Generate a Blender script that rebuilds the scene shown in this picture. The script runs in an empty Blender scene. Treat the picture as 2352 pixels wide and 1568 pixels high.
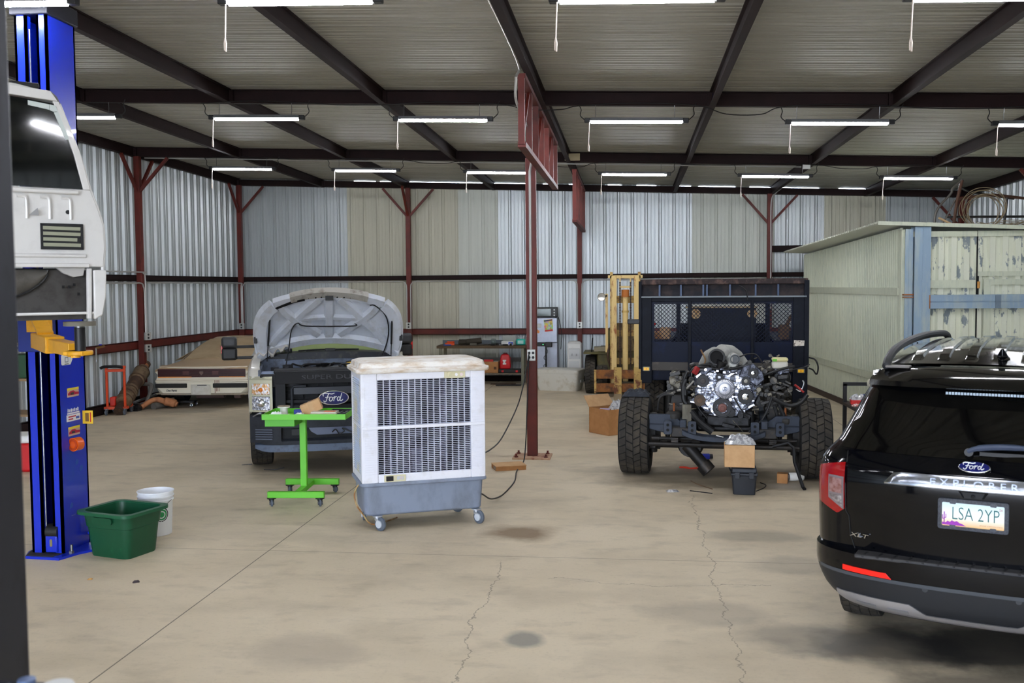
import bpy, bmesh, math, random
from mathutils import Vector as V, Matrix as MX
C = bpy.context.scene.collection
SC = bpy.context.scene
R = math.radians
# ------------------------------------------------------------------ camera, world, exposure
cam_data = bpy.data.cameras.new('camera'); cam = bpy.data.objects.new('camera', cam_data); C.objects.link(cam)
cam_data.sensor_width = 36; cam_data.lens = 35.0; cam_data.clip_start = 0.05
_y, _p, _r = R(6.76), R(3.2), R(-0.45)
_f = V((-math.sin(_y), math.cos(_y), 0)); _rt = V((math.cos(_y), math.sin(_y), 0)); _u = V((0, 0, 1))
_f2 = _f*math.cos(_p) - _u*math.sin(_p); _u2 = _u*math.cos(_p) + _f*math.sin(_p)
_r3 = _rt*math.cos(_r) + _u2*math.sin(_r); _u3 = _u2*math.cos(_r) - _rt*math.sin(_r)
_m = MX((_r3, _u3, -_f2)).transposed().to_4x4(); _m.translation = (0, 0, 2.15)
cam.matrix_world = _m
cam_data.dof.use_dof = True; cam_data.dof.focus_distance = 10.0; cam_data.dof.aperture_fstop = 4.0
SC.camera = cam
SC.view_settings.view_transform = 'Standard'; SC.view_settings.look = 'None'
SC.view_settings.gamma = 1.0; SC.view_settings.use_curve_mapping = False
SC.view_settings.exposure = 1.14
w = bpy.data.worlds.new('sky'); SC.world = w; w.use_nodes = True
nt = w.node_tree; bg = nt.nodes['Background']
tc = nt.nodes.new('ShaderNodeTexCoord'); sx = nt.nodes.new('ShaderNodeSeparateXYZ'); rmp = nt.nodes.new('ShaderNodeValToRGB')
nt.links.new(tc.outputs['Generated'], sx.inputs[0]); nt.links.new(sx.outputs['Z'], rmp.inputs[0]); nt.links.new(rmp.outputs[0], bg.inputs['Color'])
rmp.color_ramp.elements[0].position = 0.0; rmp.color_ramp.elements[0].color = (0.78, 0.87, 1.0, 1)
rmp.color_ramp.elements[1].position = 0.6; rmp.color_ramp.elements[1].color = (0.55, 0.68, 1.0, 1)
bg.inputs['Strength'].default_value = 9.0
TUBE_POWER = 74.0
# ------------------------------------------------------------------ materials
def lin(c):
    o = []
    for v in c[:3]:
        v /= 255.0; o.append(v/12.92 if v <= .04045 else ((v+.055)/1.055)**2.4)
    return (o[0], o[1], o[2], 1)
MATS = {}
def mat(key, col=(128,128,128), rough=.5, metal=0., var=None, bump=None, coat=0., trans=0., alpha=1., emit=None, ior=1.45, stretch=None, spec=.5):
    """var = (scale, second colour, low, high[, detail]) noise mix; bump = (scale, strength); stretch scales the noise space"""
    if key in MATS: return MATS[key]
    m = bpy.data.materials.new(key); m.use_nodes = True; n = m.node_tree; b = n.nodes['Principled BSDF']
    b.inputs['Base Color'].default_value = lin(col); b.inputs['Roughness'].default_value = rough; b.inputs['Metallic'].default_value = metal
    b.inputs['Coat Weight'].default_value = coat; b.inputs['Coat Roughness'].default_value = .04; b.inputs['Transmission Weight'].default_value = trans
    b.inputs['Alpha'].default_value = alpha; b.inputs['IOR'].default_value = ior; b.inputs['Specular IOR Level'].default_value = spec
    if emit: b.inputs['Emission Color'].default_value = lin(emit[0]); b.inputs['Emission Strength'].default_value = emit[1]
    if var or bump:
        t = n.nodes.new('ShaderNodeTexCoord'); mp = n.nodes.new('ShaderNodeMapping'); n.links.new(t.outputs['Object'], mp.inputs[0])
        if stretch: mp.inputs['Scale'].default_value = stretch
    if var:
        ns = n.nodes.new('ShaderNodeTexNoise'); ns.inputs['Scale'].default_value = var[0]; ns.inputs['Detail'].default_value = var[4] if len(var) > 4 else 6; ns.inputs['Roughness'].default_value = .65
        cr = n.nodes.new('ShaderNodeValToRGB'); cr.color_ramp.elements[0].position = var[2]; cr.color_ramp.elements[1].position = var[3]
        cr.color_ramp.elements[0].color = lin(col); cr.color_ramp.elements[1].color = lin(var[1])
        n.links.new(mp.outputs[0], ns.inputs['Vector']); n.links.new(ns.outputs[0], cr.inputs[0]); n.links.new(cr.outputs[0], b.inputs['Base Color'])
    if bump:
        nb = n.nodes.new('ShaderNodeTexNoise'); nb.inputs['Scale'].default_value = bump[0]; nb.inputs['Detail'].default_value = 4
        bp = n.nodes.new('ShaderNodeBump'); bp.inputs['Strength'].default_value = bump[1]; bp.inputs['Distance'].default_value = .01
        n.links.new(mp.outputs[0], nb.inputs['Vector']); n.links.new(nb.outputs[0], bp.inputs['Height']); n.links.new(bp.outputs[0], b.inputs['Normal'])
    MATS[key] = m; return m
# ------------------------------------------------------------------ mesh building
class MB:
    def __init__(s): s.v = []; s.f = []; s.mi = []; s.cur = 0
    def add(s, vs, fs):
        o = len(s.v); s.v += [tuple(p) for p in vs]
        for q in fs: s.f.append([i+o for i in q]); s.mi.append(s.cur)
        return s
    def box(s, x0, x1, y0, y1, z0, z1, M=None):
        vs = [V((x, y, z)) for z in (z0, z1) for y in (y0, y1) for x in (x0, x1)]
        if M: vs = [M @ p for p in vs]
        return s.add(vs, [(0,2,3,1),(4,5,7,6),(0,1,5,4),(2,6,7,3),(0,4,6,2),(1,3,7,5)])
    def bar(s, p0, p1, wx, wz, up=(0,0,1)):
        """box beam from p0 to p1 with width wx (sideways) and height wz"""
        p0 = V(p0); p1 = V(p1); d = (p1-p0).normalized(); u = V(up); a = d.cross(u)
        if a.length < 1e-4: a = d.cross(V((0,1,0)))
        a.normalize(); u = a.cross(d).normalized(); vs = []
        for p in (p0, p1):
            for q, r in ((-1,-1),(1,-1),(1,1),(-1,1)): vs.append(p + a*(q*wx/2) + u*(r*wz/2))
        return s.add(vs, [(0,1,2,3),(7,6,5,4),(0,4,5,1),(1,5,6,2),(2,6,7,3),(3,7,4,0)])
    def tube(s, pts, r, n=8, closed=False, caps=True):
        pts = [V(p) for p in pts]; k = len(pts); rs = r if isinstance(r, (list, tuple)) else [r]*k
        t0 = (pts[1]-pts[0]).normalized(); a = t0.cross(V((0,0,1)))
        if a.length < 1e-3: a = t0.cross(V((0,1,0)))
        a.normalize(); vs = []
        for i, p in enumerate(pts):
            if closed: t = pts[(i+1) % k] - pts[i-1]
            else: t = pts[min(i+1, k-1)] - pts[max(i-1, 0)]
            if t.length < 1e-9: t = t0.copy()
            t.normalize(); a = (a - t*a.dot(t))
            if a.length < 1e-6: a = t.orthogonal()
            a.normalize(); b = t.cross(a)
            for j in range(n):
                g = 2*math.pi*j/n; vs.append(p + (a*math.cos(g) + b*math.sin(g))*rs[i])
        fs = []
        for i in range(k if closed else k-1):
            i2 = (i+1) % k
            for j in range(n): j2 = (j+1) % n; fs.append((i*n+j, i*n+j2, i2*n+j2, i2*n+j))
        if caps and not closed: fs.append(tuple(range(n))[::-1]); fs.append(tuple((k-1)*n+j for j in range(n)))
        return s.add(vs, fs)
    def cyl(s, p0, p1, r, r1=None, n=20): return s.tube([p0, p1], [r, r if r1 is None else r1], n)
    def lathe(s, prof, org=(0,0,0), axis=(0,0,1), n=32, ang=2*math.pi, caps=False):
        ax = V(axis).normalized(); a = ax.orthogonal().normalized(); b = ax.cross(a); o = V(org); vs = []; k = len(prof)
        for r, h in prof:
            for j in range(n):
                g = ang*j/n; vs.append(o + ax*h + (a*math.cos(g) + b*math.sin(g))*r)
        fs = [(i*n+j, i*n+(j+1) % n, (i+1)*n+(j+1) % n, (i+1)*n+j) for i in range(k-1) for j in range(n)]
        if caps: fs += [tuple(range(n))[::-1], tuple((k-1)*n+j for j in range(n))]
        return s.add(vs, fs)
    def prism(s, poly, h0, h1, M=None):
        """polygon in the local XY plane, extruded along local Z between h0 and h1"""
        n = len(poly); vs = [V((p[0], p[1], h)) for h in (h0, h1) for p in poly]
        if M: vs = [M @ p for p in vs]
        return s.add(vs, [tuple(range(n))[::-1], tuple(range(n, 2*n))] + [(i, (i+1) % n, n+(i+1) % n, n+i) for i in range(n)])
    def grid(s, fn, nu, nv):
        """open surface fn(u,v), u,v in 0..1"""
        vs = [fn(i/nu, j/nv) for j in range(nv+1) for i in range(nu+1)]; k = nu+1
        return s.add(vs, [(j*k+i, j*k+i+1, (j+1)*k+i+1, (j+1)*k+i) for j in range(nv) for i in range(nu)])
    def slab(s, fn, nu, nv, th):
        """thick sheet: fn(u,v,off) gives the surface pushed outwards by off"""
        a = len(s.v); s.grid(lambda u, v: fn(u, v, th), nu, nv); b = len(s.v); s.grid(lambda u, v: fn(u, v, 0), nu, nv); k = nu+1
        rim = [i for i in range(k)] + [j*k+nu for j in range(1, nv+1)] + [nv*k+i for i in range(nu-1, -1, -1)] + [j*k for j in range(nv-1, 0, -1)]
        for i in range(len(rim)):
            p, q = rim[i], rim[(i+1) % len(rim)]; s.f.append([a+p, b+p, b+q, a+q]); s.mi.append(s.cur)
        return s
    def loft(s, rings, caps=True):
        n = len(rings[0]); vs = [p for r in rings for p in r]
        fs = [(i*n+j, i*n+(j+1) % n, (i+1)*n+(j+1) % n, (i+1)*n+j) for i in range(len(rings)-1) for j in range(n)]
        if caps: fs += [tuple(range(n))[::-1], tuple((len(rings)-1)*n+j for j in range(n))]
        return s.add(vs, fs)
    def sphere(s, c, rx, ry=None, rz=None, n=12, m=8):
        ry = rx if ry is None else ry; rz = rx if rz is None else rz; c = V(c); vs = [c+V((0,0,-rz))]
        for i in range(1, m):
            ph = math.pi*i/m - math.pi/2
            for j in range(n): vs.append(c + V((rx*math.cos(ph)*math.cos(2*math.pi*j/n), ry*math.cos(ph)*math.sin(2*math.pi*j/n), rz*math.sin(ph))))
        vs.append(c+V((0,0,rz))); fs = [(0, 1+(j+1) % n, 1+j) for j in range(n)]
        for i in range(m-2):
            for j in range(n): fs.append((1+i*n+j, 1+i*n+(j+1) % n, 1+(i+1)*n+(j+1) % n, 1+(i+1)*n+j))
        L = len(vs)-1; b = 1+(m-2)*n; fs += [(b+j, b+(j+1) % n, L) for j in range(n)]
        return s.add(vs, fs)
    def build(s, name, m, parent=None, smooth=35, bev=0, seg=2, sub=0, solid=0, fix=True):
        me = bpy.data.meshes.new(name); me.from_pydata(s.v, [], s.f)
        ms = m if isinstance(m, (list, tuple)) else [m]
        for q in ms: me.materials.append(q)
        if len(ms) > 1: me.polygons.foreach_set('material_index', s.mi)
        if fix:
            bm = bmesh.new(); bm.from_mesh(me); bmesh.ops.recalc_face_normals(bm, faces=bm.faces); bm.to_mesh(me); bm.free()
        if smooth:
            me.polygons.foreach_set('use_smooth', [True]*len(me.polygons)); me.set_sharp_from_angle(angle=R(smooth))
        o = bpy.data.objects.new(name, me); C.objects.link(o)
        if parent: o.parent = parent
        if solid: d = o.modifiers.new('thick', 'SOLIDIFY'); d.thickness = solid; d.offset = 0
        if bev: d = o.modifiers.new('bevel', 'BEVEL'); d.width = bev; d.segments = seg; d.limit_method = 'ANGLE'; d.angle_limit = R(40); d.harden_normals = False
        if sub: d = o.modifiers.new('sub', 'SUBSURF'); d.levels = sub; d.render_levels = sub
        return o
def tag(o, label, cat, group=None):
    o['label'] = label; o['category'] = cat
    if group: o['group'] = group
    return o
def thing(name, label, cat, loc=(0,0,0), rz=0., group=None):
    o = bpy.data.objects.new(name, None); C.objects.link(o); o.location = loc; o.rotation_euler = (0,0,R(rz)); o.empty_display_size = .1
    return tag(o, label, cat, group)
def adopt(o, par):
    """make a mesh built in world space a part of a thing"""
    o.parent = par; o.matrix_parent_inverse = (MX.Translation(par.location) @ par.rotation_euler.to_matrix().to_4x4() @ MX.Diagonal((*par.scale, 1))).inverted(); return o
def struct(o): o['kind'] = 'structure'; return o
def dup(root, loc=None, rz=None, label=None, group=None):
    r = root.copy(); C.objects.link(r)
    if loc is not None: r.location = loc
    if rz is not None: r.rotation_euler = (0,0,R(rz))
    if label: r['label'] = label
    if group: r['group'] = group
    for ch in list(root.children):
        c = ch.copy(); C.objects.link(c); c.parent = r
        for g in list(ch.children):
            d = g.copy(); C.objects.link(d); d.parent = c
    return r
def spline(pts, k=8, closed=False):
    """Catmull-Rom through pts"""
    P = [V(p) for p in pts]; n = len(P); o = []
    for i in range(n if closed else n-1):
        a = P[i-1] if (closed or i > 0) else P[0]*2-P[1]; b = P[i]; c = P[(i+1) % n]
        d = P[(i+2) % n] if (closed or i+2 < n) else P[-1]*2-P[-2]
        for j in range(k):
            t = j/k; o.append(((b*2) + (c-a)*t + (a*2-b*5+c*4-d)*t*t + (b*3-a-c*3+d)*t**3)*.5)
    if not closed: o.append(P[-1])
    return o
def interp(tab, x):
    if x <= tab[0][0]: return tab[0][1]
    for (a, b), (c, d) in zip(tab, tab[1:]):
        if x <= c:
            t = (x-a)/(c-a); return b + (d-b)*t
    return tab[-1][1]
def smooth_interp(tab, x):
    if x <= tab[0][0]: return tab[0][1]
    n = len(tab)
    for i in range(n-1):
        a, b = tab[i]; c, d = tab[i+1]
        if x <= c:
            m0 = (d-tab[i-1][1])/(c-tab[i-1][0]) if i > 0 else (d-b)/(c-a)
            m1 = (tab[i+2][1]-b)/(tab[i+2][0]-a) if i+2 < n else (d-b)/(c-a)
            h = c-a; t = (x-a)/h
            return (2*t**3-3*t*t+1)*b + (t**3-2*t*t+t)*h*m0 + (-2*t**3+3*t*t)*d + (t**3-t*t)*h*m1
    return tab[-1][1]
def rrect(w, h, r, k=5, cx=0, cy=0):
    o = []
    for sx_, sy_, a0 in ((1,-1,-90),(1,1,0),(-1,1,90),(-1,-1,180)):
        for i in range(k+1):
            a = R(a0+90*i/k); o.append((cx+sx_*(w/2-r)+r*math.cos(a), cy+sy_*(h/2-r)+r*math.sin(a)))
    return o
def rotz(a): return MX.Rotation(R(a), 4, 'Z')
def frame(o, x, y):
    """matrix whose local x,y,z axes are x, y and their cross product, at o"""
    x = V(x).normalized(); z = x.cross(V(y)).normalized(); y = z.cross(x); m = MX((x, y, z)).transposed().to_4x4(); m.translation = V(o); return m
FACE = frame((0,0,0), (1,0,0), (0,0,1))         # local XY drawn in the world XZ plane, local Z towards -Y (towards the viewer)
def facing(x, y, z): return MX.Translation((x, y, z)) @ FACE
def text(name, s, size, M, m, parent=None, ext=.002, align='CENTER', shear=0., sx=1., bold=0.):
    cu = bpy.data.curves.new('lettering', 'FONT'); cu.body = s; cu.size = size; cu.extrude = ext; cu.align_x = align; cu.align_y = 'CENTER'; cu.shear = shear; cu.offset = bold
    cu.resolution_u = 3
    t = bpy.data.objects.new('lettering', cu); C.objects.link(t)
    me = bpy.data.meshes.new_from_object(t.evaluated_get(bpy.context.evaluated_depsgraph_get())); bpy.data.objects.remove(t); bpy.data.curves.remove(cu)
    me.name = name; me.transform(M @ MX.Diagonal((sx, 1, 1, 1))); me.materials.clear(); me.materials.append(m)
    o = bpy.data.objects.new(name, me); C.objects.link(o)
    if parent: o.parent = parent
    return o
rnd = random.Random(7)
# ------------------------------------------------------------------ shared materials
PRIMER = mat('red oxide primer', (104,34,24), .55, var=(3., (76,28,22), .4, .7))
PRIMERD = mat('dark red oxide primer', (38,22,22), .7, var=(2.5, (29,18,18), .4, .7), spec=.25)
GALV = mat('galvanised sheet', (188,194,195), .40, .4, var=(5., (184,190,191), .35, .7), stretch=(3,3,.15))
GALVL = mat('pale galvanised sheet', (200,208,211), .40, .3, var=(4., (192,198,200), .35, .7), stretch=(3,3,.15))
BEIGE = mat('beige painted sheet', (194,192,174), .5, .05, var=(3., (182,180,162), .35, .7), stretch=(3,3,.15))
GREYB = mat('grey green painted sheet', (204,208,199), .5, .05, var=(3., (192,196,187), .35, .7), stretch=(3,3,.15))
ROOFM = mat('roof sheet', (162,160,149), .6, .1, var=(1.5, (148,146,134), .35, .7), stretch=(.3,2,2))
BLACKP = mat('black plastic', (22,22,24), .45)
RUBBER = mat('tyre rubber', (46,43,39), .8, var=(5., (80,72,60), .45, .75), bump=(60., .15))
CHROME = mat('chrome', (225,228,232), .12, 1.)
STEEL = mat('bare steel', (150,152,155), .35, .9, var=(12., (120,118,115), .4, .7))
DSTEEL = mat('dark oily steel', (52,52,54), .45, .6, var=(14., (30,29,28), .4, .65))
WHITEP = mat('white plastic', (232,232,228), .45)
CARD = mat('cardboard', (178,128,80), .85, var=(8., (164,114,68), .4, .7))
CARDP = mat('pale cardboard', (205,165,120), .85, var=(8., (190,150,104), .4, .7))
CONDUIT = mat('grey conduit', (190,190,186), .4, .5)
# ------------------------------------------------------------------ floor
fm = bpy.data.materials.new('stained concrete'); fm.use_nodes = True
def floor_nodes():
    n = fm.node_tree; L = n.links.new; b = n.nodes['Principled BSDF']
    geo = n.nodes.new('ShaderNodeNewGeometry'); sep = n.nodes.new('ShaderNodeSeparateXYZ'); L(geo.outputs['Position'], sep.inputs[0])
    def math_(op, a, c=None, cl=False):
        q = n.nodes.new('ShaderNodeMath'); q.operation = op; q.use_clamp = cl
        for i, x in enumerate((a, c)):
            if x is None: continue
            if isinstance(x, (int, float)): q.inputs[i].default_value = x
            else: L(x, q.inputs[i])
        return q.outputs[0]
    def noise(scale, sc=(1,1,1), detail=6, rough=.6):
        mp = n.nodes.new('ShaderNodeMapping'); mp.inputs['Scale'].default_value = sc; L(geo.outputs['Position'], mp.inputs[0])
        q = n.nodes.new('ShaderNodeTexNoise'); q.inputs['Scale'].default_value = scale; q.inputs['Detail'].default_value = detail; q.inputs['Roughness'].default_value = rough
        L(mp.outputs[0], q.inputs['Vector']); return q.outputs[0]
    def ramp(v, p0, p1):
        q = n.nodes.new('ShaderNodeMapRange'); q.inputs[1].default_value = p0; q.inputs[2].default_value = p1; q.clamp = True; L(v, q.inputs[0]); return q.outputs[0]
    def mix(f, a, c):
        q = n.nodes.new('ShaderNodeMix'); q.data_type = 'RGBA'
        if isinstance(f, float): q.inputs[0].default_value = f
        else: L(f, q.inputs[0])
        for i, x in ((6, a), (7, c)):
            if isinstance(x, tuple): q.inputs[i].default_value = x
            else: L(x, q.inputs[i])
        return q.outputs[2]
    col = mix(ramp(noise(.5), .35, .7), lin((214,199,172)), lin((200,184,156)))
    col = mix(math_('MULTIPLY', ramp(noise(1.1, (.85,1.25,1)), .48, .72), .55), col, lin((168,155,132)))
    col = mix(math_('MULTIPLY', ramp(noise(3.5, (.8,1.5,1), 8), .52, .75), .45), col, lin((150,138,118)))
    col = mix(math_('MULTIPLY', ramp(noise(40., (1,1,1), 3), .55, .8), .25), col, lin((140,128,108)))
    wob = math_('MULTIPLY', math_('SUBTRACT', noise(2.2, (1,1,1), 5), .5), 1.0)
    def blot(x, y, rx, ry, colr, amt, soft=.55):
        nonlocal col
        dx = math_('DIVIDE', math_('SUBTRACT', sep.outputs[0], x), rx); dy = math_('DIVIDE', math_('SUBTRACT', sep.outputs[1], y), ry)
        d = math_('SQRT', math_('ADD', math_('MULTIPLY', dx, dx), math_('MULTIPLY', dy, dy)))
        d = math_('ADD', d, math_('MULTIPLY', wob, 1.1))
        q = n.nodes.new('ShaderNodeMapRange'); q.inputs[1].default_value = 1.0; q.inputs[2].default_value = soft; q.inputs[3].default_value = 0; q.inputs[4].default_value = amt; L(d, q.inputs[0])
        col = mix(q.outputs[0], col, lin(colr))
    blot(-.93, 8.53, .40, .36, (112,86,52), .85, .35)
    blot(-.65, 5.93, .16, .18, (112,112,106), .75)
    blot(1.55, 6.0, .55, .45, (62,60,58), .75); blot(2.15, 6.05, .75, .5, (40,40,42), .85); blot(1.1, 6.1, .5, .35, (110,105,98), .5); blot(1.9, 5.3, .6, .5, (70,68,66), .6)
    blot(1.1, 8.6, .5, .28, (128,122,108), .5); blot(.5, 6.5, .5, .3, (140,132,118), .45); blot(1.25, 7.7, .4, .3, (128,122,108), .4)
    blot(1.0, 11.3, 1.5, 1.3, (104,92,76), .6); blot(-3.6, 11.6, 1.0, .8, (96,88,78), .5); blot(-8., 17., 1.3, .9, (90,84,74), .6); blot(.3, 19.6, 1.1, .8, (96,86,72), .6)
    blot(-1.9, 5.6, .4, .35, (160,148,130), .5); blot(1.65, 10.75, .35, .22, (222,216,204), .5, .2)
    def line(v, w, colr, amt):
        nonlocal col
        q = n.nodes.new('ShaderNodeMapRange'); q.inputs[1].default_value = w; q.inputs[2].default_value = w*.4; q.inputs[3].default_value = 0; q.inputs[4].default_value = amt
        L(math_('ABSOLUTE', v), q.inputs[0]); col = mix(q.outputs[0], col, lin(colr))
    for jx in (-2.94, 3.2, -9.5): line(math_('SUBTRACT', sep.outputs[0], jx), .007, (84,74,62), .85)
    for jy in (7.76, 13.0, 17.8): line(math_('SUBTRACT', sep.outputs[1], jy), .006, (104,94,80), .7)
    def crack(axis, pos, amp, a0, a1, sc):
        nz = math_('MULTIPLY', math_('SUBTRACT', noise(sc, (1,1,1), 6, .7), .5), amp); o = 1-axis
        inside = math_('MULTIPLY', math_('GREATER_THAN', sep.outputs[o], a0), math_('LESS_THAN', sep.outputs[o], a1))
        d = math_('ABSOLUTE', math_('ADD', math_('SUBTRACT', sep.outputs[axis], pos), nz))
        q = n.nodes.new('ShaderNodeMapRange'); q.inputs[1].default_value = .006; q.inputs[2].default_value = .002; q.inputs[3].default_value = 0; q.inputs[4].default_value = .6; L(d, q.inputs[0])
        nonlocal col
        col = mix(math_('MULTIPLY', q.outputs[0], inside), col, lin((92,82,70)))
    crack(0, .62, .35, 4.5, 10.2, 1.6); crack(1, 7.15, .5, -.6, 1.0, 1.1); crack(0, -.98, .4, 4.8, 7.6, 1.3)
    L(col, b.inputs['Base Color']); L(ramp(noise(1.5), .3, .7), b.inputs['Roughness'])
    rr = n.nodes.new('ShaderNodeMapRange'); rr.inputs[3].default_value = .55; rr.inputs[4].default_value = .75; L(noise(1.5), rr.inputs[0]); L(rr.outputs[0], b.inputs['Roughness'])
    bp = n.nodes.new('ShaderNodeBump'); bp.inputs['Strength'].default_value = .08; bp.inputs['Distance'].default_value = .01; L(noise(30., (1,1,1), 5), bp.inputs['Height']); L(bp.outputs[0], b.inputs['Normal'])
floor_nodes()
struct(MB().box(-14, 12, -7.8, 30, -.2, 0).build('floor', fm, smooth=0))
struct(MB().box(-40, 40, -60, -7.8, -.25, -.02).build('floor_outside', mat('gravel yard', (150,138,120), .9, var=(6.,(120,110,96),.4,.7)), smooth=0))
# ------------------------------------------------------------------ corrugated walls and roof
def zb(x, y): return 4.19 - .0347*x + .0105*(22.3-y)       # underside of the roof steel: the roof falls to the right
XL, XR, YB, YF = -9.1, 7.1, 22.42, -7.6
PROF = [(0,0),(.02,0),(.045,.034),(.075,.034),(.10,0),(.148,0),(.156,.007),(.172,.007),(.18,0),(.226,0),(.234,.007),(.250,.007),(.258,0)]
PITCH = .305
def ribs(a, b):
    o = []; k = math.floor(a/PITCH)
    while k*PITCH < b:
        for u, d in PROF:
            if a <= k*PITCH+u <= b: o.append((k*PITCH+u, d))
        k += 1
    return [(a, 0)] + o + [(b, 0)]
def panel(name, a, b, place, ztop, mats, zbot=0.0):
    """mats: list of (upto, material index, rib height factor)"""
    m = MB(); pts = ribs(a, b)
    def band(u):
        for lim, mi, k in mats:
            if u < lim: return mi, k
        return mats[-1][1:]
    for (u0, d0), (u1, d1) in zip(pts, pts[1:]):
        if u1-u0 < 1e-6: continue
        mi, k = band((u0+u1)/2); m.cur = mi
        m.add([place(u0, d0*k, zbot), place(u1, d1*k, zbot), place(u1, d1*k, ztop(u1)), place(u0, d0*k, ztop(u0))], [(0,1,2,3)])
    return m
GAPS = [(-6.3,-5.75),(-5.65,-5.4),(-5.0,-3.3),(-3.1,-2.2),(-1.95,-1.6),(-1.35,-1.15),(-.5,-.2),(.15,.6),(1.0,1.35),(1.5,2.3),(2.6,3.1),(3.3,4.1),(4.5,5.2)]
def top_back(x):
    z = zb(x, YB) + .20
    return z - .055 if any(a < x < b for a, b in GAPS) else z
wb = panel('wall_back', XL, XR, lambda u, d, z: (u, YB-d, z), top_back,
           [(-6.45,0,1.3),(-3.85,1,.6),(-2.95,2,.5),(1.35,3,1.25),(3.15,2,.9),(4.2,0,1.3),(5.5,1,.9),(9,0,1.2)]).build('wall_back', [GALV, BEIGE, GREYB, GALVL], smooth=0, fix=False)
struct(wb)
struct(panel('wall_left', YF, YB, lambda u, d, z: (XL+d, u, z), lambda u: zb(XL, u)+.19, [(99,0,1.3)], .02).build('wall_left', GALV, smooth=0, fix=False))
struct(panel('wall_right', YF, YB, lambda u, d, z: (XR-d, u, z), lambda u: zb(XR, u)+.19, [(99,0,1.2)], .02).build('wall_right', GALV, smooth=0, fix=False))
def front(name, a, b, z0=0.):
    return struct(panel(name, a, b, lambda u, d, z: (u, YF+d, z), lambda u: zb(u, YF)+.19, [(99,0,1.2)], z0).build(name, GALV, smooth=0, fix=False))
front('wall_front', XL, -8.2); front('wall_front_right', .4, XR); front('wall_front_lintel', -8.2, .4, 3.9)
def roof():
    m = MB(); pts = ribs(YF-1.0, YB+.05); x0, x1 = XL-.25, XR+.25
    for (u0, d0), (u1, d1) in zip(pts, pts[1:]):
        if u1-u0 > 1e-6:
            m.add([(x0, u0, zb(x0, u0)+.175+d0*1.1), (x1, u0, zb(x1, u0)+.175+d0*1.1), (x1, u1, zb(x1, u1)+.175+d1*1.1), (x0, u1, zb(x0, u1)+.175+d1*1.1)], [(0,1,2,3)])
    return m
struct(roof().build('ceiling', ROOFM, smooth=0, fix=False))
# steel that carries the roof: I-beams along and across
def ibeam(m, p0, p1, w=.10, h=.17, t=.012):
    p0 = V(p0); p1 = V(p1); u = V((0,0,1))
    m.bar(p0+u*(t/2), p1+u*(t/2), w, t); m.bar(p0+u*(h-t/2), p1+u*(h-t/2), w, t); m.bar(p0+u*(h/2), p1+u*(h/2), t*1.2, h-2*t)
RX = [-8.98,-6.98,-5.0,-3.03,-1.05,.98,3.05,5.05,6.98]
BY = [-7.4, -2.8, 2.2, 7.2, 12.2, 17.4, 22.22]
TN = [0]
def trim(m, mm, **k):
    TN[0] += 1; return struct(m.build('trim_%d' % TN[0], mm, **k))
for x in RX:
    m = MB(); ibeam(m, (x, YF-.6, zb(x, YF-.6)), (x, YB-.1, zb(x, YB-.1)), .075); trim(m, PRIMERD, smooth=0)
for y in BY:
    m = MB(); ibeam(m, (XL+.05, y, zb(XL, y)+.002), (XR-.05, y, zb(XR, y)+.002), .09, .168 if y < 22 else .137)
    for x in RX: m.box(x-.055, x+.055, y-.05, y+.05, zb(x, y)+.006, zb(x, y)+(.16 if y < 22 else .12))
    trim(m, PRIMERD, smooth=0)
# girts along the walls
def chan_x(m, y, z0, z1, x0, x1, up):
    m.box(x0, x1, y, y+.012, z0, z1); m.box(x0, x1, y, y+.09, z1-.012, z1); m.box(x0, x1, y, y+.09, z0, z0+.012)
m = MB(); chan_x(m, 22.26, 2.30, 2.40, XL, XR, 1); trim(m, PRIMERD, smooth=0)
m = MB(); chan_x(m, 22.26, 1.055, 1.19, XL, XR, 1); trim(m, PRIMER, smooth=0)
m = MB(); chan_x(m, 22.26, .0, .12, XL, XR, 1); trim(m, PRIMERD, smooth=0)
m = MB(); chan_x(m, 22.26, 2.84, 2.98, 3.05, XR, 1); trim(m, PRIMERD, smooth=0)
def chan_y(m, x, z0, z1, y0, y1):
    m.box(x-.012, x, y0, y1, z0, z1); m.box(x-.09, x, y0, y1, z1-.012, z1); m.box(x-.09, x, y0, y1, z0, z0+.012)
for z0, z1, mm in ((2.29,2.40,PRIMERD),(1.04,1.19,PRIMER),(0,.165,PRIMERD)):
    m = MB(); chan_y(m, XL+.14, z0, z1, YF, 22.2); trim(m, mm, smooth=0)
# wall columns with knee braces
WC = 'red primed wall columns'
def column(x, y, braces, label, w=.105):
    t = thing('steel_column', label, 'column', (x, y, 0))
    h = zb(x, y)
    MB().box(-w/2, w/2, -w/2, w/2, 0, h).build('post', PRIMER, t, bev=.006)
    for dx, dy in braces:
        L = .52; z0 = h-.62; d = V((dx, dy, 0)).normalized()
        MB().bar(d*.04+V((0,0,z0)), d*(L+.06)+V((0,0,h-.02-.0347*dx*.5)), .05, .05).build('knee_brace', PRIMER, t, smooth=0)
    return t
column(-8.9, 22.1, [(1,0),(0,-1)], 'red steel column in the back left corner of the shed')
column(-4.95, 22.1, [(1,0),(-1,0),(0,-1)], 'red steel column at the back wall behind the truck with the open hood')
column(-1.1, 22.1, [], 'red steel column at the back wall beside the water dispenser')
column(3.0, 22.1, [(1,0),(-1,0)], 'red steel column at the back wall above the utility body')
column(6.95, 22.1, [(-1,0),(0,-1)], 'red steel column in the back right corner behind the container')
column(-8.9, 17.35, [(0,1),(0,-1),(1,0)], 'red steel column on the left wall behind the orange trolley')
column(-8.9, 12.2, [(0,1),(0,-1),(1,0)], 'red steel column on the left wall hidden behind the blue lift')
column(6.95, 17.35, [(-1,0),(0,1),(0,-1)], 'red steel column on the right wall behind the container roof')
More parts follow.
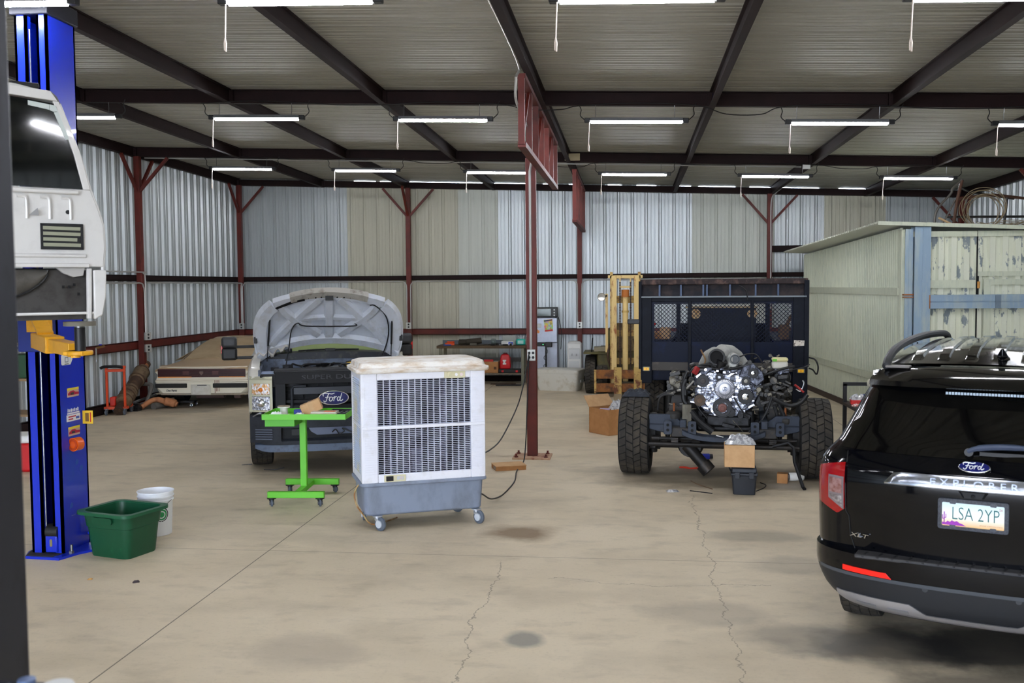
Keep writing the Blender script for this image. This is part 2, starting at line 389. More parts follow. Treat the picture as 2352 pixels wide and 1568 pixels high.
# free standing column in the middle with the bracket truss
cc = thing('support_column', 'red steel column standing free mid floor with bolted base plate and bracket truss', 'column', (-1.215, 12.36, 0))
MB().box(-.063, .063, -.06, .06, .02, 3.72).build('post', PRIMER, cc, bev=.006)
bpz = MB().box(-.235, .235, -.21, .18, 0, .022).build('base_plate', mat('dusty plate', (186,152,124), .8, var=(9.,(150,96,78),.5,.65)), cc, bev=.003)
for bx_, by_ in ((-.19,-.16),(.18,-.16),(-.19,.12),(.18,.12)):
    MB().cyl((bx_, by_, .022), (bx_, by_, .036), .024, n=6).cyl((bx_, by_, .036), (bx_, by_, .062), .012, n=8).build('anchor_bolt', PRIMER, bpz, smooth=0)
def truss(name, par, y0, y1, zt0, zt1, zbm, w, mm, x):
    m = MB(); m.bar((x, y0, zbm), (x, y1, zbm), w, .055); m.bar((x, y0, zt0-.03), (x, y1, zt1-.03), w, .05)
    n = 6
    for i in range(n+1):
        y = y0 + (y1-y0)*i/n; zt = zt0+(zt1-zt0)*i/n
        m.bar((x, y, zbm), (x, y, zt-.03), w*.8, .055, up=(0,1,0))
        if i < n and i % 2 == 0: m.bar((x, y, zbm), (x, y+(y1-y0)/n, zt-.03), .03, .03)
    return m.build(name, mm, par, smooth=0)
truss('bracket_truss', cc, -1.95, 2.75, zb(-1.15,10.4), zb(-1.15,15.1), 3.62, .085, PRIMER, .10)
wc2 = thing('bracket_truss', 'short red bracket truss under the ceiling beam near the back wall', 'truss', (-1.0, 18.4, 0))
truss('truss_frame', wc2, -.1, 3.5, zb(-1,18.3), zb(-1,21.9), 3.33, .085, PRIMER, 0)
# outlet on the column with its conduit
MB().tube([(-.005, -.075, 1.36), (-.005, -.075, 3.55), (.03, -.06, 3.75)], .016, 8).build('conduit', CONDUIT, cc)
bx = MB().box(-.052, .052, -.105, -.06, 1.22, 1.36).build('outlet_box', CONDUIT, cc, bev=.004)
for ox in (-.024, .024):
    for oz in (1.262, 1.318): MB().cyl((ox, -.106, oz), (ox, -.112, oz), .017, n=14).build('socket', BLACKP, bx)
# conduits and outlet boxes along the walls
def conduit(pts, label, r=.013):
    t = MB().tube(spline(pts, 5), r, 8).build('conduit', CONDUIT); return tag(t, label, 'conduit', None)
def urun(xa, xb, y, lab, zt=2.265, zl=1.30):
    conduit([(xa,y,zl),(xa,y,1.7),(xa,y,2.12),(xa+.03,y,2.22),(xa+.12,y,zt),(xa+.5,y,zt),((xa+xb)/2,y,zt),(xb-.5,y,zt),(xb-.12,y,zt),(xb-.03,y,2.22),(xb,y,2.12),(xb,y,1.7),(xb,y,zl)], lab)
urun(-8.84, -4.99, 22.02, 'grey conduit arching over the wall behind the truck with the open hood')
urun(-4.90, -1.15, 22.02, 'grey conduit arching over the wall behind the workbench')
urun(-1.05, 2.95, 22.02, 'grey conduit arching over the wall behind the forklift')
conduit([(3.02,22.02,1.6),(3.02,22.02,3.0),(3.02,22.02,3.9),(3.1,21.9,4.08),(3.15,21.5,4.14)], 'grey conduit running up the column above the utility body')
def wrun(ya, yb, lab, zt=2.25): 
    x = -8.82; conduit([(x,ya,1.30),(x,ya,2.05),(x,ya-.04,2.19),(x,ya-.14,zt),(x,ya-.6,zt),(x,(ya+yb)/2,zt),(x,yb+.5,zt)], lab)
wrun(17.33, 12.3, 'grey conduit bending down the left wall column beside the raised cab')
conduit([(-8.82,17.45,2.26),(-8.82,19,2.26),(-8.82,21.6,2.26),(-8.82,21.95,2.24),(-8.87,22.02,2.15),(-8.87,22.02,1.30)], 'grey conduit along the left wall above the dusty coupe')
conduit([(-8.82,17.37,1.30),(-8.82,17.37,2.3),(-8.82,17.3,2.43),(-8.82,17.15,2.45),(-8.82,14,2.45)], 'upper grey conduit on the left wall column beside the raised cab')
def outlet(x, y, z, lab, rz=0):
    t = thing('outlet_box', lab, 'outlet', (x, y, z), rz); MB().box(-.06,.06,-.05,0,-.07,.07).build('box', CONDUIT, t, bev=.004)
    for k in (-.03,.03): MB().cyl((0,-.051,k),(0,-.055,k),.02,n=12).build('socket', BLACKP, t)
outlet(-8.87, 22.04, 1.27, 'grey outlet box on the back left corner column')
outlet(-4.95, 22.04, 1.27, 'grey outlet box on the column behind the open hood')
outlet(-1.1, 22.04, 1.27, 'grey outlet box on the column above the water dispenser')
outlet(-8.80, 17.33, 1.28, 'upper grey outlet box on the left wall column', 60)
outlet(-8.80, 17.33, 1.06, 'lower grey outlet box on the left wall column', 60)
tag(MB().box(-.13,.13,-.02,.0,-.06,.06).build('junction_box', mat('beige box', (190,176,140), .6)), 'beige junction box on the ceiling beam right of the bracket truss', 'junction box').location = (-.98, 17.32, zb(-1,17.4)+.08)
tag(MB().box(-.06,.06,-.03,0,-.04,.04).build('junction_box', CONDUIT), 'grey junction box below the ceiling beam over the utility body', 'junction box').location = (2.95, 17.33, zb(3,17.4)-.03)
# ------------------------------------------------------------------ tube lights
TUBE = mat('light tube', (255,255,255), .4, emit=((246,248,255), TUBE_POWER))
HOUS = mat('light housing', (150,152,155), .4, .3)
CORD = mat('white cord', (225,212,200), .8)
def shop_light():
    t = thing('shop_light', 'x', 'light')
    MB().prism([(-.065,-.004),(-.025,.035),(.025,.035),(.065,-.004),(.06,-.008),(.02,.002),(-.02,.002),(-.06,-.008)], 0, 1.1, frame((0,0,0),(0,1,0),(0,0,1))).build('housing', HOUS, t, smooth=0)
    MB().cyl((.01,0,-.018),(1.09,0,-.018),.017,n=10).build('tube', TUBE, t)
    for x in (-.07, 1.1): MB().box(x, x+.07, -.035, .035, -.025, .03).build('end_cap', BLACKP, t, bev=.006)
    pc = MB().cyl((-.01,-.02,-.02),(-.012,-.02,-.29),.005,n=6).build('pull_cord', CORD, t)
    MB().tube([(-.012,-.02,-.27),(-.018,-.02,-.31),(-.016,-.02,-.36),(-.006,-.02,-.37),(-.004,-.02,-.31),(-.012,-.02,-.28)], .006, 6).build('cord_loop', CORD, pc)
    for x in (.06, 1.0):
        MB().tube([(x,0,.035),(x,.01,.10),(x,0,.18)], .004, 5).build('hanging_chain', STEEL, t)
    MB().tube(spline([(-.07,0,.01),(-.12,-.01,.06),(-.11,-.03,.12),(-.13,-.05,.165)],5), .006, 5).build('power_lead', BLACKP, t)
    MB().tube(spline([(1.17,0,.01),(1.23,-.01,.07),(1.22,-.03,.14),(1.25,-.05,.205)],5), .006, 5).build('power_lead', BLACKP, t)
    return t
SL0 = shop_light(); first = [True]
LX = [-7.46,-5.19,-2.82,-.47,1.89,4.21]
def row(y, xs, drop, texts):
    for x, tx in zip(xs, texts):
        z = zb(x, y) - drop
        o = SL0 if first[0] else dup(SL0); first[0] = False
        o.location = (x, y, z); o.rotation_euler = (0, R(1.6), 0); o['label'] = tx; o['group'] = 'tube lights under the ceiling beams' if y > 5 else 'added tube lights out of view'
row(7.2, [-5.3,-2.95,-.50,1.93], .185, ['tube light at the top of the blue lift column','nearest tube light over the floor left of the middle','nearest tube light over the middle of the floor','nearest tube light over the black car'])
row(12.15, [-7.6]+LX[1:], .185, ['tube light of the front row beside the raised cab','tube light of the front row left of the hooded truck','tube light of the front row above the hooded truck','tube light of the front row just right of the bracket truss','tube light of the front row above the bare engine','tube light of the front row at the right edge'])
row(17.35, LX, .19, ['leftmost tube light of the far row','second tube light of the far row, above the open hood','third tube light of the far row, left of the column','fourth tube light of the far row, above the forklift','fifth tube light of the far row, above the utility body','tube light of the far row above the container'])
for y in (2.25, -2.75):  # unseen rows of lights, added to help light the shed
    row(y, LX, .185, ['unseen tube light added on the ceiling to help light the shed']*6)
def cable(y, xs, lab, off):
    q = []
    for i, x in enumerate(xs):
        q += [(x-.13, y-.085, zb(x,y)-.02), (x+.5, y-.085, zb(x,y)-.006), (x+1.25, y-.085, zb(x+1.2,y)-.012)]
        if i < len(xs)-1: q += [(x+1.6, y-.085, zb(x+1.6,y)-.03-off*(i % 3)), (x+2.0, y-.085, zb(x+2.0,y)-.03-off*(i % 3))]
    tag(MB().tube(spline(q, 5), .006, 5).build('power_cable', BLACKP), lab, 'cable')
cable(12.15, LX[1:], 'black power cable linking the front row of tube lights', .04)
cable(17.35, LX, 'black power cable linking the far row of tube lights', .03)
tag(MB().cyl((-8.8,17.43,zb(-9,17.4)-.02),(2.88,17.43,zb(3,17.4)-.02),.012,n=6).build('conduit', CONDUIT), 'grey conduit running under the far ceiling beam', 'conduit')
# beam-mounted conduit on the near purlin, part of the column it feeds
cd = MB().tube(spline([V(p)-V((-1.215,12.36,0)) for p in ((-1.12,6,zb(-1.1,6)+.06),(-1.12,10,zb(-1.1,10)+.06),(-1.14,10.15,zb(-1.1,10)-.1),(-1.16,10.3,zb(-1.1,10)-.3),(-1.14,11,3.95),(-1.2,12.2,3.8),(-1.20,12.20,3.74))],6),.014,7).build('conduit', CONDUIT, cc)
# ------------------------------------------------------------------ evaporative cooler
CW = mat('cooler white plastic', (234,235,242), .5, var=(7., (214,212,212), .52, .8))
CG = mat('cooler grey tub', (132,142,160), .55, var=(6., (112,118,130), .45, .75), stretch=(1,1,.5))
CLID = mat('dusty lid', (236,232,224), .6, var=(5., (196,172,142), .46, .68), stretch=(1,2.5,3))
CBE = mat('beige panel', (212,206,172), .5)
CDK = mat('cooler inside', (46,46,60), .7, var=(4., (80,80,104), .45, .7))
def rring(w, d, r, z, k=5, y0=0.): return [V((p[0], p[1]+d/2+y0, z)) for p in rrect(w, d, r, k)]
ck = thing('evaporative_cooler', 'white portable evaporative cooler with grey water tub on casters, mid floor', 'cooler', (-1.808, 8.613, 0), 23.6)
MB().loft([rring(1.03,.50,.05,.135,y0=.05), rring(1.06,.53,.05,.15,y0=.035), rring(1.09,.56,.05,.40,y0=.02), rring(1.15,.62,.055,.405,y0=-.01), rring(1.15,.62,.055,.43,y0=-.01), rring(1.10,.57,.05,.432,y0=.015)]).build('water_tub', CG, ck, bev=.008)
# housing: frame around the grille opening
gx0, gx1, gz0, gz1 = -.415, .425, .505, 1.335
hb = MB()
hb.box(-.545, gx0, 0, .04, .43, 1.40).box(gx1, .545, 0, .04, .43, 1.40).box(gx0, gx1, 0, .04, gz1, 1.40).box(gx0, gx1, 0, .04, .43, gz0)
hb.build('front_frame', CW, ck, bev=.008)
hb = MB()
for sx_ in (-1, 1):
    hb.box(sx_*.545-.012, sx_*.545+.012, .03, .58, .43, .50).box(sx_*.545-.012, sx_*.545+.012, .03, .58, 1.34, 1.40)
    for y0, y1 in ((.0, .06), (.54, .60)): hb.box(sx_*.545-.015, sx_*.545+.015, y0, y1, .43, 1.40)
    hb.box(sx_*.545-.012, sx_*.545+.012, .03, .58, .905, .93)
hb.box(-.55, .55, .57, .60, .43, 1.40)
hb.build('side_frame', CW, ck, bev=.01)
PAD = mat('side louvre', (196,206,226), .55, var=(3., (214,206,180), .45, .6))
for sx_, nm in ((-1,0),(1,0)):
    m = MB()
    for i in range(42):
        z = .505 + i*.02; m.bar((sx_*.548, .06, z), (sx_*.548, .54, z), .02, .007, up=(sx_*.6,0,1))
    for i in range(9): m.box(sx_*.548-.006, sx_*.548+.006, .06+i*.058, .066+i*.058, .5, 1.34)
    m.build('side_louvre', PAD, ck, smooth=0)
for x0, x1 in ((-.53,-.425),(.437,.53)):
    m = MB()
    for i in range(40):
        z = .50 + i*.0212; m.box(x0, x1, -.008, .002, z, z+.011)
    m.build('corner_louvre', CW, ck, smooth=0)
MB().box(-.555, .555, -.014, .01, .905, .932).build('middle_band', CW, ck, bev=.004)
m = MB()
for i in range(16):
    x = gx0 + (gx1-gx0)*i/15; m.box(x-.0035, x+.0035, .004, .03, gz0, gz1)
for i in range(51):
    z = gz0 + (gz1-gz0)*i/50; m.bar((gx0, .012, z), (gx1, .012, z), .008, .0045, up=(0,0,1))
m.build('front_grille', mat('grille slats', (188,192,208), .5), ck, smooth=0)
m = MB().box(-.52, .52, .30, .33, .45, 1.38).box(-.5,.5,.05,.3,.44,.455)
m.build('wet_pad', CDK, ck, smooth=0)
MB().cyl((-.06,.30,.90),(-.06,.16,.90),.10,n=24).cyl((-.06,.16,.90),(-.06,.12,.90),.05,n=16).build('fan_hub', mat('fan hub', (92,94,108), .5), ck)
m = MB()
for k in range(5):
    a = 2*math.pi*k/5+.3; d = V((math.cos(a), 0, math.sin(a))); m.bar(V((-.06,.2,.9))+d*.09, V((-.06,.2,.9))+d*.40, .16, .012, up=(.5*d.z, .8, -.5*d.x))
m.build('fan_blade', mat('fan blade', (44,43,56), .55), ck, smooth=0)
MB().box(-.10,.0,.10,.3,.46,.70).box(-.30,-.27,.1,.3,.46,1.36).box(.2,.23,.1,.3,.46,1.36).build('water_pump', mat('pump grey', (104,104,128), .6), ck, bev=.01)
MB().loft([rring(1.18,.65,.05,1.395,y0=-.025), rring(1.20,.67,.055,1.41,y0=-.035), rring(1.20,.67,.055,1.435,y0=-.035), rring(1.14,.61,.05,1.445,y0=-.005), rring(1.12,.59,.06,1.485,y0=.005), rring(1.02,.46,.08,1.505,y0=.07)]).build('lid', CLID, ck, bev=.006)
cp = MB().box(.185,.375,-.012,.01,1.335,1.40).build('control_panel', CBE, ck, bev=.003)
kn = MB().cyl((.232,-.012,1.369),(.232,-.022,1.369),.024,n=24).build('knob', CBE, cp); kn2 = None
kb = MB(); kb.bar((.218,-.026,1.353),(.246,-.026,1.385),.008,.009,up=(0,1,0)); kb.build('knob_ridge', CBE, cp, smooth=0)
MB().cyl((.292,-.012,1.366),(.292,-.018,1.366),.013,n=18).build('button', mat('white button', (240,240,240), .4), cp)
b2 = MB().cyl((.338,-.012,1.366),(.338,-.018,1.366),.014,n=18).cyl((.338,-.018,1.366),(.338,-.02,1.366),.004,n=8).build('button', mat('pinkish button', (232,216,214), .4), cp)
sp = MB().box(-.365,-.175,-.012,.01,.438,.498).build('switch_panel', CBE, ck, bev=.003)
MB().box(-.35,-.285,-.016,0,.446,.49).build('switch', BLACKP, sp, bev=.002)
MB().box(-.255,-.195,-.015,0,.455,.485).build('float_gauge', mat('gauge', (196,200,206), .3, var=(30.,(220,190,170),.5,.6)), sp, bev=.002)
def caster(x, y, par, r=.062, rz=0., w=.028, top=.135, mm=None, col=None):
    m = MB(); d = V((math.cos(R(rz)), math.sin(R(rz)), 0)); a = V((-d.y, d.x, 0)); c = V((x, y, r)) + d*r*.55
    m.cyl((x, y, top-.012), (x, y, top), .045, n=16); m.cyl((x, y, top-.03), (x, y, top-.01), .026, n=12)
    for s_ in (-1, 1):
        q = a*(s_*(w/2+.006)); m.loft([[V((x,y,top-.03))+q-d*.02-a*.003, V((x,y,top-.03))+q+d*.03-a*.003, V((x,y,top-.03))+q+d*.03+a*.003, V((x,y,top-.03))+q-d*.02+a*.003],
               [c+q-d*.014-a*.003, c+q+d*.014-a*.003, c+q+d*.014+a*.003, c+q-d*.014+a*.003]])
    o = m.build('caster', mm or mat('caster metal', (198,204,214), .3, .7), par)
    MB().lathe([(r*.2,-w/2),(r*.82,-w/2),(r,-w*.32),(r,w*.32),(r*.82,w/2),(r*.2,w/2)], c, a, 24).build('caster_wheel', mat('caster tyre', (92,100,112), .6), o)
    MB().cyl(c-a*(w/2+.012), c+a*(w/2+.012), r*.55, n=18).build('wheel_hub', col or mat('hub grey', (200,206,214), .4), o)
for x, y, a in ((-.42,.06,-55),(.48,.05,-60),(-.47,.52,-100),(.46,.55,200)): caster(x, y, ck, rz=a)
adopt(MB().tube(spline([(-2.28,8.72,.44),(-2.40,8.70,.40),(-2.475,8.70,.30),(-2.46,8.68,.19),(-2.40,8.68,.10),(-2.33,8.68,.015),(-2.24,8.74,.012),(-2.15,8.95,.012)],8),.0075,8).build('hose', mat('brown hose', (150,104,62), .4, var=(12.,(196,170,120),.45,.6))), ck)
adopt(MB().tube(spline([(-1.425,9.08,.24),(-1.40,9.3,.17),(-1.36,9.6,.06),(-1.31,9.99,.008),(-1.27,10.4,.008),(-1.26,10.8,.008),(-1.30,11.3,.008),(-1.30,11.7,.008),(-1.285,12.0,.03),(-1.272,12.1,.25),(-1.262,12.16,.6),(-1.252,12.2,.95),(-1.245,12.22,1.2),(-1.239,12.243,1.262)],8),.0075,7).build('power_cord', BLACKP), ck)
adopt(MB().tube(spline([(-1.425,9.1,.56),(-1.41,9.4,.54),(-1.40,9.9,.50),(-1.38,10.5,.5),(-1.34,11.1,.62),(-1.30,11.6,.78),(-1.275,11.95,.98),(-1.255,12.12,1.15),(-1.239,12.24,1.318)],8),.0075,7).build('power_cord', BLACKP), ck)
# ------------------------------------------------------------------ green rolling work table
GRN = mat('green enamel', (100,196,40), .42)
tb = thing('work_table', 'bright green rolling tray table in front of the hooded truck', 'table', (-3.29, 9.72, 0), 5)
MB().box(-.035,.03,-.03,.03,.09,.87).build('post', GRN, tb, bev=.004)
MB().box(-.285,.275,-.36,-.30,.085,.145).build('base_bar', GRN, tb, bev=.003)
MB().box(-.275,.285,.30,.36,.085,.145).build('base_bar', GRN, tb, bev=.003)
MB().box(-.03,.03,-.30,.30,.09,.14).build('base_spine', GRN, tb, bev=.003)
m = MB()
m.box(-.30,.50,-.35,.13,.862,.868)
for a, b in (((-.32,-.36),(.50,-.36)),((.50,-.36),(.50,.14)),((.50,.14),(-.32,.14)),((-.32,.14),(-.32,-.36))): m.bar((a[0],a[1],.885),(b[0],b[1],.885),.006,.055)
m.build('tray', GRN, tb, smooth=0)
MB().box(-.30,-.005,-.34,.06,.79,.855).build('drawer', mat('green drawer', (84,176,40), .45), tb, bev=.003)
for x, y, a in ((-.25,-.33,-70),(.23,-.33,-70),(-.235,.33,-75),(.24,.33,-60)): caster(x, y, tb, r=.034, rz=a, w=.022, top=.086, mm=BLACKP, col=mat('caster grey', (90,92,98), .5))
TT = .87
def on_table(name, label, cat, lx, ly, z=TT, rz=0.):
    p = rotz(5) @ V((lx, ly, 0)); return thing(name, label, cat, (-3.29+p.x, 9.72+p.y, z), 5+rz)
def box_on(name, label, cat, lx, ly, sx_, sy_, sz_, mm, rz=0., z=TT, bev=.004):
    o = MB().box(-sx_/2, sx_/2, -sy_/2, sy_/2, 0, sz_).build(name, mm, bev=bev); p = rotz(5) @ V((lx, ly, 0)); o.location = (-3.29+p.x, 9.72+p.y, z); o.rotation_euler = (0,0,R(5+rz)); return tag(o, label, cat)
WPAP = mat('white paper', (236,236,232), .8, bump=(9.,.4))
def crumple(name, label, cat, loc, sx_, sy_, h, mm, seed=1, rz=0., n=12):
    q = random.Random(seed); m = MB()
    hs = [[(h*(.35+.65*q.random()) if 0 < i < n and 0 < j < n else 0.0) for i in range(n+1)] for j in range(n+1)]
    m.grid(lambda u, v: V(((u-.5)*sx_*(1+.06*math.sin(9*v)), (v-.5)*sy_*(1+.06*math.sin(11*u)), hs[min(n,int(v*n+.5))][min(n,int(u*n+.5))]*(1-abs(2*u-1)**4)*(1-abs(2*v-1)**4)+.002)), n, n)
    m.box(-sx_*.45, sx_*.45, -sy_*.45, sy_*.45, 0, .004)
    o = m.build(name, mm, smooth=0); o.location = loc; o.rotation_euler = (0,0,R(rz)); return tag(o, label, cat)
def tp(lx, ly, z=TT): p = rotz(5) @ V((lx, ly, 0)); return (-3.29+p.x, 9.72+p.y, z)
crumple('paper', 'crumpled white paper on the left front of the green table', 'paper', tp(-.20,-.27,.875), .16, .11, .055, WPAP, 3)
crumple('paper', 'small white paper scrap beside the blue carton on the green table', 'paper', tp(.03,-.28,.875), .12, .08, .045, WPAP, 5)
t = on_table('tape_spool', 'round spool on a white core on the green table', 'spool', -.17, -.10)
MB().lathe([(.02,.0),(.055,.0),(.055,.01),(.038,.014),(.038,.075),(.062,.08),(.062,.09),(.02,.09)], n=24).build('spool', mat('spool white', (222,220,210), .5), t)
MB().lathe([(.02,.0905),(.06,.0905),(.062,.096),(.02,.096)], n=24).build('flange', mat('dirty flange', (150,132,108), .6), t)
box_on('parts_carton', 'small blue carton on the green table', 'box', -.01, -.12, .10, .09, .06, mat('blue carton', (34,52,150), .5), 8)
t = on_table('parts_box', 'kraft cardboard box leaning on the green table', 'box', .135, -.12)
bxo = MB().box(-.10,.10,-.07,.07,0,.11).build('carton', CARDP, t, bev=.003); bxo.rotation_euler = (0, R(-22), R(10)); bxo.location = (0,0,.036)
tpq = MB().box(-.022,.022,-.0715,.0715,-.002,.112).build('tape', mat('packing tape', (196,156,108), .4), bxo, smooth=0)
t = on_table('organiser_case', 'clear parts organiser case with an orange label on the green table', 'case', .27, -.22)
MB().box(-.13,.13,-.08,.08,0,.045).build('case_body', mat('clear plastic', (214,204,178), .25), t, bev=.006)
MB().box(-.125,.125,-.075,.075,.045,.056).build('case_lid', mat('clear lid', (220,214,200), .2), t, bev=.003)
MB().box(.0,.11,-.06,.02,.056,.058).build('label_card', mat('orange label', (214,108,60), .6), t, smooth=0)
t = on_table('tool_tray', 'black open plastic tool tray on the right end of the green table', 'tray', .385, -.08)
m = MB().box(-.10,.10,-.17,.17,0,.008)
for a, b in (((-.1,-.17),(.1,-.17)),((.1,-.17),(.1,.17)),((.1,.17),(-.1,.17)),((-.1,.17),(-.1,-.17))): m.bar((a[0],a[1],.02),(b[0],b[1],.02),.008,.04)
m.build('tray', BLACKP, t, smooth=0)
for k in range(3): MB().bar((-.07+.05*k,-.12,.015),(-.04+.05*k,.13,.018),.016,.012).build('wrench', STEEL, t, smooth=0)
box_on('plastic_piece', 'small red plastic piece beside the spool on the green table', 'tool', -.25, -.05, .09, .03, .025, mat('red plastic', (196,30,28), .45), 20)
t = on_table('steel_rod', 'bent steel rod hanging over the left rim of the green table', 'rod', -.31, -.30)
MB().tube(spline([(.1,.05,.02),(.02,0,.03),(-.05,-.03,.045),(-.10,-.05,.02),(-.06,-.06,.045)],5),.006,6).build('rod', STEEL, t)
# ------------------------------------------------------------------ tote, bucket
TG = mat('green tote plastic', (13,72,45), .42, var=(3.5,(24,96,60),.62,.72))
tt = thing('storage_tote', 'open dark green plastic storage tote beside the blue lift column', 'tote', (-4.105, 7.60, 0), -16); tt.scale = (.93, .93, 1)
def tring(w, d, r, z): return [V((p[0], p[1], z)) for p in rrect(w, d, r, 6)]
m = MB().loft([tring(.42,.36,.06,0), tring(.43,.37,.06,.01), tring(.48,.42,.07,.24), tring(.50,.44,.08,.245), tring(.53,.47,.08,.36), tring(.51,.45,.075,.36), tring(.48,.42,.07,.25), tring(.46,.40,.065,.24), tring(.41,.35,.05,.015)])
m.build('tub', TG, tt)
MB().loft([tring(.52,.46,.08,.355), tring(.60,.54,.09,.36), tring(.60,.54,.09,.348), tring(.61,.55,.09,.348), tring(.61,.55,.09,.372), tring(.515,.455,.08,.372), tring(.515,.455,.08,.357)], caps=False).build('rim', mat('tote rim', (20,84,54), .4), tt)
for s_ in (-1,1): MB().prism(rrect(.22,.05,.02), 0, .015, facing(0, 0, .31) if s_ < 0 else MX.Rotation(R(180),4,'Z') @ facing(0,0,.31)).build('handle_recess', TG, tt).location = (0, s_*.238, 0)
wbk = thing('paint_bucket', 'white plastic pail with a green round emblem behind the green tote', 'bucket', (-4.135, 8.22, 0))
MB().lathe([(.125,0),(.13,.004),(.142,.30),(.152,.302),(.152,.312),(.145,.315),(.147,.335),(.155,.337),(.155,.346),(.148,.35),(.15,.375),(.156,.377),(.156,.385),(.148,.385),(.144,.375),(.128,.01),(0,.008)], n=40).build('pail', mat('pail white', (238,240,242), .4), wbk)
MB().tube(spline([(.155,-.02,.31),(.12,-.13,.26),(.0,-.165,.22),(-.12,-.13,.26),(-.155,-.02,.31)],6),.003,5).build('bail', STEEL, wbk)
def decal(m, r0, ang0, ang1, z0, z1, n=16, dr=.004):
    """patch wrapped on the pail wall"""
    return m.grid(lambda u, v: V(((r0+dr+(.017*(z0+(z1-z0)*v)/.3))*math.cos(R(ang0+(ang1-ang0)*u)), (r0+dr+(.017*(z0+(z1-z0)*v)/.3))*math.sin(R(ang0+(ang1-ang0)*u)), z0+(z1-z0)*v)), n, 4)
def wrapdisc(m, rad, ac, zc, r0=.1265, rin=0., n=28):
    def P(rr, a): z = zc + rr*math.sin(a); g = R(ac) + rr*math.cos(a)/.136; q = r0+.017*z/.3+.0015+(.03-rad)*.02; return V((q*math.cos(g), q*math.sin(g), z))
    return m.grid(lambda u, v: P(rin+(rad-rin)*v, 2*math.pi*u), n, 3)
wrapdisc(MB(), .062, -44, .19, rin=.054).build('emblem_ring', mat('dark print', (40,44,48), .5), wbk, solid=.0006)
wrapdisc(MB(), .048, -44, .19, rin=.034).build('emblem_ring', mat('green print', (40,150,84), .5), wbk, solid=.0006)
wrapdisc(MB(), .024, -44, .19).build('emblem_centre', MATS['green print'], wbk, solid=.0006)
m = MB()
for k, (a0, a1) in enumerate(((-68,-60),(-58,-54),(-52,-42),(-40,-36))): decal(m, .1265, a0, a1, .072, .078, 4, .0012)
m.build('printed_line', MATS['dark print'], wbk, smooth=0)
# ------------------------------------------------------------------ tyres (shared by the trucks)
RUBD_ = mat('tyre groove', (20,20,20), .85)
def tyre_mesh(r, w, n=44, rim=.45, lugs=3, depth=.014, m=None, ctr=(0,0,0), axis=(1,0,0)):
    """tread blocks staggered around the carcass; axis along local X"""
    m = m or MB(); c = V(ctr); m.cur = 1
    prof = [(r*rim,-w*.40),(r*(rim+.08),-w*.48),(r*.82,-w*.52),(r*.93,-w*.49),(r-depth,-w*.43),(r-depth,w*.43),(r*.93,w*.49),(r*.82,w*.52),(r*(rim+.08),w*.48),(r*rim,w*.40)]
    m.lathe(prof, c, axis, n*2)
    ax = V(axis).normalized(); a = ax.orthogonal().normalized(); b = ax.cross(a)
    m.cur = 0; rows = []; L = lugs
    for j in range(L): rows.append((-w*.47 + w*.94*j/L, -w*.47 + w*.94*(j+1)/L))
    for j, (x0, x1) in enumerate(rows):
        g = w*.012; x0 += g; x1 -= g; edge = j in (0, L-1)
        for i in range(n):
            off = (.5 if j % 2 else 0); t0 = 2*math.pi*(i+off+.08)/n; t1 = 2*math.pi*(i+off+.92)/n; tm = (t0+t1)/2; sk = (t1-t0)*.22*(1 if j % 2 else -1)
            vs = []
            for rr in (r-depth*1.4, r):
                for x, dt in ((x0,-sk),(x1,sk)):
                    q = rr - (.035*r*abs((x/(w*.5)))**3)
                    for t in (t0+dt, t1+dt): vs.append(c + ax*x + (a*math.cos(t) + b*math.sin(t))*q)
            m.add(vs, [(0,1,3,2),(4,6,7,5),(0,4,5,1),(2,3,7,6),(0,2,6,4),(1,5,7,3)])
    return m
def wheel(par, ctr, r, w, n=44, lugs=4, name='tyre', rimm=None, axis=(1,0,0), depth=.014):
    t = tyre_mesh(r, w, n, .56, lugs, depth, ctr=ctr, axis=axis).build(name, [RUBBER, RUBD_], par, smooth=25)
    c = V(ctr); ax = V(axis)
    MB().lathe([(r*.57,-w*.42),(r*.52,-w*.36),(r*.50,w*.25),(r*.2,w*.22),(r*.16,w*.30),(0,w*.30)], c, ax, 28).lathe([(r*.50,-w*.36),(r*.48,-w*.1),(r*.30,-w*.06),(0,-w*.06)], c, ax, 28).build('rim', rimm or mat('dark rim', (70,70,72), .45, .7), t)
    return t
# ------------------------------------------------------------------ pickup with open hood
PW = mat('dusty white paint', (222,218,206), .35, var=(4., (206,200,186), .4, .75), coat=.4)
HU = mat('hood underside', (212,217,226), .42, .1, var=(6., (186,186,184), .5, .78))
GRB = mat('grille black', (22,23,26), .55, spec=.3)
BUMP = mat('bumper dark grey', (40,43,50), .6, var=(10., (28,30,35), .45, .7), spec=.35)
VAL = mat('valance grey blue', (92,104,124), .5, var=(9., (66,72,84), .5, .7))
GLASSY = mat('headlamp clear', (236,238,244), .06, .75, var=(38., (120,124,138), .42, .6), bump=(46., .9))
AMBER = mat('headlamp amber', (222,170,110), .1, .5, var=(30., (236,236,240), .45, .55), bump=(46., .9))
GLASSG = mat('greenish windscreen', (150,164,112), .12, alpha=.8, coat=.6)
EMB = mat('emblem blue', (20,26,92), .25, coat=.8)
FX, FY, FR = -3.37, 11.03, 19
ft = thing('pickup_truck', 'white pickup truck with open hood and black grille facing the viewer', 'truck', (FX, FY, 0), FR); ft.scale = (.955, 1, 1)
def bowf(x): return .05*abs(x)**2 + .17*max(0, abs(x)-.62)**1.6*2.2
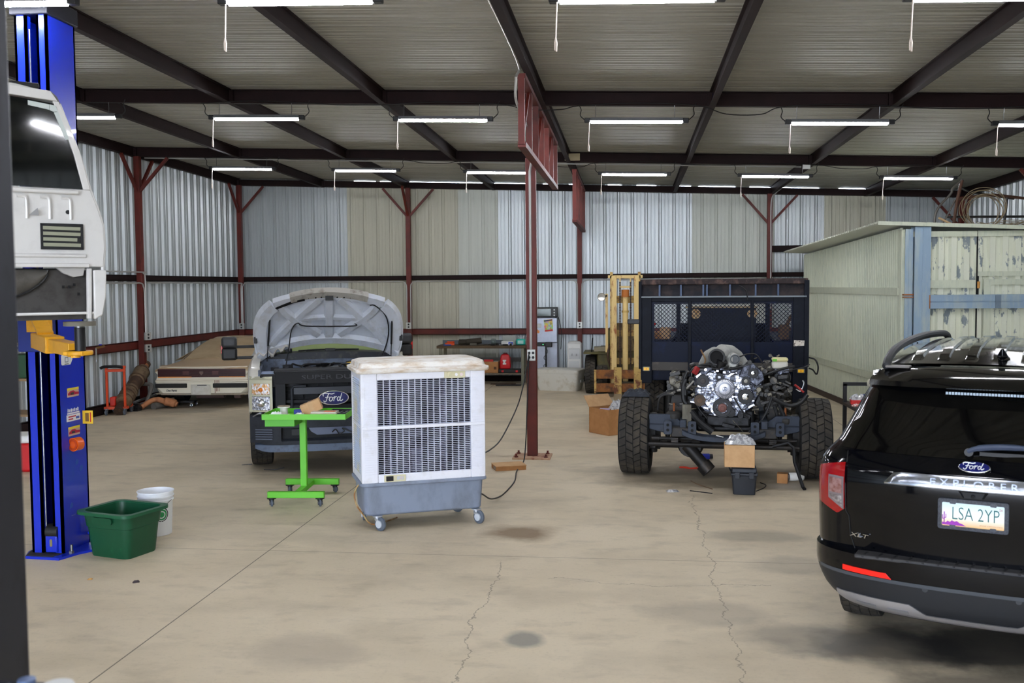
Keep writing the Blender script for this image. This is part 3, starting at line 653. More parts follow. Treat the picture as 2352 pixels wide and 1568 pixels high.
# bumper
def bumper_strip(name, z0, z1, y_, th, mm, hw=.985, n=24):
    m = MB(); rings = []
    for i in range(n+1):
        x = -hw + 2*hw*i/n; y = y_ + bowf(x)*1.15
        zz0 = z0 + (.05*max(0,(abs(x)-.75)/.2)**2 if z0 < .5 else 0)
        rings.append([V((x,y,zz0)), V((x,y+th,zz0)), V((x,y+th,z1)), V((x,y+.03,z1)), V((x,y,z1-.02))])
    return m.loft(rings).build(name, mm, ft, smooth=50)
bm1 = bumper_strip('bumper', .555, .70, 0, .22, BUMP)
m = MB()
for x0, x1 in ((-.985,-.62),(.62,.985)):
    rings = []
    for i in range(9):
        x = x0+(x1-x0)*i/8; y = bowf(x)*1.15; rings.append([V((x,y+.005,.385)), V((x,y+.2,.385)), V((x,y+.2,.56)), V((x,y+.005,.56))])
    o = MB().loft(rings).build('bumper_corner', BUMP, bm1, smooth=50)
    xc = (x0+x1)/2*1.02; yc = bowf(xc)*1.15
    v = MB()
    for k in range(5): v.bar((xc-.10, bowf(xc-.10)*1.15-.004, .43+k*.027), (xc+.10, bowf(xc+.10)*1.15-.004, .43+k*.027), .02, .012)
    v.build('vent_slat', mat('vent grey', (86,92,106), .5), bm1, smooth=0)
bumper_strip('air_dam', .275, .375, .03, .06, VAL, .93)
bumper_strip('lower_bumper', .36, .42, .01, .2, BUMP, .98)
MB().box(-.62,.62,.10,.14,.40,.56).build('intake_mesh', GRB, ft, smooth=0)
MB().prism([(-.30,.545),(.62,.545),(.62,.52),(.56,.47),(-.20,.46),(-.27,.50)], -.02, 0, FACE).build('intake_cover', mat('cover film', (120,130,156), .18, .6), ft).location = (0,.055,0)
hk = MB()
for x in (-.40,.40): hk.bar((x-.08,.06,.50),(x+.08,.06,.50),.03,.06)
MB().bar((-.50,.06,.50),(-.34,.06,.50),.03,.07).build('tow_hook', BLACKP, ft, smooth=0); MB().bar((.46,.06,.50),(.62,.06,.50),.03,.07).build('tow_hook', BLACKP, ft, smooth=0)
wr = MB().tube(spline([(-.02,.03,.49),(.02,0,.52),(.06,.02,.47),(.12,.0,.50),(.10,.02,.53),(.2,.0,.49),(.26,.02,.50)],6),.007,6).build('loose_wire', BLACKP, ft)
m = MB()
for i in range(46): m.box(-.45+i*.02, -.437+i*.02, .01, .03, .70, .712)
m.box(-.5,.5,.02,.12,.69,.703); m.build('step_pad', GRB, ft, smooth=0)
# grille: frame, bars, emblem
def gy(x): return .03 + .06*x*x
def gstrip(name, x0, x1, z0, z1, y0, th, mm, par, n=16, lean=.0):
    rings = []
    for i in range(n+1):
        x = x0+(x1-x0)*i/n; y = y0+.06*x*x; rings.append([V((x,y,z0)), V((x,y+th,z0)), V((x,y+th+lean,z1)), V((x,y+lean,z1))])
    return MB().loft(rings).build(name, mm, par, smooth=50, bev=.006)
gf = gstrip('grille', -.68, .68, 1.055, 1.19, .0, .12, GRB, ft, lean=.05)
for s_ in (-1,1): gstrip('grille_side', s_*.68 if s_<0 else .56, -.56 if s_<0 else .68, .70, 1.06, .0, .10, GRB, gf, 5)
gstrip('grille_back', -.6, .6, .70, 1.06, .13, .02, mat('grille deep', (12,12,14), .7), gf)
gstrip('grille_bar', -.47, .56, .93, 1.015, .02, .06, mat('grille bar', (44,47,54), .45), gf)
gstrip('grille_bar', -.56, .56, .83, .87, .05, .05, GRB, gf)
gstrip('grille_bar', -.56, .56, .735, .81, .03, .06, GRB, gf)
m = MB()
for x in (-.36,-.18,0,.18,.36): m.box(x-.004,x+.004,.09,.12,.70,1.06)
for k in range(8): m.box(-.56,.56,.105,.12,.72+k*.042,.724+k*.042)
m.build('grille_mesh', GRB, gf, smooth=0)
m = MB()
m.tube([(-.49,.02,.74),(-.49,.02,1.0),(-.46,.02,1.03),(-.32,.02,1.03)], .014, 6).build('grille_trim', BUMP, gf)
text('bonnet_lettering', 'SUPER DUTY', .075, MX.Translation((0,.022,1.125)) @ MX.Rotation(R(-20),4,'X') @ FACE, mat('embossed black', (50,52,58), .4), gf, .006, sx=1.75)
def ford_oval(par, M, a, b, chrome=True):
    ell = [(a*math.cos(2*math.pi*i/40), b*math.sin(2*math.pi*i/40)) for i in range(40)]
    o = MB().prism(ell, 0, .016, M).build('emblem', CHROME, par, bev=.003)
    MB().prism([(p[0]*.93, p[1]*.87) for p in ell], .0, .019, M).build('emblem_field', EMB, o)
    # joined script letters drawn as tubes: a flowing F, o, r, d
    s = a/10.; P = lambda pts: [M @ V((x*s, y*s, .021)) for x, y in pts]; r = s*.33
    m = MB()
    m.tube(P(spline([(-6.6,-1.6,0),(-5.9,-2.4,0),(-4.9,-1.9,0),(-4.2,.2,0),(-3.4,2.3,0),(-2.6,2.9,0)],6) and [(q.x,q.y) for q in spline([(-6.6,-1.6,0),(-5.9,-2.4,0),(-4.9,-1.9,0),(-4.2,.2,0),(-3.4,2.3,0),(-2.6,2.9,0)],6)]), r, 6)
    m.tube(P([(q.x,q.y) for q in spline([(-6.6,1.2,0),(-6.9,2.3,0),(-5.6,3.0,0),(-3.2,2.8,0),(-1.2,2.5,0),(.6,3.0,0)],6)]), r, 6)
    m.tube(P([(-5.4,.3),(-4.0,.5),(-2.6,.6)]), r*.8, 6)
    m.tube(P([(q.x,q.y) for q in spline([(-2.0,.5,0),(-2.9,-.8,0),(-2.2,-2.0,0),(-1.0,-1.3,0),(-.8,.1,0)],5,True)]), r, 6, True)
    m.tube(P([(q.x,q.y) for q in spline([(-.9,.2,0),(.1,.1,0),(.6,.9,0),(.3,-.6,0),(.0,-2.0,0)],5)]), r, 6)
    m.tube(P([(q.x,q.y) for q in spline([(.3,-.6,0),(1.1,.5,0),(2.0,.8,0)],5)]), r, 6)
    m.tube(P([(q.x,q.y) for q in spline([(4.0,.2,0),(3.0,.5,0),(2.3,-.7,0),(2.8,-1.9,0),(3.8,-1.2,0)],5,True)]), r, 6, True)
    m.tube(P([(q.x,q.y) for q in spline([(5.4,3.0,0),(4.6,.6,0),(4.1,-1.3,0),(4.8,-2.0,0),(6.0,-1.0,0)],6)]), r, 6)
    m.build('emblem_script', mat('emblem silver', (232,234,240), .3, .3), o)
    return o
ford_oval(gf, facing(0, .0, .888), .182, .085)
# headlamps
for s_ in (-1, 1):
    def hp(x): return (s_*x, bowf(x)*1.25+.015)
    hl = MB()
    rings = []
    for i in range(7):
        x = .715+.27*i/6; X, Y = hp(x); rings.append([V((X,Y+.012,.735)), V((X,Y+.12,.735)), V((X,Y+.12,1.14)), V((X,Y+.05,1.135)), V((X,Y+.012,1.10))])
    h = hl.loft(rings).build('headlamp', mat('headlamp bezel', (206,204,178), .25, .4, coat=.5), ft, smooth=40)
    def lens(name, x0, x1, z0, z1, mm):
        rr = []
        for i in range(7):
            x = x0+(x1-x0)*i/6; X, Y = hp(x); rr.append([V((X,Y,z0)), V((X,Y+.03,z0)), V((X,Y+.03,z1)), V((X,Y,z1))])
        return MB().loft(rr).build(name, mm, h, smooth=40, bev=.006)
    lens('amber_lens', .745, .955, .935, 1.06, AMBER); lens('clear_lens', .745, .955, .755, .915, GLASSY)
    MB().sphere((s_*.85, hp(.85)[1]+.0, .99), .03, .018, .022, 12, 8).build('bulb', mat('amber bulb', (224,120,30), .15, coat=.6), h)
    MB().sphere((s_*.84, hp(.84)[1]+.0, .835), .045, .02, .045, 16, 10).build('reflector', CHROME, h)
# fenders, engine bay, cab and bed
def fender(s_):
    m = MB(); rings = []
    for y, z0, z1, x in ((.18,.74,1.13,.985),(.30,.70,1.19,1.0),(.45,.88,1.225,1.01),(.62,.98,1.24,1.015),(.9,1.0,1.255,1.02),(1.2,.98,1.265,1.02),(1.38,.86,1.27,1.02),(1.5,.62,1.28,1.02),(1.75,.5,1.29,1.02)):
        rings.append([V((s_*x,y,z0)), V((s_*(x-.03),y,z0)), V((s_*(x-.06),y,z1-.06)), V((s_*(x-.14),y,z1-.02)), V((s_*(x-.14),y,z1)), V((s_*(x-.04),y,z1)), V((s_*x,y,z1-.05))])
    m.loft(rings); return m.build('fender', PW, ft, smooth=50)
fender(-1); fender(1)
MB().box(-.87,.87,.25,1.35,.55,.60).box(-.88,-.85,.2,1.4,.6,1.2).box(.85,.88,.2,1.4,.6,1.2).box(-.88,.88,1.36,1.42,.6,1.25).build('engine_bay', mat('bay grey blue', (112,124,146), .5, var=(8.,(84,90,102),.45,.65)), ft, smooth=0)
MB().box(-.86,.86,.14,.24,1.0,1.16).box(-.70,.70,.20,.52,1.155,1.20).build('radiator_cover', mat('cover black', (34,34,37), .6), ft, bev=.02)
eng = MB(); q = random.Random(4)
for k in range(46):
    x = q.uniform(-.72,.8); y = q.uniform(.5,1.25); z = q.uniform(1.02,1.16); s1 = q.uniform(.04,.14); s2 = q.uniform(.03,.09)
    if k % 3: eng.box(x-s1, x+s1, y-s2, y+s2, z-.1, z+q.uniform(.0,.06))
    else: eng.cyl((x,y,z-.1),(x,y,z+q.uniform(.0,.07)), s2, n=10)
eng.build('engine', mat('engine dark', (48,48,52), .5, .3, var=(9.,(84,84,88),.5,.65)), ft, smooth=30)
for k in range(9):
    x = q.uniform(-.7,.7); y = q.uniform(.5,.9); MB().tube(spline([(x,y,1.12),(x+q.uniform(-.2,.2),y+.1,1.22),(x+q.uniform(-.4,.4),y+.3,1.19),(x+q.uniform(-.3,.3),y+.5,1.14)],6),.012,6).build('engine_hose', BLACKP, ft)
MB().box(-.86,-.62,.3,.62,1.0,1.16).build('battery_tray', mat('bay panel', (140,156,184), .4), ft, bev=.02)
for x in (.2,.28): MB().bar((x,.8,1.2),(x+.06,.86,1.21),.05,.045).build('yellow_plug', mat('yellow plug', (226,184,40), .45), ft, bev=.006)
MB().box(-.14,.10,.55,.6,1.17,1.185).bar((-.05,.7,1.18),(.1,.62,1.2),.03,.02).build('bright_bracket', STEEL, ft, smooth=0)
# cowl, windscreen, cab
rings = []
for i in range(17):
    x = -.92+1.84*i/16; y = 1.32+.10*x*x*1.2; z = 1.335-.06*x*x; rings.append([V((x,y,z-.09)), V((x,y+.22,z-.06)), V((x,y+.22,z+.01)), V((x,y,z))])
MB().loft(rings).build('cowl', mat('cowl dark', (40,42,48), .55, var=(8.,(80,78,72),.5,.7)), ft, smooth=50)
def ws(u, v, off=0):
    x = -.84+1.68*u; k = v; xx = x*(1-.13*k); return V((xx, 1.56+.60*k+.10*xx*xx-off*.6, 1.33+.50*k-.04*xx*xx+off*.6))
MB().slab(ws, 16, 6, .006).build('windscreen', GLASSG, ft, smooth=60)
MB().box(-.75,.75,1.75,2.2,1.22,1.34).build('dashboard', mat('dusty dash', (150,158,116), .8), ft, bev=.05)
for x, y, w_, mm, a in ((.02,1.80,.24,'pale green paper',10),(.34,1.82,.34,'mint paper',-8),(-.28,1.80,.14,'mint paper',4),(-.55,1.82,.16,'white paper',12)):
    o = MB().box(-w_/2,w_/2,-.06,.08,0,.01).build('dash_paper', mat(mm, (196,232,196) if 'green' in mm else (170,226,206), .8) if 'white' not in mm else WPAP, ft, smooth=0); o.location = (x, y, 1.36); o.rotation_euler = (R(40),0,R(a))
crp = MB(); crp.grid(lambda u, v: V((-.93+.42*u, 1.22+.30*v, 1.30+.10*u+.05*math.sin(9*u+4*v)*math.sin(7*v)+.03*math.sin(23*u))), 14, 8); crp.build('shop_rag', mat('dirty white rag', (206,200,190), .9), ft, smooth=30, solid=.008)
for s_ in (-1,1): MB().tube(spline([(s_*.05-.35,1.42,1.345),(s_*.05-.1,1.44,1.355),(s_*.05+.35,1.46,1.35)],5),.010,6).build('wiper_arm', BLACKP, ft)
MB().box(-.05,.09,1.40,1.46,1.33,1.37).build('wiper_pivot', BLACKP, ft, bev=.01); MB().box(-.58,-.48,1.38,1.44,1.33,1.38).build('wiper_pivot', BLACKP, ft, bev=.01)
def cabring(y, zr, hw):
    return [V((-1.02,y,.45)), V((1.02,y,.45)), V((1.04,y,.9)), V((1.02,y,1.28)), V((hw,y,zr-.08)), V((hw-.12,y,zr)), V((-hw+.12,y,zr)), V((-hw,y,zr-.08)), V((-1.02,y,1.28)), V((-1.04,y,.9))]
MB().loft([cabring(1.72,1.34,.95), cabring(2.18,1.84,.80), cabring(2.5,1.94,.80), cabring(3.3,1.95,.80), cabring(3.75,1.9,.80)]).build('cab', PW, ft, smooth=30)
for s_ in (-1,1):
    MB().prism([(2.05,1.32),(2.45,1.75),(2.85,1.80),(2.85,1.32)], 0, .012, MX(((0,0,s_,s_*.90),(1,0,0,0),(0,1,0,0),(0,0,0,1)))).build('side_window', mat('dark glass', (20,24,22), .05, coat=1.), ft, smooth=0)
    MB().prism([(2.92,1.32),(2.92,1.80),(3.5,1.80),(3.6,1.32)], 0, .012, MX(((0,0,s_,s_*.90),(1,0,0,0),(0,1,0,0),(0,0,0,1)))).build('side_window', MATS['dark glass'], ft, smooth=0)
    mr = MB().box(-.10,.10,-.05,.06,-.14,.02).build('towing_mirror', BLACKP, ft, bev=.03, seg=3); mr.location = (-1.30 if s_ < 0 else 1.06, 1.62 if s_ < 0 else 1.78, 1.37)
    MB().box(-.10,.10,-.06,.06,.02,.16).build('mirror_head', mat('mirror cap', (52,53,56), .4), mr, bev=.035, seg=3)
    MB().box(s_*.095-.012, s_*.095+.012, -.035, .0, -.05, .05).build('marker_lamp', mat('red lamp', (206,20,16), .25, coat=.6), mr, bev=.004)
    for z in (.03,-.11): MB().bar((-s_*.05,.0,z),(-s_*.36,.03,z),.04,.035).build('mirror_arm', BLACKP, mr, bev=.006)
MB().box(-1.0,1.0,3.8,5.9,.55,1.30).build('cargo_bed', PW, ft, bev=.03)
for x, y in ((-.87,.92),(.87,.92),(-.87,4.7),(.87,4.7)): wheel(ft, (x,y,.385), .385, .26, 36, 4)
MB().box(-.45,-.38,.5,5.8,.5,.62).box(.38,.45,.5,5.8,.5,.62).bar((-.8,.92,.385),(.8,.92,.385),.09,.09).bar((-.8,4.7,.385),(.8,4.7,.385),.1,.1).build('chassis', DSTEEL, ft, smooth=0)
# the hood: crowned panel hinged at the back, seen from below
HB, HL = V((0,1.33,1.50)), .86                           # rear edge centre, length
HD = V((0,-math.cos(R(47)),math.sin(R(47)))); HN = V((0,-math.sin(R(47)),-math.cos(R(47))))      # up along the panel; out of the underside
HW = [(0,.925),(.12,.95),(.3,.965),(.5,.955),(.66,.92),(.78,.85),(.88,.74),(.95,.62),(1.0,.46)]
def hoodp(u, v, off=0.):
    """u -1..1 across, v 0..1 from hinge to front, off out of the underside"""
    hw = smooth_interp(HW, v); x = hw*u; crown = .20*(u*u)*(.55+.45*(1-v)) + .10*max(0,abs(u)-.8)*5*(1-v)*.6
    bend = -.16*v*v
    p = HB + HD*(HL*v) + V((x,0,0)) + HN*(off) + V((0,.10*v*v,-1.0*crown*.9)) + V((0,-.03*crown,0))
    return p
hd = MB().slab(lambda u, v, o: hoodp(2*u-1, v, -.02+o*0 if o == 0 else .0), 40, 24, .02).build('hood', HU, ft, smooth=50)
def hbar(name, pts, wd, th, mm=HU, par=None, r=.4):
    """raised rib on the underside through (u, v) points"""
    rings = []; P = []
    for (a, b), (c, d) in zip(pts, pts[1:]):
        for i in range(8): P.append((a+(c-a)*i/8, b+(d-b)*i/8))
    P.append(pts[-1])
    for i, (u, v) in enumerate(P):
        a = hoodp(*P[max(i-1,0)]); b = hoodp(*P[min(i+1,len(P)-1)]); t = (b-a).normalized(); sd = t.cross(HN).normalized(); c = hoodp(u, v, 0)
        rings.append([c-sd*wd/2, c-sd*wd*.32+HN*th, c+sd*wd*.32+HN*th, c+sd*wd/2])
    return MB().loft(rings).build(name, mm, par or hd, smooth=50)
hbar('hood_rib', [(-.97,.02),(-.5,.02),(0,.02),(.5,.02),(.97,.02)], .15, .06)
hbar('hood_rib', [(-.97,.90),(-.6,.90),(0,.90),(.6,.90),(.97,.90)], .16, .05)
for s_ in (-1,1):
    hbar('hood_rib', [(s_*.90,.0),(s_*.90,.5),(s_*.88,.85)], .20, .06)
    hbar('hood_rib', [(s_*.78,.10),(s_*.45,.46),(s_*.16,.84)], .12, .055)
    hbar('hood_rib', [(s_*.74,.82),(s_*.45,.46),(s_*.14,.12)], .12, .055)
    hbar('hood_rib', [(s_*.45,.46),(s_*.05,.46)], .07, .045)
hbar('hood_rib', [(0,.08),(0,.86)], .14, .055)
hbar('hood_latch_rail', [(-.80,.955),(-.4,.95),(0,.95),(.4,.95),(.8,.955)], .14, .06, mat('dirty rail', (176,172,164), .55, var=(8.,(130,122,110),.5,.7)))
lt = hoodp(0,.885,.055); MB().box(-.05,.05,-.02,.02,-.03,.03).build('latch', BLACKP, hd).location = lt
hl2 = MB()
for u in (-.52,-.38,-.24,-.14,.14,.26,.38,.52):
    c = hoodp(u,.90,.052); hl2.cyl(c-HN*.004, c+HN*.004, .012, n=8)
for u in (-.6,-.5,-.3,-.15,-.05,.1,.25,.42,.58):
    c = hoodp(u,.02,.042); hl2.cyl(c-HN*.004, c+HN*.004, .010, n=8)
hl2.build('hole', mat('hole black', (10,10,12), .8), hd)
hbar('weather_strip', [(-.86,.80),(-.72,.84),(-.6,.88),(-.42,.885)], .05, .06, BLACKP)
MB().tube(spline([hoodp(.62,.80,.05),hoodp(.72,.82,.06),hoodp(.78,.66,.06),hoodp(.80,.4,.06),hoodp(.79,.15,.08),V((.70,1.25,1.28))],6),.008,6).build('washer_hose', BLACKP, ft)
MB().tube(spline([hoodp(.34,.40,.05),hoodp(.32,.36,.07),hoodp(-.3,.37,.07),hoodp(-.42,.44,.06),hoodp(-.5,.34,.08),V((-.52,1.1,1.40)),V((-.56,.8,1.2)),V((-.58,.6,1.14))],6),.008,6).build('washer_hose', BLACKP, ft)
for s_, u in ((-1,-.80),(1,.86)):
    a = hoodp(u,.60,.05); b = V((s_*.80,1.12,1.24)); c = a+(b-a)*.62
    st = MB().cyl(a, c, .013, n=8).build('gas_strut', BLACKP, ft); MB().cyl(c, b, .006, n=6).build('strut_rod', DSTEEL, st)
    e = hoodp(s_*.97,.32,.03); MB().box(-.02,.02,-.03,.03,-.04,.04).build('hood_bumper', BLACKP, hd, bev=.006).location = e
# ------------------------------------------------------------------ utility truck: bare chassis, engine, body
UT = thing('utility_truck', 'stripped utility truck with bare engine, big tyres and dark blue mesh headboard', 'truck', (1.03, 11.2, 0), -5)
NAVY = mat('navy paint', (13,20,40), .4, 0, var=(4., (24,38,80), .55, .9), spec=.12)
NAVYD = mat('dark navy frame', (20,23,31), .5, 0, var=(7., (30,35,46), .5, .8), spec=.12)
RUSTB = mat('rusty top', (46,38,38), .65, .1, var=(9., (112,88,80), .48, .72), spec=.3)
POCK = mat('worn pocket', (34,33,39), .55, .1, var=(5., (70,58,53), .45, .75), spec=.2)
BY0 = 3.0
def bx_(name, x0, x1, z0, z1, y0, y1, mm=NAVY, par=None, bev=.004): return MB().box(x0, x1, BY0+y0, BY0+y1, z0, z1).build(name, mm, par or UT, bev=bev)
hb = MB().box(-1.15,1.15,BY0,BY0+.10,2.145,2.225).build('headboard', RUSTB, UT, bev=.012)
for x0, x1, z0, z1 in ((-1.17,-1.125,.95,2.20),(-1.125,-.985,.75,1.97),(.95,1.10,1.0,1.97),(1.10,1.165,1.0,2.20)):
    MB().box(x0,x1,BY0-.01,BY0+.09,z0,z1).build('post', NAVYD, hb, bev=.006)
MB().box(-1.13,1.13,BY0+.10,BY0+.13,1.98,2.15).build('shelf_back', POCK, hb, smooth=0)
MB().box(-1.13,1.13,BY0-.03,BY0+.12,1.965,1.985).build('shelf', mat('shelf edge', (112,118,122), .5, .4), hb, smooth=0)
MB().box(-1.13,1.13,BY0-.005,BY0+.08,1.91,1.965).build('rail', NAVYD, hb, bev=.004)
for px in (1515,1563,1613,1621,1672,1728,1777):
    x = (px-1656)/161.; MB().box(x-.012,x+.012,BY0+.0,BY0+.11,1.985,2.145).build('divider', mat('divider', (46,60,84), .4, .3, var=(8.,(120,140,150),.6,.75)), hb, smooth=0)
for x in (-.455,.405): MB().box(x-.022,x+.022,BY0-.02,BY0+.05,.85 if x<0 else 1.05,1.93).build('upright', NAVYD, hb, bev=.006)
def meshpanel(x0, x1, hx0, hx1):
    y = BY0+.03; zt, zbm, hz0, hz1 = 1.935, 1.03, 1.34, 1.875
    m = MB().box(x0,x1,y,y+.012,hz1,zt).box(x0,x1,y,y+.012,zbm,hz0).box(x0,hx0,y,y+.012,hz0,hz1).box(hx1,x1,y,y+.012,hz0,hz1)
    p = m.build('panel', NAVY, hb, smooth=0)
    m = MB(); st = .0565; W, H = hx1-hx0, hz1-hz0
    for sgn in (1,-1):
        k = -int((W+H)/st)-1
        while k < (W+H)/st+2:
            c = k*st; pts = []
            # lines u*sgn + v = c inside the rectangle
            for u, v in ((0, c), (W, c-sgn*W)):
                if 0 <= v <= H: pts.append((u, v))
            for v, u in ((0, c*sgn), (H, (c-H)*sgn)):
                if 0 < u < W: pts.append((u, v))
            if len(pts) >= 2 and (V(pts[0])-V(pts[1])).length > .01:
                m.bar((hx0+pts[0][0], y+.006, hz0+pts[0][1]), (hx0+pts[1][0], y+.006, hz0+pts[1][1]), .006, .0085, up=(sgn,0,1) if sgn>0 else (-1,0,1))
            k += 1
    m.build('mesh', NAVY, p, smooth=0)
meshpanel(-.985,-.47,-.95,-.48); meshpanel(-.435,.385,-.425,.375); meshpanel(.42,.965,.43,.93)
MB().box(-1.0,1.0,BY0+.02,BY0+.12,.93,1.05).build('cross_beam', mat('beam grey', (62,58,54), .6, var=(6.,(96,88,80),.55,.8)), UT, bev=.006)
def marker(x, z, s_=1):
    b = MB().prism(rrect(.10,.062,.012), 0, .012, facing(x, BY0-.012, z)).build('marker_lamp', mat('lamp bezel', (120,116,96), .4, .5), UT, bev=.002)
    MB().prism(rrect(.076,.042,.008), .0, .018, facing(x, BY0-.012, z)).build('amber_lens', mat('amber lens', (255,196,40), .2, coat=.6), b, bev=.002)
    MB().cyl((x, BY0-.029, z), (x, BY0-.033, z), .008, n=10).build('lamp_core', mat('core', (204,84,20), .3), b)
marker(-1.06, .955); marker(1.06, .945)
MB().prism([(-.07,-.04),(.07,-.03),(.075,.04),(-.065,.045)], 0, .003, facing(1.03, BY0-.012, 1.325)).build('sticker', mat('torn sticker', (214,206,192), .6, var=(26.,(90,80,70),.55,.62)), UT, smooth=0)
bx_('skirt', -1.125, -.985, .755, 1.02, -.015, .03, NAVYD); bx_('skirt', .95, 1.15, .505, 1.02, -.015, .05, NAVYD)
# service boxes, floor and cargo of the body
bx_('side_box', -1.15, -.72, .78, 1.36, .12, 2.75, NAVY, bev=.01); bx_('side_box', .72, 1.15, .78, 1.36, .12, 2.75, NAVY, bev=.01)
bx_('bed_floor', -.72, .72, .90, .96, .12, 2.75, NAVYD)
bx_('tailgate', -.72, .72, .96, 1.5, 2.72, 2.76, NAVYD)
cb = bx_('tool_cabinet', -.52, .50, .97, 1.79, 1.2, 1.7, mat('cabinet dark', (30,34,44), .6, spec=.2), bev=.01)
MB().box(-.55,.52,BY0+1.18,BY0+1.72,1.79,1.81).build('cabinet_top', mat('worn wood', (178,158,124), .7, var=(9.,(140,120,92),.45,.7)), cb, smooth=0)
for x in (-.40,.44): MB().cyl((x, BY0+1.2, 1.70), (x, BY0+1.19, 1.70), .075, n=20).build('round_plate', mat('dirty lamp', (214,186,140), .5, var=(14.,(196,150,90),.45,.6)), cb)
for x, h, mm in ((-.92,.10,CARD),(-.82,.16,CARDP),(.86,.20,mat('brown scrap', (110,84,58), .8)),(.98,.12,DSTEEL)):
    MB().box(x-.07,x+.07,BY0+.3,BY0+.7,1.36,1.36+h).build('cargo_scrap', mm, UT, bev=.01)
MB().bar((.80,BY0+.5,1.38),(.98,BY0+.6,1.70),.05,.03).build('cargo_board', mat('brown scrap', (110,84,58), .8), UT, smooth=0)
MB().sphere((-.955,BY0+.10,1.585),.022,n=10,m=8).build('red_knob', mat('red lamp', (206,20,16), .25), UT)
for s_ in (-1,1): MB().box(s_*.62-.03,s_*.62+.03,BY0+.2,BY0+.26,.95,1.9).build('rear_upright', NAVYD, UT, smooth=0)
MB().tube(spline([(.22,BY0-.02,2.13),(.30,BY0-.03,2.08),(.33,BY0-.03,2.0),(.335,BY0-.04,1.93)],5),.009,6).build('loose_cable', BLACKP, UT)
MB().tube(spline([(1.16,BY0+.05,1.13),(1.25,BY0,1.10),(1.29,BY0,1.0),(1.27,BY0,.90),(1.22,BY0,.96),(1.17,BY0+.03,.98)],6),.011,6).build('loose_cable', BLACKP, UT)
mk = MB().box(-1.33,-1.15,BY0-.02,BY0+.06,1.61-.02,1.66).build('mirror_bracket', BLACKP, UT, bev=.012)
# wheels and axles
TW, TR = .335, .445
for s_ in (-1,1): wheel(UT, (s_*.975, .12, TR), TR, TW, 30, 4, depth=.018)
for x in (-1.0,-.66,.66,1.0): wheel(UT, (x, 4.25, TR), TR, .29, 26, 4, depth=.016)
DS = DSTEEL
AX = mat('axle steel', (46,44,43), .5, .5, var=(10., (74,64,54), .5, .75))
FRM = mat('blue grey bracket', (38,46,60), .5, .2, var=(8., (24,26,31), .5, .75))
ax = MB().cyl((-.80,.12,.345),(.80,.12,.345),.045,n=16).cyl((-.82,.12,.40),(-.70,.12,.40),.12,n=16).cyl((.70,.12,.40),(.82,.12,.40),.12,n=16).build('front_axle', AX, UT)
MB().sphere((-.36,.16,.34),.15,.17,.15,18,12).cyl((-.36,.0,.34),(-.36,-.03,.34),.12,n=20).build('differential', AX, ax)
MB().cyl((-.40,-.05,.36),(-.16,-.12,.10),.065,n=14).cyl((-.22,-.10,.16),(-.15,-.12,.085),.085,n=14).build('drive_flange', AX, ax)
MB().cyl((-.78,-.12,.44),(.78,-.12,.44),.022,n=10).cyl((-.78,-.12,.44),(-.70,-.12,.44),.034,n=10).build('tie_rod', AX, UT)
for s_ in (-1,1):
    MB().bar((s_*.43,-.35,.60),(s_*.43,5.6,.66),.07,.16).build('frame_rail', FRM, UT, bev=.006)
    kn = MB().box(s_*.80-.06,s_*.80+.06,.0,.22,.30,.62).cyl((s_*.78,.1,.25),(s_*.78,.1,.70),.05,n=12).build('steering_knuckle', AX, UT, bev=.01)
    MB().prism([(s_*.84,.62),(s_*.80,.72),(s_*.56,.72),(s_*.40,.60),(s_*.40,.50),(s_*.58,.50),(s_*.80,.55)], -.02, .02, facing(0,-.16,0)).build('bumper_bracket', FRM, UT, bev=.006)
    MB().box(s_*.70-.13,s_*.70+.13,-.18,.05,.60,.615).build('bracket_flange', FRM, UT, smooth=0)
    for dx in (-.13,.13):
        tp_ = MB().prism(rrect(.09,.15,.02,3), -.015, .015, facing(s_*.46+dx,-.38,.60)).build('tow_plate', FRM, UT, bev=.004)
        MB().cyl((s_*.46+dx,-.396,.63),(s_*.46+dx,-.402,.63),.016,n=10).cyl((s_*.46+dx,-.396,.575),(s_*.46+dx,-.402,.575),.016,n=10).build('plate_hole', mat('hole black', (10,10,12), .8), tp_)
    MB().box(s_*.46-.10,s_*.46+.10,-.36,-.2,.49,.60).build('spring_hanger', AX, UT, bev=.012)
    for k in range(3): MB().bar((s_*.52,-.3,.47-k*.018),(s_*.52,1.1,.42-k*.018),.075,.014).build('leaf_spring', AX, UT, smooth=0)
    MB().cyl((s_*.62,.2,.42),(s_*.60,.1,.95),.028,n=12).cyl((s_*.615,.17,.60),(s_*.60,.1,.95),.036,n=12).build('shock_absorber', mat('shock', (64,62,60), .4, .5), UT)
rings = []
for i in range(17):
    x = -.44+.88*i/16; z = .56 - .07*(1-(abs(x)/.44)**3); rings.append([V((x,-.42,z-.035)), V((x,-.30,z-.035)), V((x,-.30,z+.03)), V((x,-.42,z+.02))])
MB().loft(rings).build('cross_member', FRM, UT, smooth=50, bev=.006)
MB().cyl((-.9,-.25,.40),(.8,-.25,.385),.026,n=10).build('sway_bar', AX, UT)
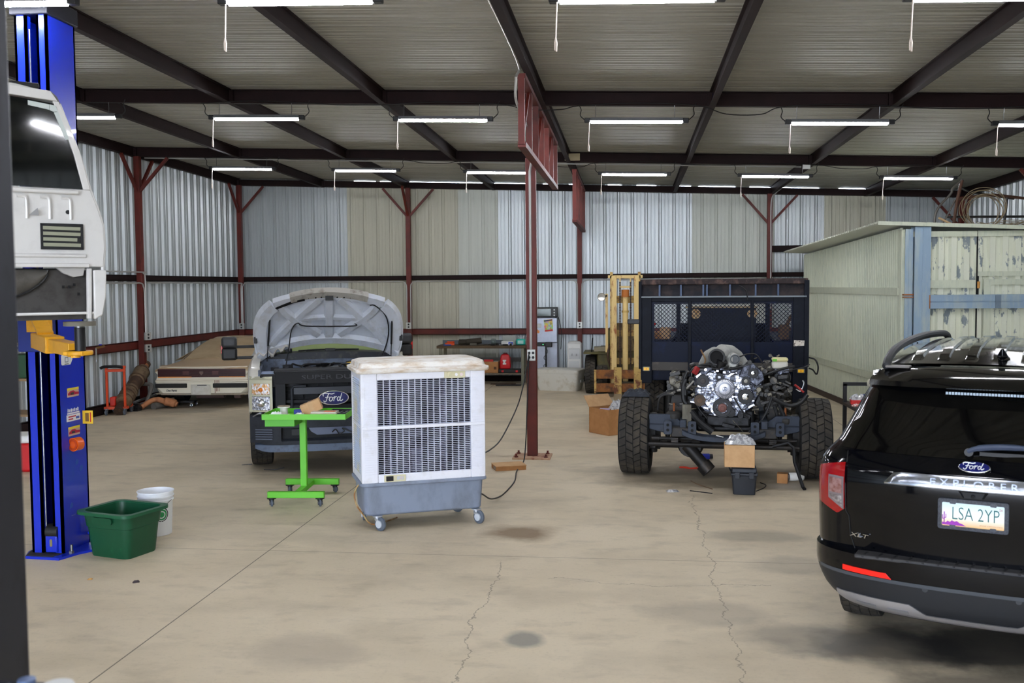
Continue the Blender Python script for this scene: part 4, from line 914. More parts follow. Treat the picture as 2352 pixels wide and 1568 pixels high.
# engine -----------------------------------------------------------------
ALU = mat('engine aluminium', (186,190,204), .26, .8, var=(26., (82,84,96), .44, .6), bump=(34., .8))
ALUD = mat('engine casting', (96,99,110), .36, .8, var=(20., (36,36,42), .42, .62), bump=(30., .7))
PUL = mat('pulley black', (38,38,40), .45, .3)
def E(px, py): return ((px-1656)/207., 2.15-(py-652)/207.)
def epoly(pts): return [E(*p) for p in pts]
eb = MB().prism(epoly([(1583,905),(1588,872),(1602,850),(1640,846),(1688,846),(1725,842),(1748,872),(1738,905),(1722,938),(1695,955),(1672,965),(1632,965),(1610,945),(1596,930)]), -.62, .0, facing(0,.05,0)).build('engine_block', ALUD, UT, bev=.02)
MB().prism(epoly([(1598,900),(1603,872),(1622,852),(1660,858),(1700,858),(1716,880),(1724,905),(1714,932),(1690,950),(1668,958),(1636,958),(1616,930)]), -.04, .03, facing(0,.02,0)).build('timing_cover', ALU, eb, bev=.012)
q = random.Random(11); m = MB()
for k in range(170):
    a = q.uniform(0, 2*math.pi); rr = q.uniform(.12,.36); x = rr*math.cos(a)*1.05; z = .97+rr*math.sin(a)*.78
    if z > 1.22 and abs(x) < .2: continue
    s1 = q.uniform(.008,.032); y = q.uniform(-.045,-.01)
    m.cur = k % 5 % 3
    if k % 3 == 0: m.cyl((x,.02,z),(x,y-.012,z), s1*.7, n=8)
    elif k % 3 == 1: m.bar((x-s1,y,z-s1*.5),(x+s1,y,z+s1*q.uniform(-1,1)), .02, s1*.7)
    else: m.box(x-s1, x+s1*.8, y, .02, z-s1*.6, z+s1*.6)
bb = m.build('casting_detail', [mat('bright casting', (236,238,248), .22, .85), ALUD, mat('dark casting', (74,74,80), .45, .5)], eb, smooth=30); bb['kind'] = 'stuff'
def pulley(px, py, r, y0=-.06, th=.03, mm=PUL, face=None, n=32, name='pulley', par=None):
    x, z = E(px, py); r /= 207.
    o = MB().lathe([(r*.3,-th),(r*.88,-th),(r*.9,-th-.006),(r,-th-.006),(r*.93,-th*.6),(r,-th*.5),(r*.93,-th*.2),(r,0),(r*.3,0)], (x,y0,z), (0,1,0), n).build(name, mm, par or UT, smooth=40)
    MB().lathe([(r*.86,-th*.75),(r*.5,-th*.85),(r*.42,-th*1.15),(r*.22,-th*1.2),(r*.2,-th*1.5),(0,-th*1.5)], (x,y0,z), (0,1,0), n).build('hub', face or mm, o, smooth=40)
    return o
fx, fz = E(1659, 889)
fc = MB().lathe([(.03,0),(.105,0),(.112,-.02),(.105,-.04),(.095,-.045),(.06,-.05),(.0,-.05)], (fx,-.12,fz), (0,1,0), 40).build('fan_clutch', mat('clutch grey', (120,122,128), .4, .7), UT, smooth=40)
m = MB()
for k in range(36):
    a = 2*math.pi*k/36; d = V((math.cos(a),0,math.sin(a))); m.bar(V((fx,-.168,fz))+d*.028, V((fx,-.166,fz))+d*.058, .0045, .012, up=(0,1,0)); m.bar(V((fx,-.162,fz))+d*.07, V((fx,-.160,fz))+d*.104, .004, .012, up=(0,1,0))
m.build('cooling_fin', mat('fin bright', (206,206,214), .3, .8), fc, smooth=0)
MB().cyl((fx,-.16,fz),(fx,-.19,fz),.022,n=16).build('clutch_hub', ALU, fc)
pulley(1654, 933, 22, -.08, .045, PUL, mat('rust hub', (110,70,62), .5, .3), name='crank_pulley')
m = MB(); cx, cz = E(1654, 933)
for k in range(3):
    a0 = R(20+120*k); m.tube([(cx+.058*math.cos(a0+R(t)), -.128, cz+.058*math.sin(a0+R(t))) for t in range(0,80,10)], .010, 6)
m.build('pulley_spoke', ALU, UT)
pulley(1610, 873, 14, -.05, .03, PUL, mat('dark hub', (60,54,52), .5))
pulley(1647, 864, 9, -.06, .03, PUL, ALU); pulley(1706, 872, 10, -.06, .03, PUL, mat('hub tan', (150,146,136), .4, .5))
pulley(1705, 907, 17, -.07, .05, PUL, CHROME); pulley(1603, 918, 13, -.05, .03, mat('rusty pulley', (84,70,58), .6, .3), mat('rusty pulley hub', (104,80,60), .6))
x0, z0 = E(1600,896); x1, z1 = E(1630,896)
MB().bar((x0,-.07,z0),(x1,-.07,z1),.03,.055).cyl((x0+.01,-.05,z0),(x0+.01,-.10,z0),.03,n=16).build('tensioner', ALU, UT, bev=.006)
# alternator
axx, azz = E(1718, 858)
al = MB().prism(epoly([(1690,862),(1700,840),(1722,832),(1742,850),(1748,868),(1730,885),(1712,872)]), -.02, .05, facing(0,0,0)).cyl((axx,.12,azz),(axx,-.04,azz),.085,n=24).build('alternator', ALUD, UT, bev=.008)
pulley(1722, 854, 11, -.05, .03, PUL, CHROME, name='alternator_pulley')
for k in range(12):
    a = 2*math.pi*k/12; d = V((math.cos(a),0,math.sin(a))); cxx = V((E(1722,854)[0],-.045,E(1722,854)[1])); MB().bar(cxx+d*.045, cxx+d*.075, .008, .012, up=(0,1,0)).build('vent_slot', PUL, al, smooth=0)
# intake elbow on top
INT = mat('intake grey', (178,178,172), .5, .3, var=(9., (140,140,136), .5, .75))
hx, hz = E(1641, 819)
it = MB().tube([(hx,-.02,hz),(hx+.02,.06,hz+.01),(hx+.06,.15,hz+.04),(hx+.14,.26,hz+.02),(hx+.20,.32,hz-.03),(hx+.28,.32,hz-.12)], [.075,.082,.095,.10,.10,.085], 22, caps=False)
it.tube([(hx-.02,.1,hz+.03),(hx-.08,.22,hz-.01),(hx-.14,.3,hz-.12)], [.08,.08,.07], 16)
ito = it.build('intake_elbow', INT, UT, smooth=60)
MB().lathe([(.070,.14),(.074,-.005),(.092,-.005),(.094,.02),(.086,.05)], (hx,-.02,hz), (.12,.99,.02), 28).build('intake_collar', mat('collar black', (24,24,25), .5), ito)
MB().cyl((hx+.06,.0,hz-.04),(hx+.02,.03,hz-.16),.06,.05,n=16).build('intake_boot', BLACKP, UT)
sx1, sz1 = E(1682, 824)
MB().cyl((sx1-.03,.12,sz1),(sx1-.0,.02,sz1),.075,.06,n=20).box(sx1-.08,sx1+.03,.03,.2,sz1-.13,sz1+.05).build('intake_port', INT, UT, bev=.02)
MB().lathe([(.0,.0),(.04,.0),(.046,-.01),(.056,-.01)], (sx1+.0,.012,sz1), (0,1,0), 20).build('port_ring', mat('port grey', (84,86,88), .5, .4), UT)
MB().cyl((hx,.005,hz),(hx,.02,hz),.073,n=24).build('dark_mouth_disc', mat('hole black', (10,10,12), .8), ito)  # black disc added so the inside of the intake looks dark
MB().box(-.30,.34,.05,.62,.50,.76).box(-.2,.3,-.02,.1,.56,.70).build('oil_pan', DSTEEL, UT, bev=.03)
for x0_, x1_ in ((-.62,-.40),(.46,.66)): MB().box(x0_,x1_,.1,.5,.55,.92).build('suspension_tower', AX, UT, bev=.02)
# brake booster and reservoir
bxx, bzz = E(1786, 872)
MB().lathe([(0,-.06),(.07,-.055),(.115,-.01),(.12,.03),(.09,.09),(0,.1)], (bxx,.35,bzz), (0,1,0), 28).build('brake_booster', BLACKP, UT)
rx, rz_ = E(1783, 832)
rs = MB().box(rx-.085,rx+.085,.10,.26,rz_-.07,rz_+.01).build('fluid_reservoir', mat('reservoir grey', (206,202,190), .5), UT, bev=.02)
MB().box(rx-.088,rx+.088,.095,.265,rz_+.008,rz_+.05).build('reservoir_top', mat('reservoir yellow', (214,204,150), .5), rs, bev=.02)
MB().box(rx-.08,rx-.035,.090,.1,rz_+.012,rz_+.04).build('green_label', mat('green label', (110,190,60), .6), rs, smooth=0)
MB().box(rx-.06,rx+.1,.12,.5,rz_-.12,rz_-.07).cyl((rx,.1,rz_-.11),(rx,.45,rz_-.11),.03,n=12).build('master_cylinder', ALUD, UT, bev=.008)
# side machinery: blocks, brackets and hoses left and right of the engine
def clutter(name, n, x0, x1, z0, z1, y0, y1, mm, seed, s0=.02, s1=.06):
    q = random.Random(seed); m = MB()
    for k in range(n):
        x = q.uniform(x0,x1); z = q.uniform(z0,z1); y = q.uniform(y0,y1); a = q.uniform(s0,s1); b = q.uniform(s0,s1)
        if k % 4 == 0: m.cyl((x-a,y,z),(x+a,y+q.uniform(-a,a),z+q.uniform(-a,a)), b*.5, n=10)
        elif k % 4 == 1: m.cyl((x,y-a,z),(x,y+a,z), b*.7, n=12)
        else: m.bar((x-a,y,z+q.uniform(-.02,.02)),(x+a,y,z+q.uniform(-a,a)), b, b*.8)
    o = m.build(name, mm, UT, smooth=30, bev=.003); o['kind'] = 'stuff'; return o
MECH = mat('oily parts', (58,57,56), .42, .6, var=(16., (104,98,88), .5, .68))
MECHL = mat('lighter parts', (120,114,100), .45, .6, var=(16., (66,62,58), .45, .62))
clutter('side_machinery', 46, -.62, -.30, .72, 1.22, -.05, .45, MECH, 3); clutter('side_machinery', 60, .36, .72, .62, 1.18, -.05, .5, MECH, 5)
clutter('bright_bracket', 16, -.60, -.30, .78, 1.2, -.10, .1, MECHL, 8, .01, .035); clutter('bright_bracket', 26, .34, .74, .72, 1.2, -.12, .1, MECHL, 9, .01, .04)
clutter('upper_wiring', 30, -.30, .60, 1.18, 1.28, .0, .35, MECH, 13, .012, .04); clutter('lower_machinery', 34, -.36, .36, .56, .74, -.1, .5, DSTEEL, 17, .03, .08)
clutter('fitting', 14, .3,.62,1.2,1.36,.1,.3, MECHL, 21, .008, .03)
px_ = lambda a, y=-.12: V((E(*a)[0], y, E(*a)[1]))
def hose(pts, r, mm=RUBBER, name='hose', y=-.12): return MB().tube(spline([px_(p[:2], p[2] if len(p) > 2 else y) for p in pts], 7), r, 9).build(name, mm, UT)
HOSE = mat('hose black', (26,26,27), .5)
hose([(1572,868),(1566,885),(1567,915),(1574,925)], .026, HOSE); hose([(1575,850),(1568,870),(1571,905)], .02, HOSE)
hose([(1505,915,.0),(1530,902,.0),(1555,898,-.05),(1575,900)], .02, HOSE); hose([(1508,940),(1512,915),(1525,905),(1545,905)], .012, HOSE)
hose([(1582,940),(1605,965),(1632,985)], .042, HOSE, 'radiator_hose', -.22)
hose([(1762,905),(1752,935),(1738,960),(1722,972),(1712,985)], .013, HOSE, y=-.2); hose([(1765,910),(1800,925),(1825,918),(1840,900)], .022, HOSE)
hose([(1690,820,.1),(1712,813,.1),(1730,815,.1),(1745,835,.1)], .008, HOSE); hose([(1768,925),(1775,950),(1772,980),(1785,990)], .02, HOSE); hose([(1778,925),(1790,950),(1785,975)], .018, HOSE)
hose([(1600,840),(1625,836),(1655,848),(1690,842),(1720,836)], .016, HOSE, 'wiring_loom', .0); hose([(1575,858),(1600,842),(1640,846),(1668,840)], .012, HOSE, 'wiring_loom', -.02)
hose([(1598,870),(1590,900),(1600,935),(1620,960)], .010, HOSE, 'wiring_loom', -.06); hose([(1680,910),(1697,938),(1712,955)], .008, HOSE, 'wiring_loom', -.12)
hose([(1552,895),(1572,890),(1590,872)], .012, mat('pale hose', (150,148,142), .4, .5)); hose([(1610,840,.0),(1615,825,.0),(1605,802,.0)], .009, mat('brass pipe', (150,118,84), .35, .7))
hose([(1815,888),(1825,892),(1832,876),(1829,868)], .008, mat('steel line', (190,192,198), .25, .9), 'brake_line'); hose([(1812,878),(1822,886),(1832,895)], .012, mat('red hose', (150,34,30), .5))
hose([(1790,850,.0),(1830,842,.0),(1848,836,.1)], .006, HOSE, 'wire'); hose([(1745,862,.1),(1790,846,.1),(1815,840,.1)], .014, HOSE, 'wiring_loom')
hose([(1700,985),(1680,962),(1676,958)], .005, MECHL, 'wire', -.2)
MB().bar(px_((1590,858),-.04), px_((1598,842),-.02), .05, .06).build('red_bracket', mat('red rag', (150,34,34), .6), UT, bev=.01)
wbx, wbz = E(1575, 955); MB().box(wbx-.05,wbx+.05,-.26,-.2,wbz-.15,wbz+.15).build('wooden_block', mat('weathered wood', (120,116,104), .85, var=(9.,(90,86,76),.45,.65), stretch=(1,1,.2)), UT, bev=.006)
gx_, gz_ = E(1545, 884); MB().box(gx_-.07,gx_+.07,.15,.35,gz_-.10,gz_+.07).cyl((gx_,.2,gz_+.05),(gx_,.2,gz_+.11),.04,n=14).build('steering_gear', MECHL, UT, bev=.015)
for x, z in (E(1545,953), E(1793,960)):
    MB().lathe([(0,-.03),(.085,-.03),(.09,-.01),(.09,.025),(.06,.05),(0,.05)], (x,-.1,z), (0,0,1), 22).build('body_mount', mat('mount rubber', (52,50,48), .6), UT); MB().cyl((x,-.1,z+.04),(x,-.1,z+.14),.012,n=8).build('mount_bolt', mat('rust bolt', (150,90,54), .6, .4), UT)
MB().bar(px_((1640,986),-.44), px_((1656,990),-.44), .004, .05, up=(0,1,0)).build('paper_tag', WPAP, UT, smooth=0)
bar = MB().tube([px_(p, y) for p, y in (((1762,1010),-.4),((1795,1000),-.42),((1806,1010),-.44),((1808,1040),-.46),((1815,1062),-.50),((1825,1092),-.54))] + [V((.83,-.58,.012))], .018, 10).build('stabiliser_bar', mat('bar black', (30,30,32), .5, .4), UT)
jk = crumple('rag', 'dark rag lying on top of the left front truck tyre', 'rag', (.075, 11.45, .885), .30, .30, .10, mat('dark cloth', (40,44,52), .8, var=(8.,(84,88,92),.55,.75)), 9, -5, 16); jk.modifiers.new('sub', 'SUBSURF').levels = 1; jk.data.polygons.foreach_set('use_smooth', [True]*len(jk.data.polygons))
# ------------------------------------------------------------------ boxes and bits around the utility truck
def flapbox(name, label, x, y, rz, sx_, sy_, sz_, mm, flaps=(1,1,1,1), ang=35):
    t = thing(name, label, 'box', (x, y, 0), rz); th = .006
    m = MB().box(-sx_/2,sx_/2,-sy_/2,sy_/2,0,th).box(-sx_/2,sx_/2,-sy_/2,-sy_/2+th,0,sz_).box(-sx_/2,sx_/2,sy_/2-th,sy_/2,0,sz_).box(-sx_/2,-sx_/2+th,-sy_/2,sy_/2,0,sz_).box(sx_/2-th,sx_/2,-sy_/2,sy_/2,0,sz_)
    m.build('carton', mm, t, smooth=0)
    return t
ob = flapbox('cardboard_box', 'open brown cardboard box behind the left front truck tyre', -.27, 14.50, 40, .46, .46, .37, CARD)
fl = MB().box(-.23,.23,0,.20,0,.006).build('flap', CARDP, ob, smooth=0); fl.location = (0,.235,.37); fl.rotation_euler = (R(50),0,0)
crumple('bubble_wrap', 'clear bubble wrap sticking out of the open cardboard box', 'wrap', (-.16, 14.50, .345), .26, .26, .15, mat('clear wrap', (206,206,206), .18, .15, var=(28.,(140,140,144),.45,.6)), 4, 15)
o = MB().box(-.07,.07,-.05,.05,0,.02).build('leaflet', mat('pink leaflet', (190,170,200), .7), smooth=0); o.location = (-.36,14.38,.35); tag(o, 'pinkish leaflet on the contents of the open cardboard box', 'paper')
fb = MB().box(-.18,.18,-.13,.13,.0,.05).build('carton', CARD, bev=.003); fbt = thing('flat_carton', 'flat brown cardboard box on the floor in front of the column base', 'box', (-1.42, 11.55, 0), 20); fb.parent = fbt
MB().box(-.185,.185,-.135,.135,.05,.056).build('carton_lid', CARDP, fbt, smooth=0); MB().box(-.18,-.165,-.10,.02,.01,.045).build('paper_edge', WPAP, fbt, smooth=0)
tbx = thing('toolbox', 'black plastic toolbox on the floor below the bare engine', 'toolbox', (1.165, 10.37, 0), -4)
m = MB().loft([tring(.22,.20,.02,0), tring(.25,.23,.02,.20)]); m.build('box_body', mat('toolbox black', (34,37,44), .4), tbx, bev=.006)
MB().box(-.135,.135,-.125,.125,.20,.225).build('box_rim', MATS['toolbox black'], tbx, bev=.006); MB().box(-.125,.125,-.115,.115,.225,.275).build('box_lid', mat('toolbox lid', (44,48,56), .4), tbx, bev=.012)
for x in (-.07,.07): MB().box(x-.025,x+.025,-.135,-.12,.17,.235).build('latch', MATS['toolbox black'], tbx, bev=.004)
MB().tube(spline([(-.13,0,.22),(-.15,-.02,.27),(-.12,-.03,.283)],4),.008,6).build('handle', MATS['toolbox black'], tbx)
pb = thing('parts_carton', 'brown cardboard box balanced on the black toolbox', 'box', (1.115, 10.36, .289), -4)
MB().box(-.15,.15,-.13,.13,0,.225).build('carton', CARDP, pb, bev=.003); MB().box(-.152,.152,-.02,.02,.222,.227).build('carton_tape', mat('packing tape', (196,156,108), .4), pb, smooth=0)
crumple('bubble_wrap', 'clear bubble wrap on the cardboard box in front of the axle', 'wrap', (1.125, 10.36, .517), .30, .22, .10, mat('clear wrap'), 6, -4)
sb = MB().box(-.056,.056,-.05,.05,0,.105).build('small_carton', CARD, bev=.003); sb.location = (1.64,10.95,0); sb.rotation_euler = (0,0,R(-12)); tag(sb, 'small brown cardboard cube on the floor beside the right front truck tyre', 'box')
fl = thing('oil_filter', 'white cylindrical canister lying near the right front truck tyre', 'canister', (1.80, 11.06, 0), 12)
MB().lathe([(0,-.08),(.04,-.08),(.047,-.07),(.047,.07),(.04,.08),(0,.08)], (0,0,.047), (1,0,0), 24).build('can', mat('white canister', (226,224,218), .4), fl); MB().lathe([(.02,.081),(.036,.081),(.036,.083),(.02,.083)], (0,0,.047), (-1,0,0), 20).build('can_end', STEEL, fl)
def lying(name, pts, r, mm, label, cat, n=6): return tag(MB().tube(spline(pts, 5), r, n).build(name, mm), label, cat)
lying('zip_strap', [(.58,11.75,.006),(.65,11.72,.012),(.70,11.68,.006),(.78,11.68,.012),(.84,11.64,.006)], .012, mat('red strap', (196,52,30), .6), 'red plastic strap lying on the floor under the front axle', 'strap')
lying('twig', [(.66,10.95,.004),(.73,10.75,.004),(.86,10.52,.004)], .004, mat('brown rod', (110,84,60), .8), 'thin brown rod on the floor left of the black toolbox', 'rod')
lying('dark_rod', [(.62,10.42,.004),(.75,10.35,.004),(.84,10.30,.004)], .006, DSTEEL, 'short dark rod on the floor left of the black toolbox', 'rod')
lying('charger_lead', [(1.30,10.45,.005),(1.40,10.62,.005),(1.44,10.78,.005),(1.40,10.9,.005)], .005, BLACKP, 'thin black lead on the floor right of the black toolbox', 'lead')
bc = thing('spray_can', 'small blue can lying on the floor behind the front axle', 'can', (.92, 12.35, 0), 8)
MB().lathe([(0,-.09),(.035,-.09),(.035,.05),(0,.05)], (0,0,.036), (1,0,0), 18).build('can', mat('can blue', (30,46,150), .35), bc); MB().lathe([(0,.05),(.028,.05),(.028,.09),(0,.09)], (0,0,.036), (1,0,0), 18).build('can_cap', BLACKP, bc)
crumple('plastic_scrap', 'crumpled clear plastic scrap on the floor in the middle', 'scrap', (.44,10.38,0), .13, .09, .02, mat('clear wrap'), 2, 10, 8)
crumple('dry_leaf', 'small dark leaf on the floor below the green tote', 'leaf', (-3.60,6.82,0), .05, .035, .018, mat('dark leaf', (60,50,52), .8), 12, 30, 5)
crumple('dry_leaf', 'tiny tan leaf on the floor near the blue lift base', 'leaf', (-3.98,6.86,0), .035, .025, .01, mat('tan leaf', (196,150,86), .8), 14, 10, 5)
lying('wire_hook', [(-4.60,11.55,.004),(-4.55,11.50,.02),(-4.68,11.52,.006)], .006, STEEL, 'bent bright wire on the floor left of the hooded truck tyre', 'wire')
lying('wire_hook', [(-4.30,11.25,.004),(-4.16,11.24,.006),(-4.08,11.30,.02),(-4.10,11.36,.006)], .006, STEEL, 'bent bright wire on the floor below the hooded truck bumper', 'wire')
# ------------------------------------------------------------------ black SUV seen from behind
HX = 22.5
SV = thing('sport_utility_vehicle', 'shiny black sport utility car seen from behind at the right front', 'car', (1.781, 5.404, 0), -HX); SV.scale = (1.025, 1, 1)
BLK = mat('black car paint', (4,5,9), .10, 0, coat=.25, spec=.3)
BLKD = mat('dusty black paint', (11,11,12), .12, 0, var=(30., (24,23,22), .58, .78), coat=.6)
CLAD = mat('black cladding', (30,32,36), .5)
CGL = mat('car dark glass', (7,7,7), .05, 0, var=(14., (17,17,16), .5, .75), coat=.3)
SKID = mat('skid grey', (172,170,172), .38, .5)
REDL = mat('tail lamp red', (150,3,10), .12, coat=.8)
REDR = mat('reflector red', (255,24,10), .35, coat=.6)
LAMPC = mat('lamp clear', (206,200,206), .08, .6, var=(26.,(128,120,124),.42,.62), coat=.6, bump=(30.,.4))
TABW = [(.30,.69),(.40,.78),(.52,.83),(.62,.838),(.75,.842),(.92,.84),(1.05,.836),(1.12,.825),(1.18,.79),(1.22,.752),(1.26,.73),(1.50,.625),(1.58,.585),(1.63,.555),(1.665,.50)]
TABY = [(.30,.16),(.40,.09),(.52,.08),(.62,.085),(.75,.075),(.92,.05),(1.05,.045),(1.12,.06),(1.18,.10),(1.22,.128),(1.26,.15),(1.50,.325),(1.58,.385),(1.63,.43),(1.665,.50)]
TABF = [(.30,4.35),(.6,4.5),(1.0,4.4),(1.08,4.2),(1.14,3.5),(1.22,3.3),(1.5,2.75),(1.63,2.4),(1.665,2.3)]
def sv_w(z): return smooth_interp(TABW, z)
def sv_y(z): return smooth_interp(TABY, z)
def S(x, z, off=0., D=.34, n=2.5):
    w = sv_w(z); t = min(abs(x)/w, .9995); y = sv_y(z) + D*(1-(1-t**n)**(1/n)); return V((x, y-off, z))
def svring(z):
    w = sv_w(z); yf = interp(TABF, z); o = []
    for i in range(-16, 17):
        a = math.pi/2*i/16; o.append(S(w*math.sin(a)*.9995, z))
    D = .34; yy = sv_y(z)+D
    for k in range(1, 6): o.append(V((w, yy+(yf-.35-yy)*k/5, z)))
    for i in range(1, 8): a = math.pi/2*i/8; o.append(V((w*math.cos(a)**.6 if i < 8 else 0, yf-.35+.35*math.sin(a)**.8, z)))
    o.append(V((0, yf, z)))
    for i in range(7, 0, -1): a = math.pi/2*i/8; o.append(V((-w*math.cos(a)**.6, yf-.35+.35*math.sin(a)**.8, z)))
    for k in range(5, 0, -1): o.append(V((-w, yy+(yf-.35-yy)*k/5, z)))
    return o
zs = [.60,.64,.70,.76,.84,.92,1.0,1.06,1.10,1.13,1.16,1.19,1.22,1.25,1.32,1.40,1.48,1.54,1.59,1.63,1.655,1.665]
MB().loft([svring(z) for z in zs]).build('body', BLK, SV, smooth=32)
def patch(name, x0, x1, z0, z1, mm, off=.004, par=None, nu=20, nv=8, xs=None, th=.006):
    """patch on the rear skin; z0,z1 may be functions of x, xs an optional function (u,v)->x"""
    def fn(u, v, o):
        if xs: x, z = xs(u, v)
        else:
            x = x0+(x1-x0)*u; a = z0(x) if callable(z0) else z0; b = z1(x) if callable(z1) else z1; z = a+(b-a)*v
        return S(x, z, off - (0 if o else th))
    return MB().slab(lambda u, v, o: fn(u, v, o > 0), nu, nv, 1).build(name, mm, par or SV, smooth=40)
# rear window, spoiler, roof
patch('rear_window', 0, 0, 0, 0, CGL, .004, xs=lambda u, v: ((2*u-1)*(.700-.108*v), 1.205+.325*v), nu=32, nv=10)
m = MB(); rings = []
for i in range(25):
    x = -.575+1.15*i/24; k = abs(x)/.575; e = .05*k*k
    r0 = .235+.16*k**2.5; zt = 1.655-.035*k**3
    rings.append([V((x,r0,1.572-.012*k)), V((x,r0+.02,1.600-.012*k)), V((x,r0+.12,zt-.01)), V((x,.52,zt+.012)), V((x,.62,zt+.012)), V((x,.62,1.56)), V((x,r0+.2,1.545)), V((x,r0+.06,1.555))])
m.loft(rings).build('spoiler', BLKD, SV, smooth=30)
m = MB()
for i in range(26): m.box(-.165+i*.015, -.153+i*.015, .318, .33, 1.528, 1.542)
m.build('brake_lamp', mat('brake strip', (128,140,150), .3, .3), SV, smooth=0)
def roofz(x, y): return 1.668 + .05*(1-(x/.52)**2)*min(1,(y-.45)/.5) + .045*math.sin(min(1,(y-.5)/1.3)*math.pi/2) - .05*max(0,(y-1.8))**2
def rib(x, y):
    t = (x/.145) % 1.; k = 1 if .30 < t < .70 else 0
    return .014*k*min(1,max(0,(y-.66-.1*abs(x))/.06))*(1 if abs(x) < .45 else 0)
m = MB(); xs_ = []; 
for i in range(-90, 91): xs_.append(.51*i/90)
NY = 46
m.grid(lambda u, v: V((.51*(2*u-1), .56+1.95*v, roofz(.51*(2*u-1), .56+1.95*v)+rib(.51*(2*u-1), .56+1.95*v))), 140, NY)
m.build('roof', BLKD, SV, smooth=35, fix=False)
for s_ in (-1,1):
    MB().tube(spline([(s_*.50,.50,1.655),(s_*.503,.60,1.695),(s_*.495,.85,1.745),(s_*.47,1.3,1.775),(s_*.43,1.8,1.785),(s_*.385,2.3,1.775),(s_*.37,2.46,1.755),(s_*.365,2.52,1.725)],8), [.012]+[.024]*54+[.02,.016], 10).build('roof_rail', CLAD, SV)
    MB().box(s_*.47-.03,s_*.47+.07*(s_<0)+.0*(s_>0)+.03,.46,.55,1.655,1.668).build('rail_foot', mat('rail foot', (120,116,112), .4), SV, bev=.005)
MB().loft([[V((.087+a*.045,.74+b*.075,1.70)) for a, b in ((-1,-.6),(0,-1),(1,-.6),(1,.6),(0,1),(-1,.6))],[V((.087+a*.028,.755+b*.05,1.72)) for a, b in ((-1,-.6),(0,-1),(1,-.6),(1,.6),(0,1),(-1,.6))],[V((.087+a*.007,.72+b*.025,1.765)) for a, b in ((-1,-.6),(0,-1),(1,-.6),(1,.6),(0,1),(-1,.6))]]).build('antenna_fin', BLK, SV, smooth=50, bev=.004)
# tailgate seams, garnish, badges
sm = mat('seam', (2,2,3), .6)
for s_ in (-1,1): MB().tube([S(s_*x, z, .0008) for x, z in ((.60,.645),(.625,.72),(.632,.83),(.65,.86),(.652,1.0),(.650,1.14),(.655,1.19))], .0035, 5).build('tailgate_seam', sm, SV)
def garnish(x0, x1):
    rings = []
    for i in range(21):
        x = x0+(x1-x0)*i/20; e = min(1, (x1-abs(x))/.05 if x1 > abs(x) else 0); zt = 1.055+.065*e**.7
        rings.append([S(x,1.048,.006)+V((0,-.0,0)), S(x,1.052,.032), S(x,1.062,.034), S(x,zt,.020), S(x,zt+.003,.004)])
    return MB().loft(rings).build('garnish_bar', mat('garnish chrome', (176,182,192), .16, 1., var=(3.,(140,146,156),.4,.7)), SV, smooth=40)
gb = garnish(-.435, .435)
text('garnish_lettering', 'E X P L O R E R', .05, MX.Translation((0, S(0,1.085).y-.0285, 1.088)) @ MX.Rotation(R(-12),4,'X') @ FACE, mat('letter grey', (120,124,132), .25, .9), gb, .004, sx=1.25)
ford_oval(SV, MX.Translation((-.0, S(0,1.164).y-.004, 1.164)) @ MX.Rotation(R(-38),4,'X') @ FACE, .077, .034)
text('trim_badge', 'XLT', .032, MX.Translation((-.578, S(-.578,.725).y-.004, .725)) @ MX.Rotation(R(-22),4,'Z') @ FACE, CHROME, SV, .003, sx=1.9, shear=.2)
MB().loft([[V((a*.055,S(0,1.03).y-.0-d,1.045-h)) for a, d, h in ((-1.3,0,.0),(1.3,0,.0),(1,.02,.0),(-1,.02,.0))],[V((a*.05,S(0,1.02).y-d,1.012-h)) for a, d, h in ((-1,0,.0),(1,0,.0),(.8,.015,.0),(-.8,.015,.0))]]).cyl((0,S(0,1.025).y-.012,1.028),(0,S(0,1.025).y-.024,1.022),.010,n=14).build('reversing_camera', CLAD, SV)
# licence plate
PY = S(0,.92).y-.012; PM = MX.Translation((0, PY, .92)) @ FACE
pf = MB().prism(rrect(.335,.166,.014), -.004, .008, PM).build('plate_frame', mat('carbon frame', (34,38,48), .35, var=(120.,(52,56,66),.45,.55)), SV, bev=.002)
pmt = bpy.data.materials.new('plate print'); pmt.use_nodes = True
def plate_nodes():
    n = pmt.node_tree; b = n.nodes['Principled BSDF']; g = n.nodes.new('ShaderNodeTexCoord'); s_ = n.nodes.new('ShaderNodeSeparateXYZ'); r = n.nodes.new('ShaderNodeValToRGB'); mr = n.nodes.new('ShaderNodeMapRange')
    n.links.new(g.outputs['Object'], s_.inputs[0]); n.links.new(s_.outputs['Z'], mr.inputs[0]); mr.inputs[1].default_value = .86; mr.inputs[2].default_value = .98; n.links.new(mr.outputs[0], r.inputs[0]); n.links.new(r.outputs[0], b.inputs['Base Color'])
    e = r.color_ramp.elements; e[0].position = 0.; e[0].color = lin((236,186,120)); e[1].position = .42; e[1].color = lin((248,246,238)); k = r.color_ramp.elements.new(1.); k.color = lin((206,232,240)); b.inputs['Roughness'].default_value = .4
plate_nodes()
lp = MB().prism(rrect(.292,.124,.006), .006, .0095, PM).build('licence_plate', pmt, pf, smooth=0)
PUR = mat('plate purple', (150,40,170), .5)
MB().prism([(-.145,-.058),(-.145,-.044),(-.128,-.046),(-.118,-.036),(-.108,-.042),(-.098,-.032),(-.086,-.038),(-.074,-.034),(-.062,-.044),(-.048,-.048),(-.035,-.056),(-.03,-.058)], .0095, .0102, PM).build('plate_hills', PUR, pf, smooth=0)
m = MB(); m.box(-.137,-.132,-.05,.012,.0102,.0106,PM).box(-.144,-.140,-.026,-.004,.0102,.0106,PM).box(-.129,-.125,-.020,.0,.0102,.0106,PM).box(-.144,-.132,-.028,-.024,.0102,.0106,PM).box(-.137,-.125,-.022,-.018,.0102,.0106,PM)
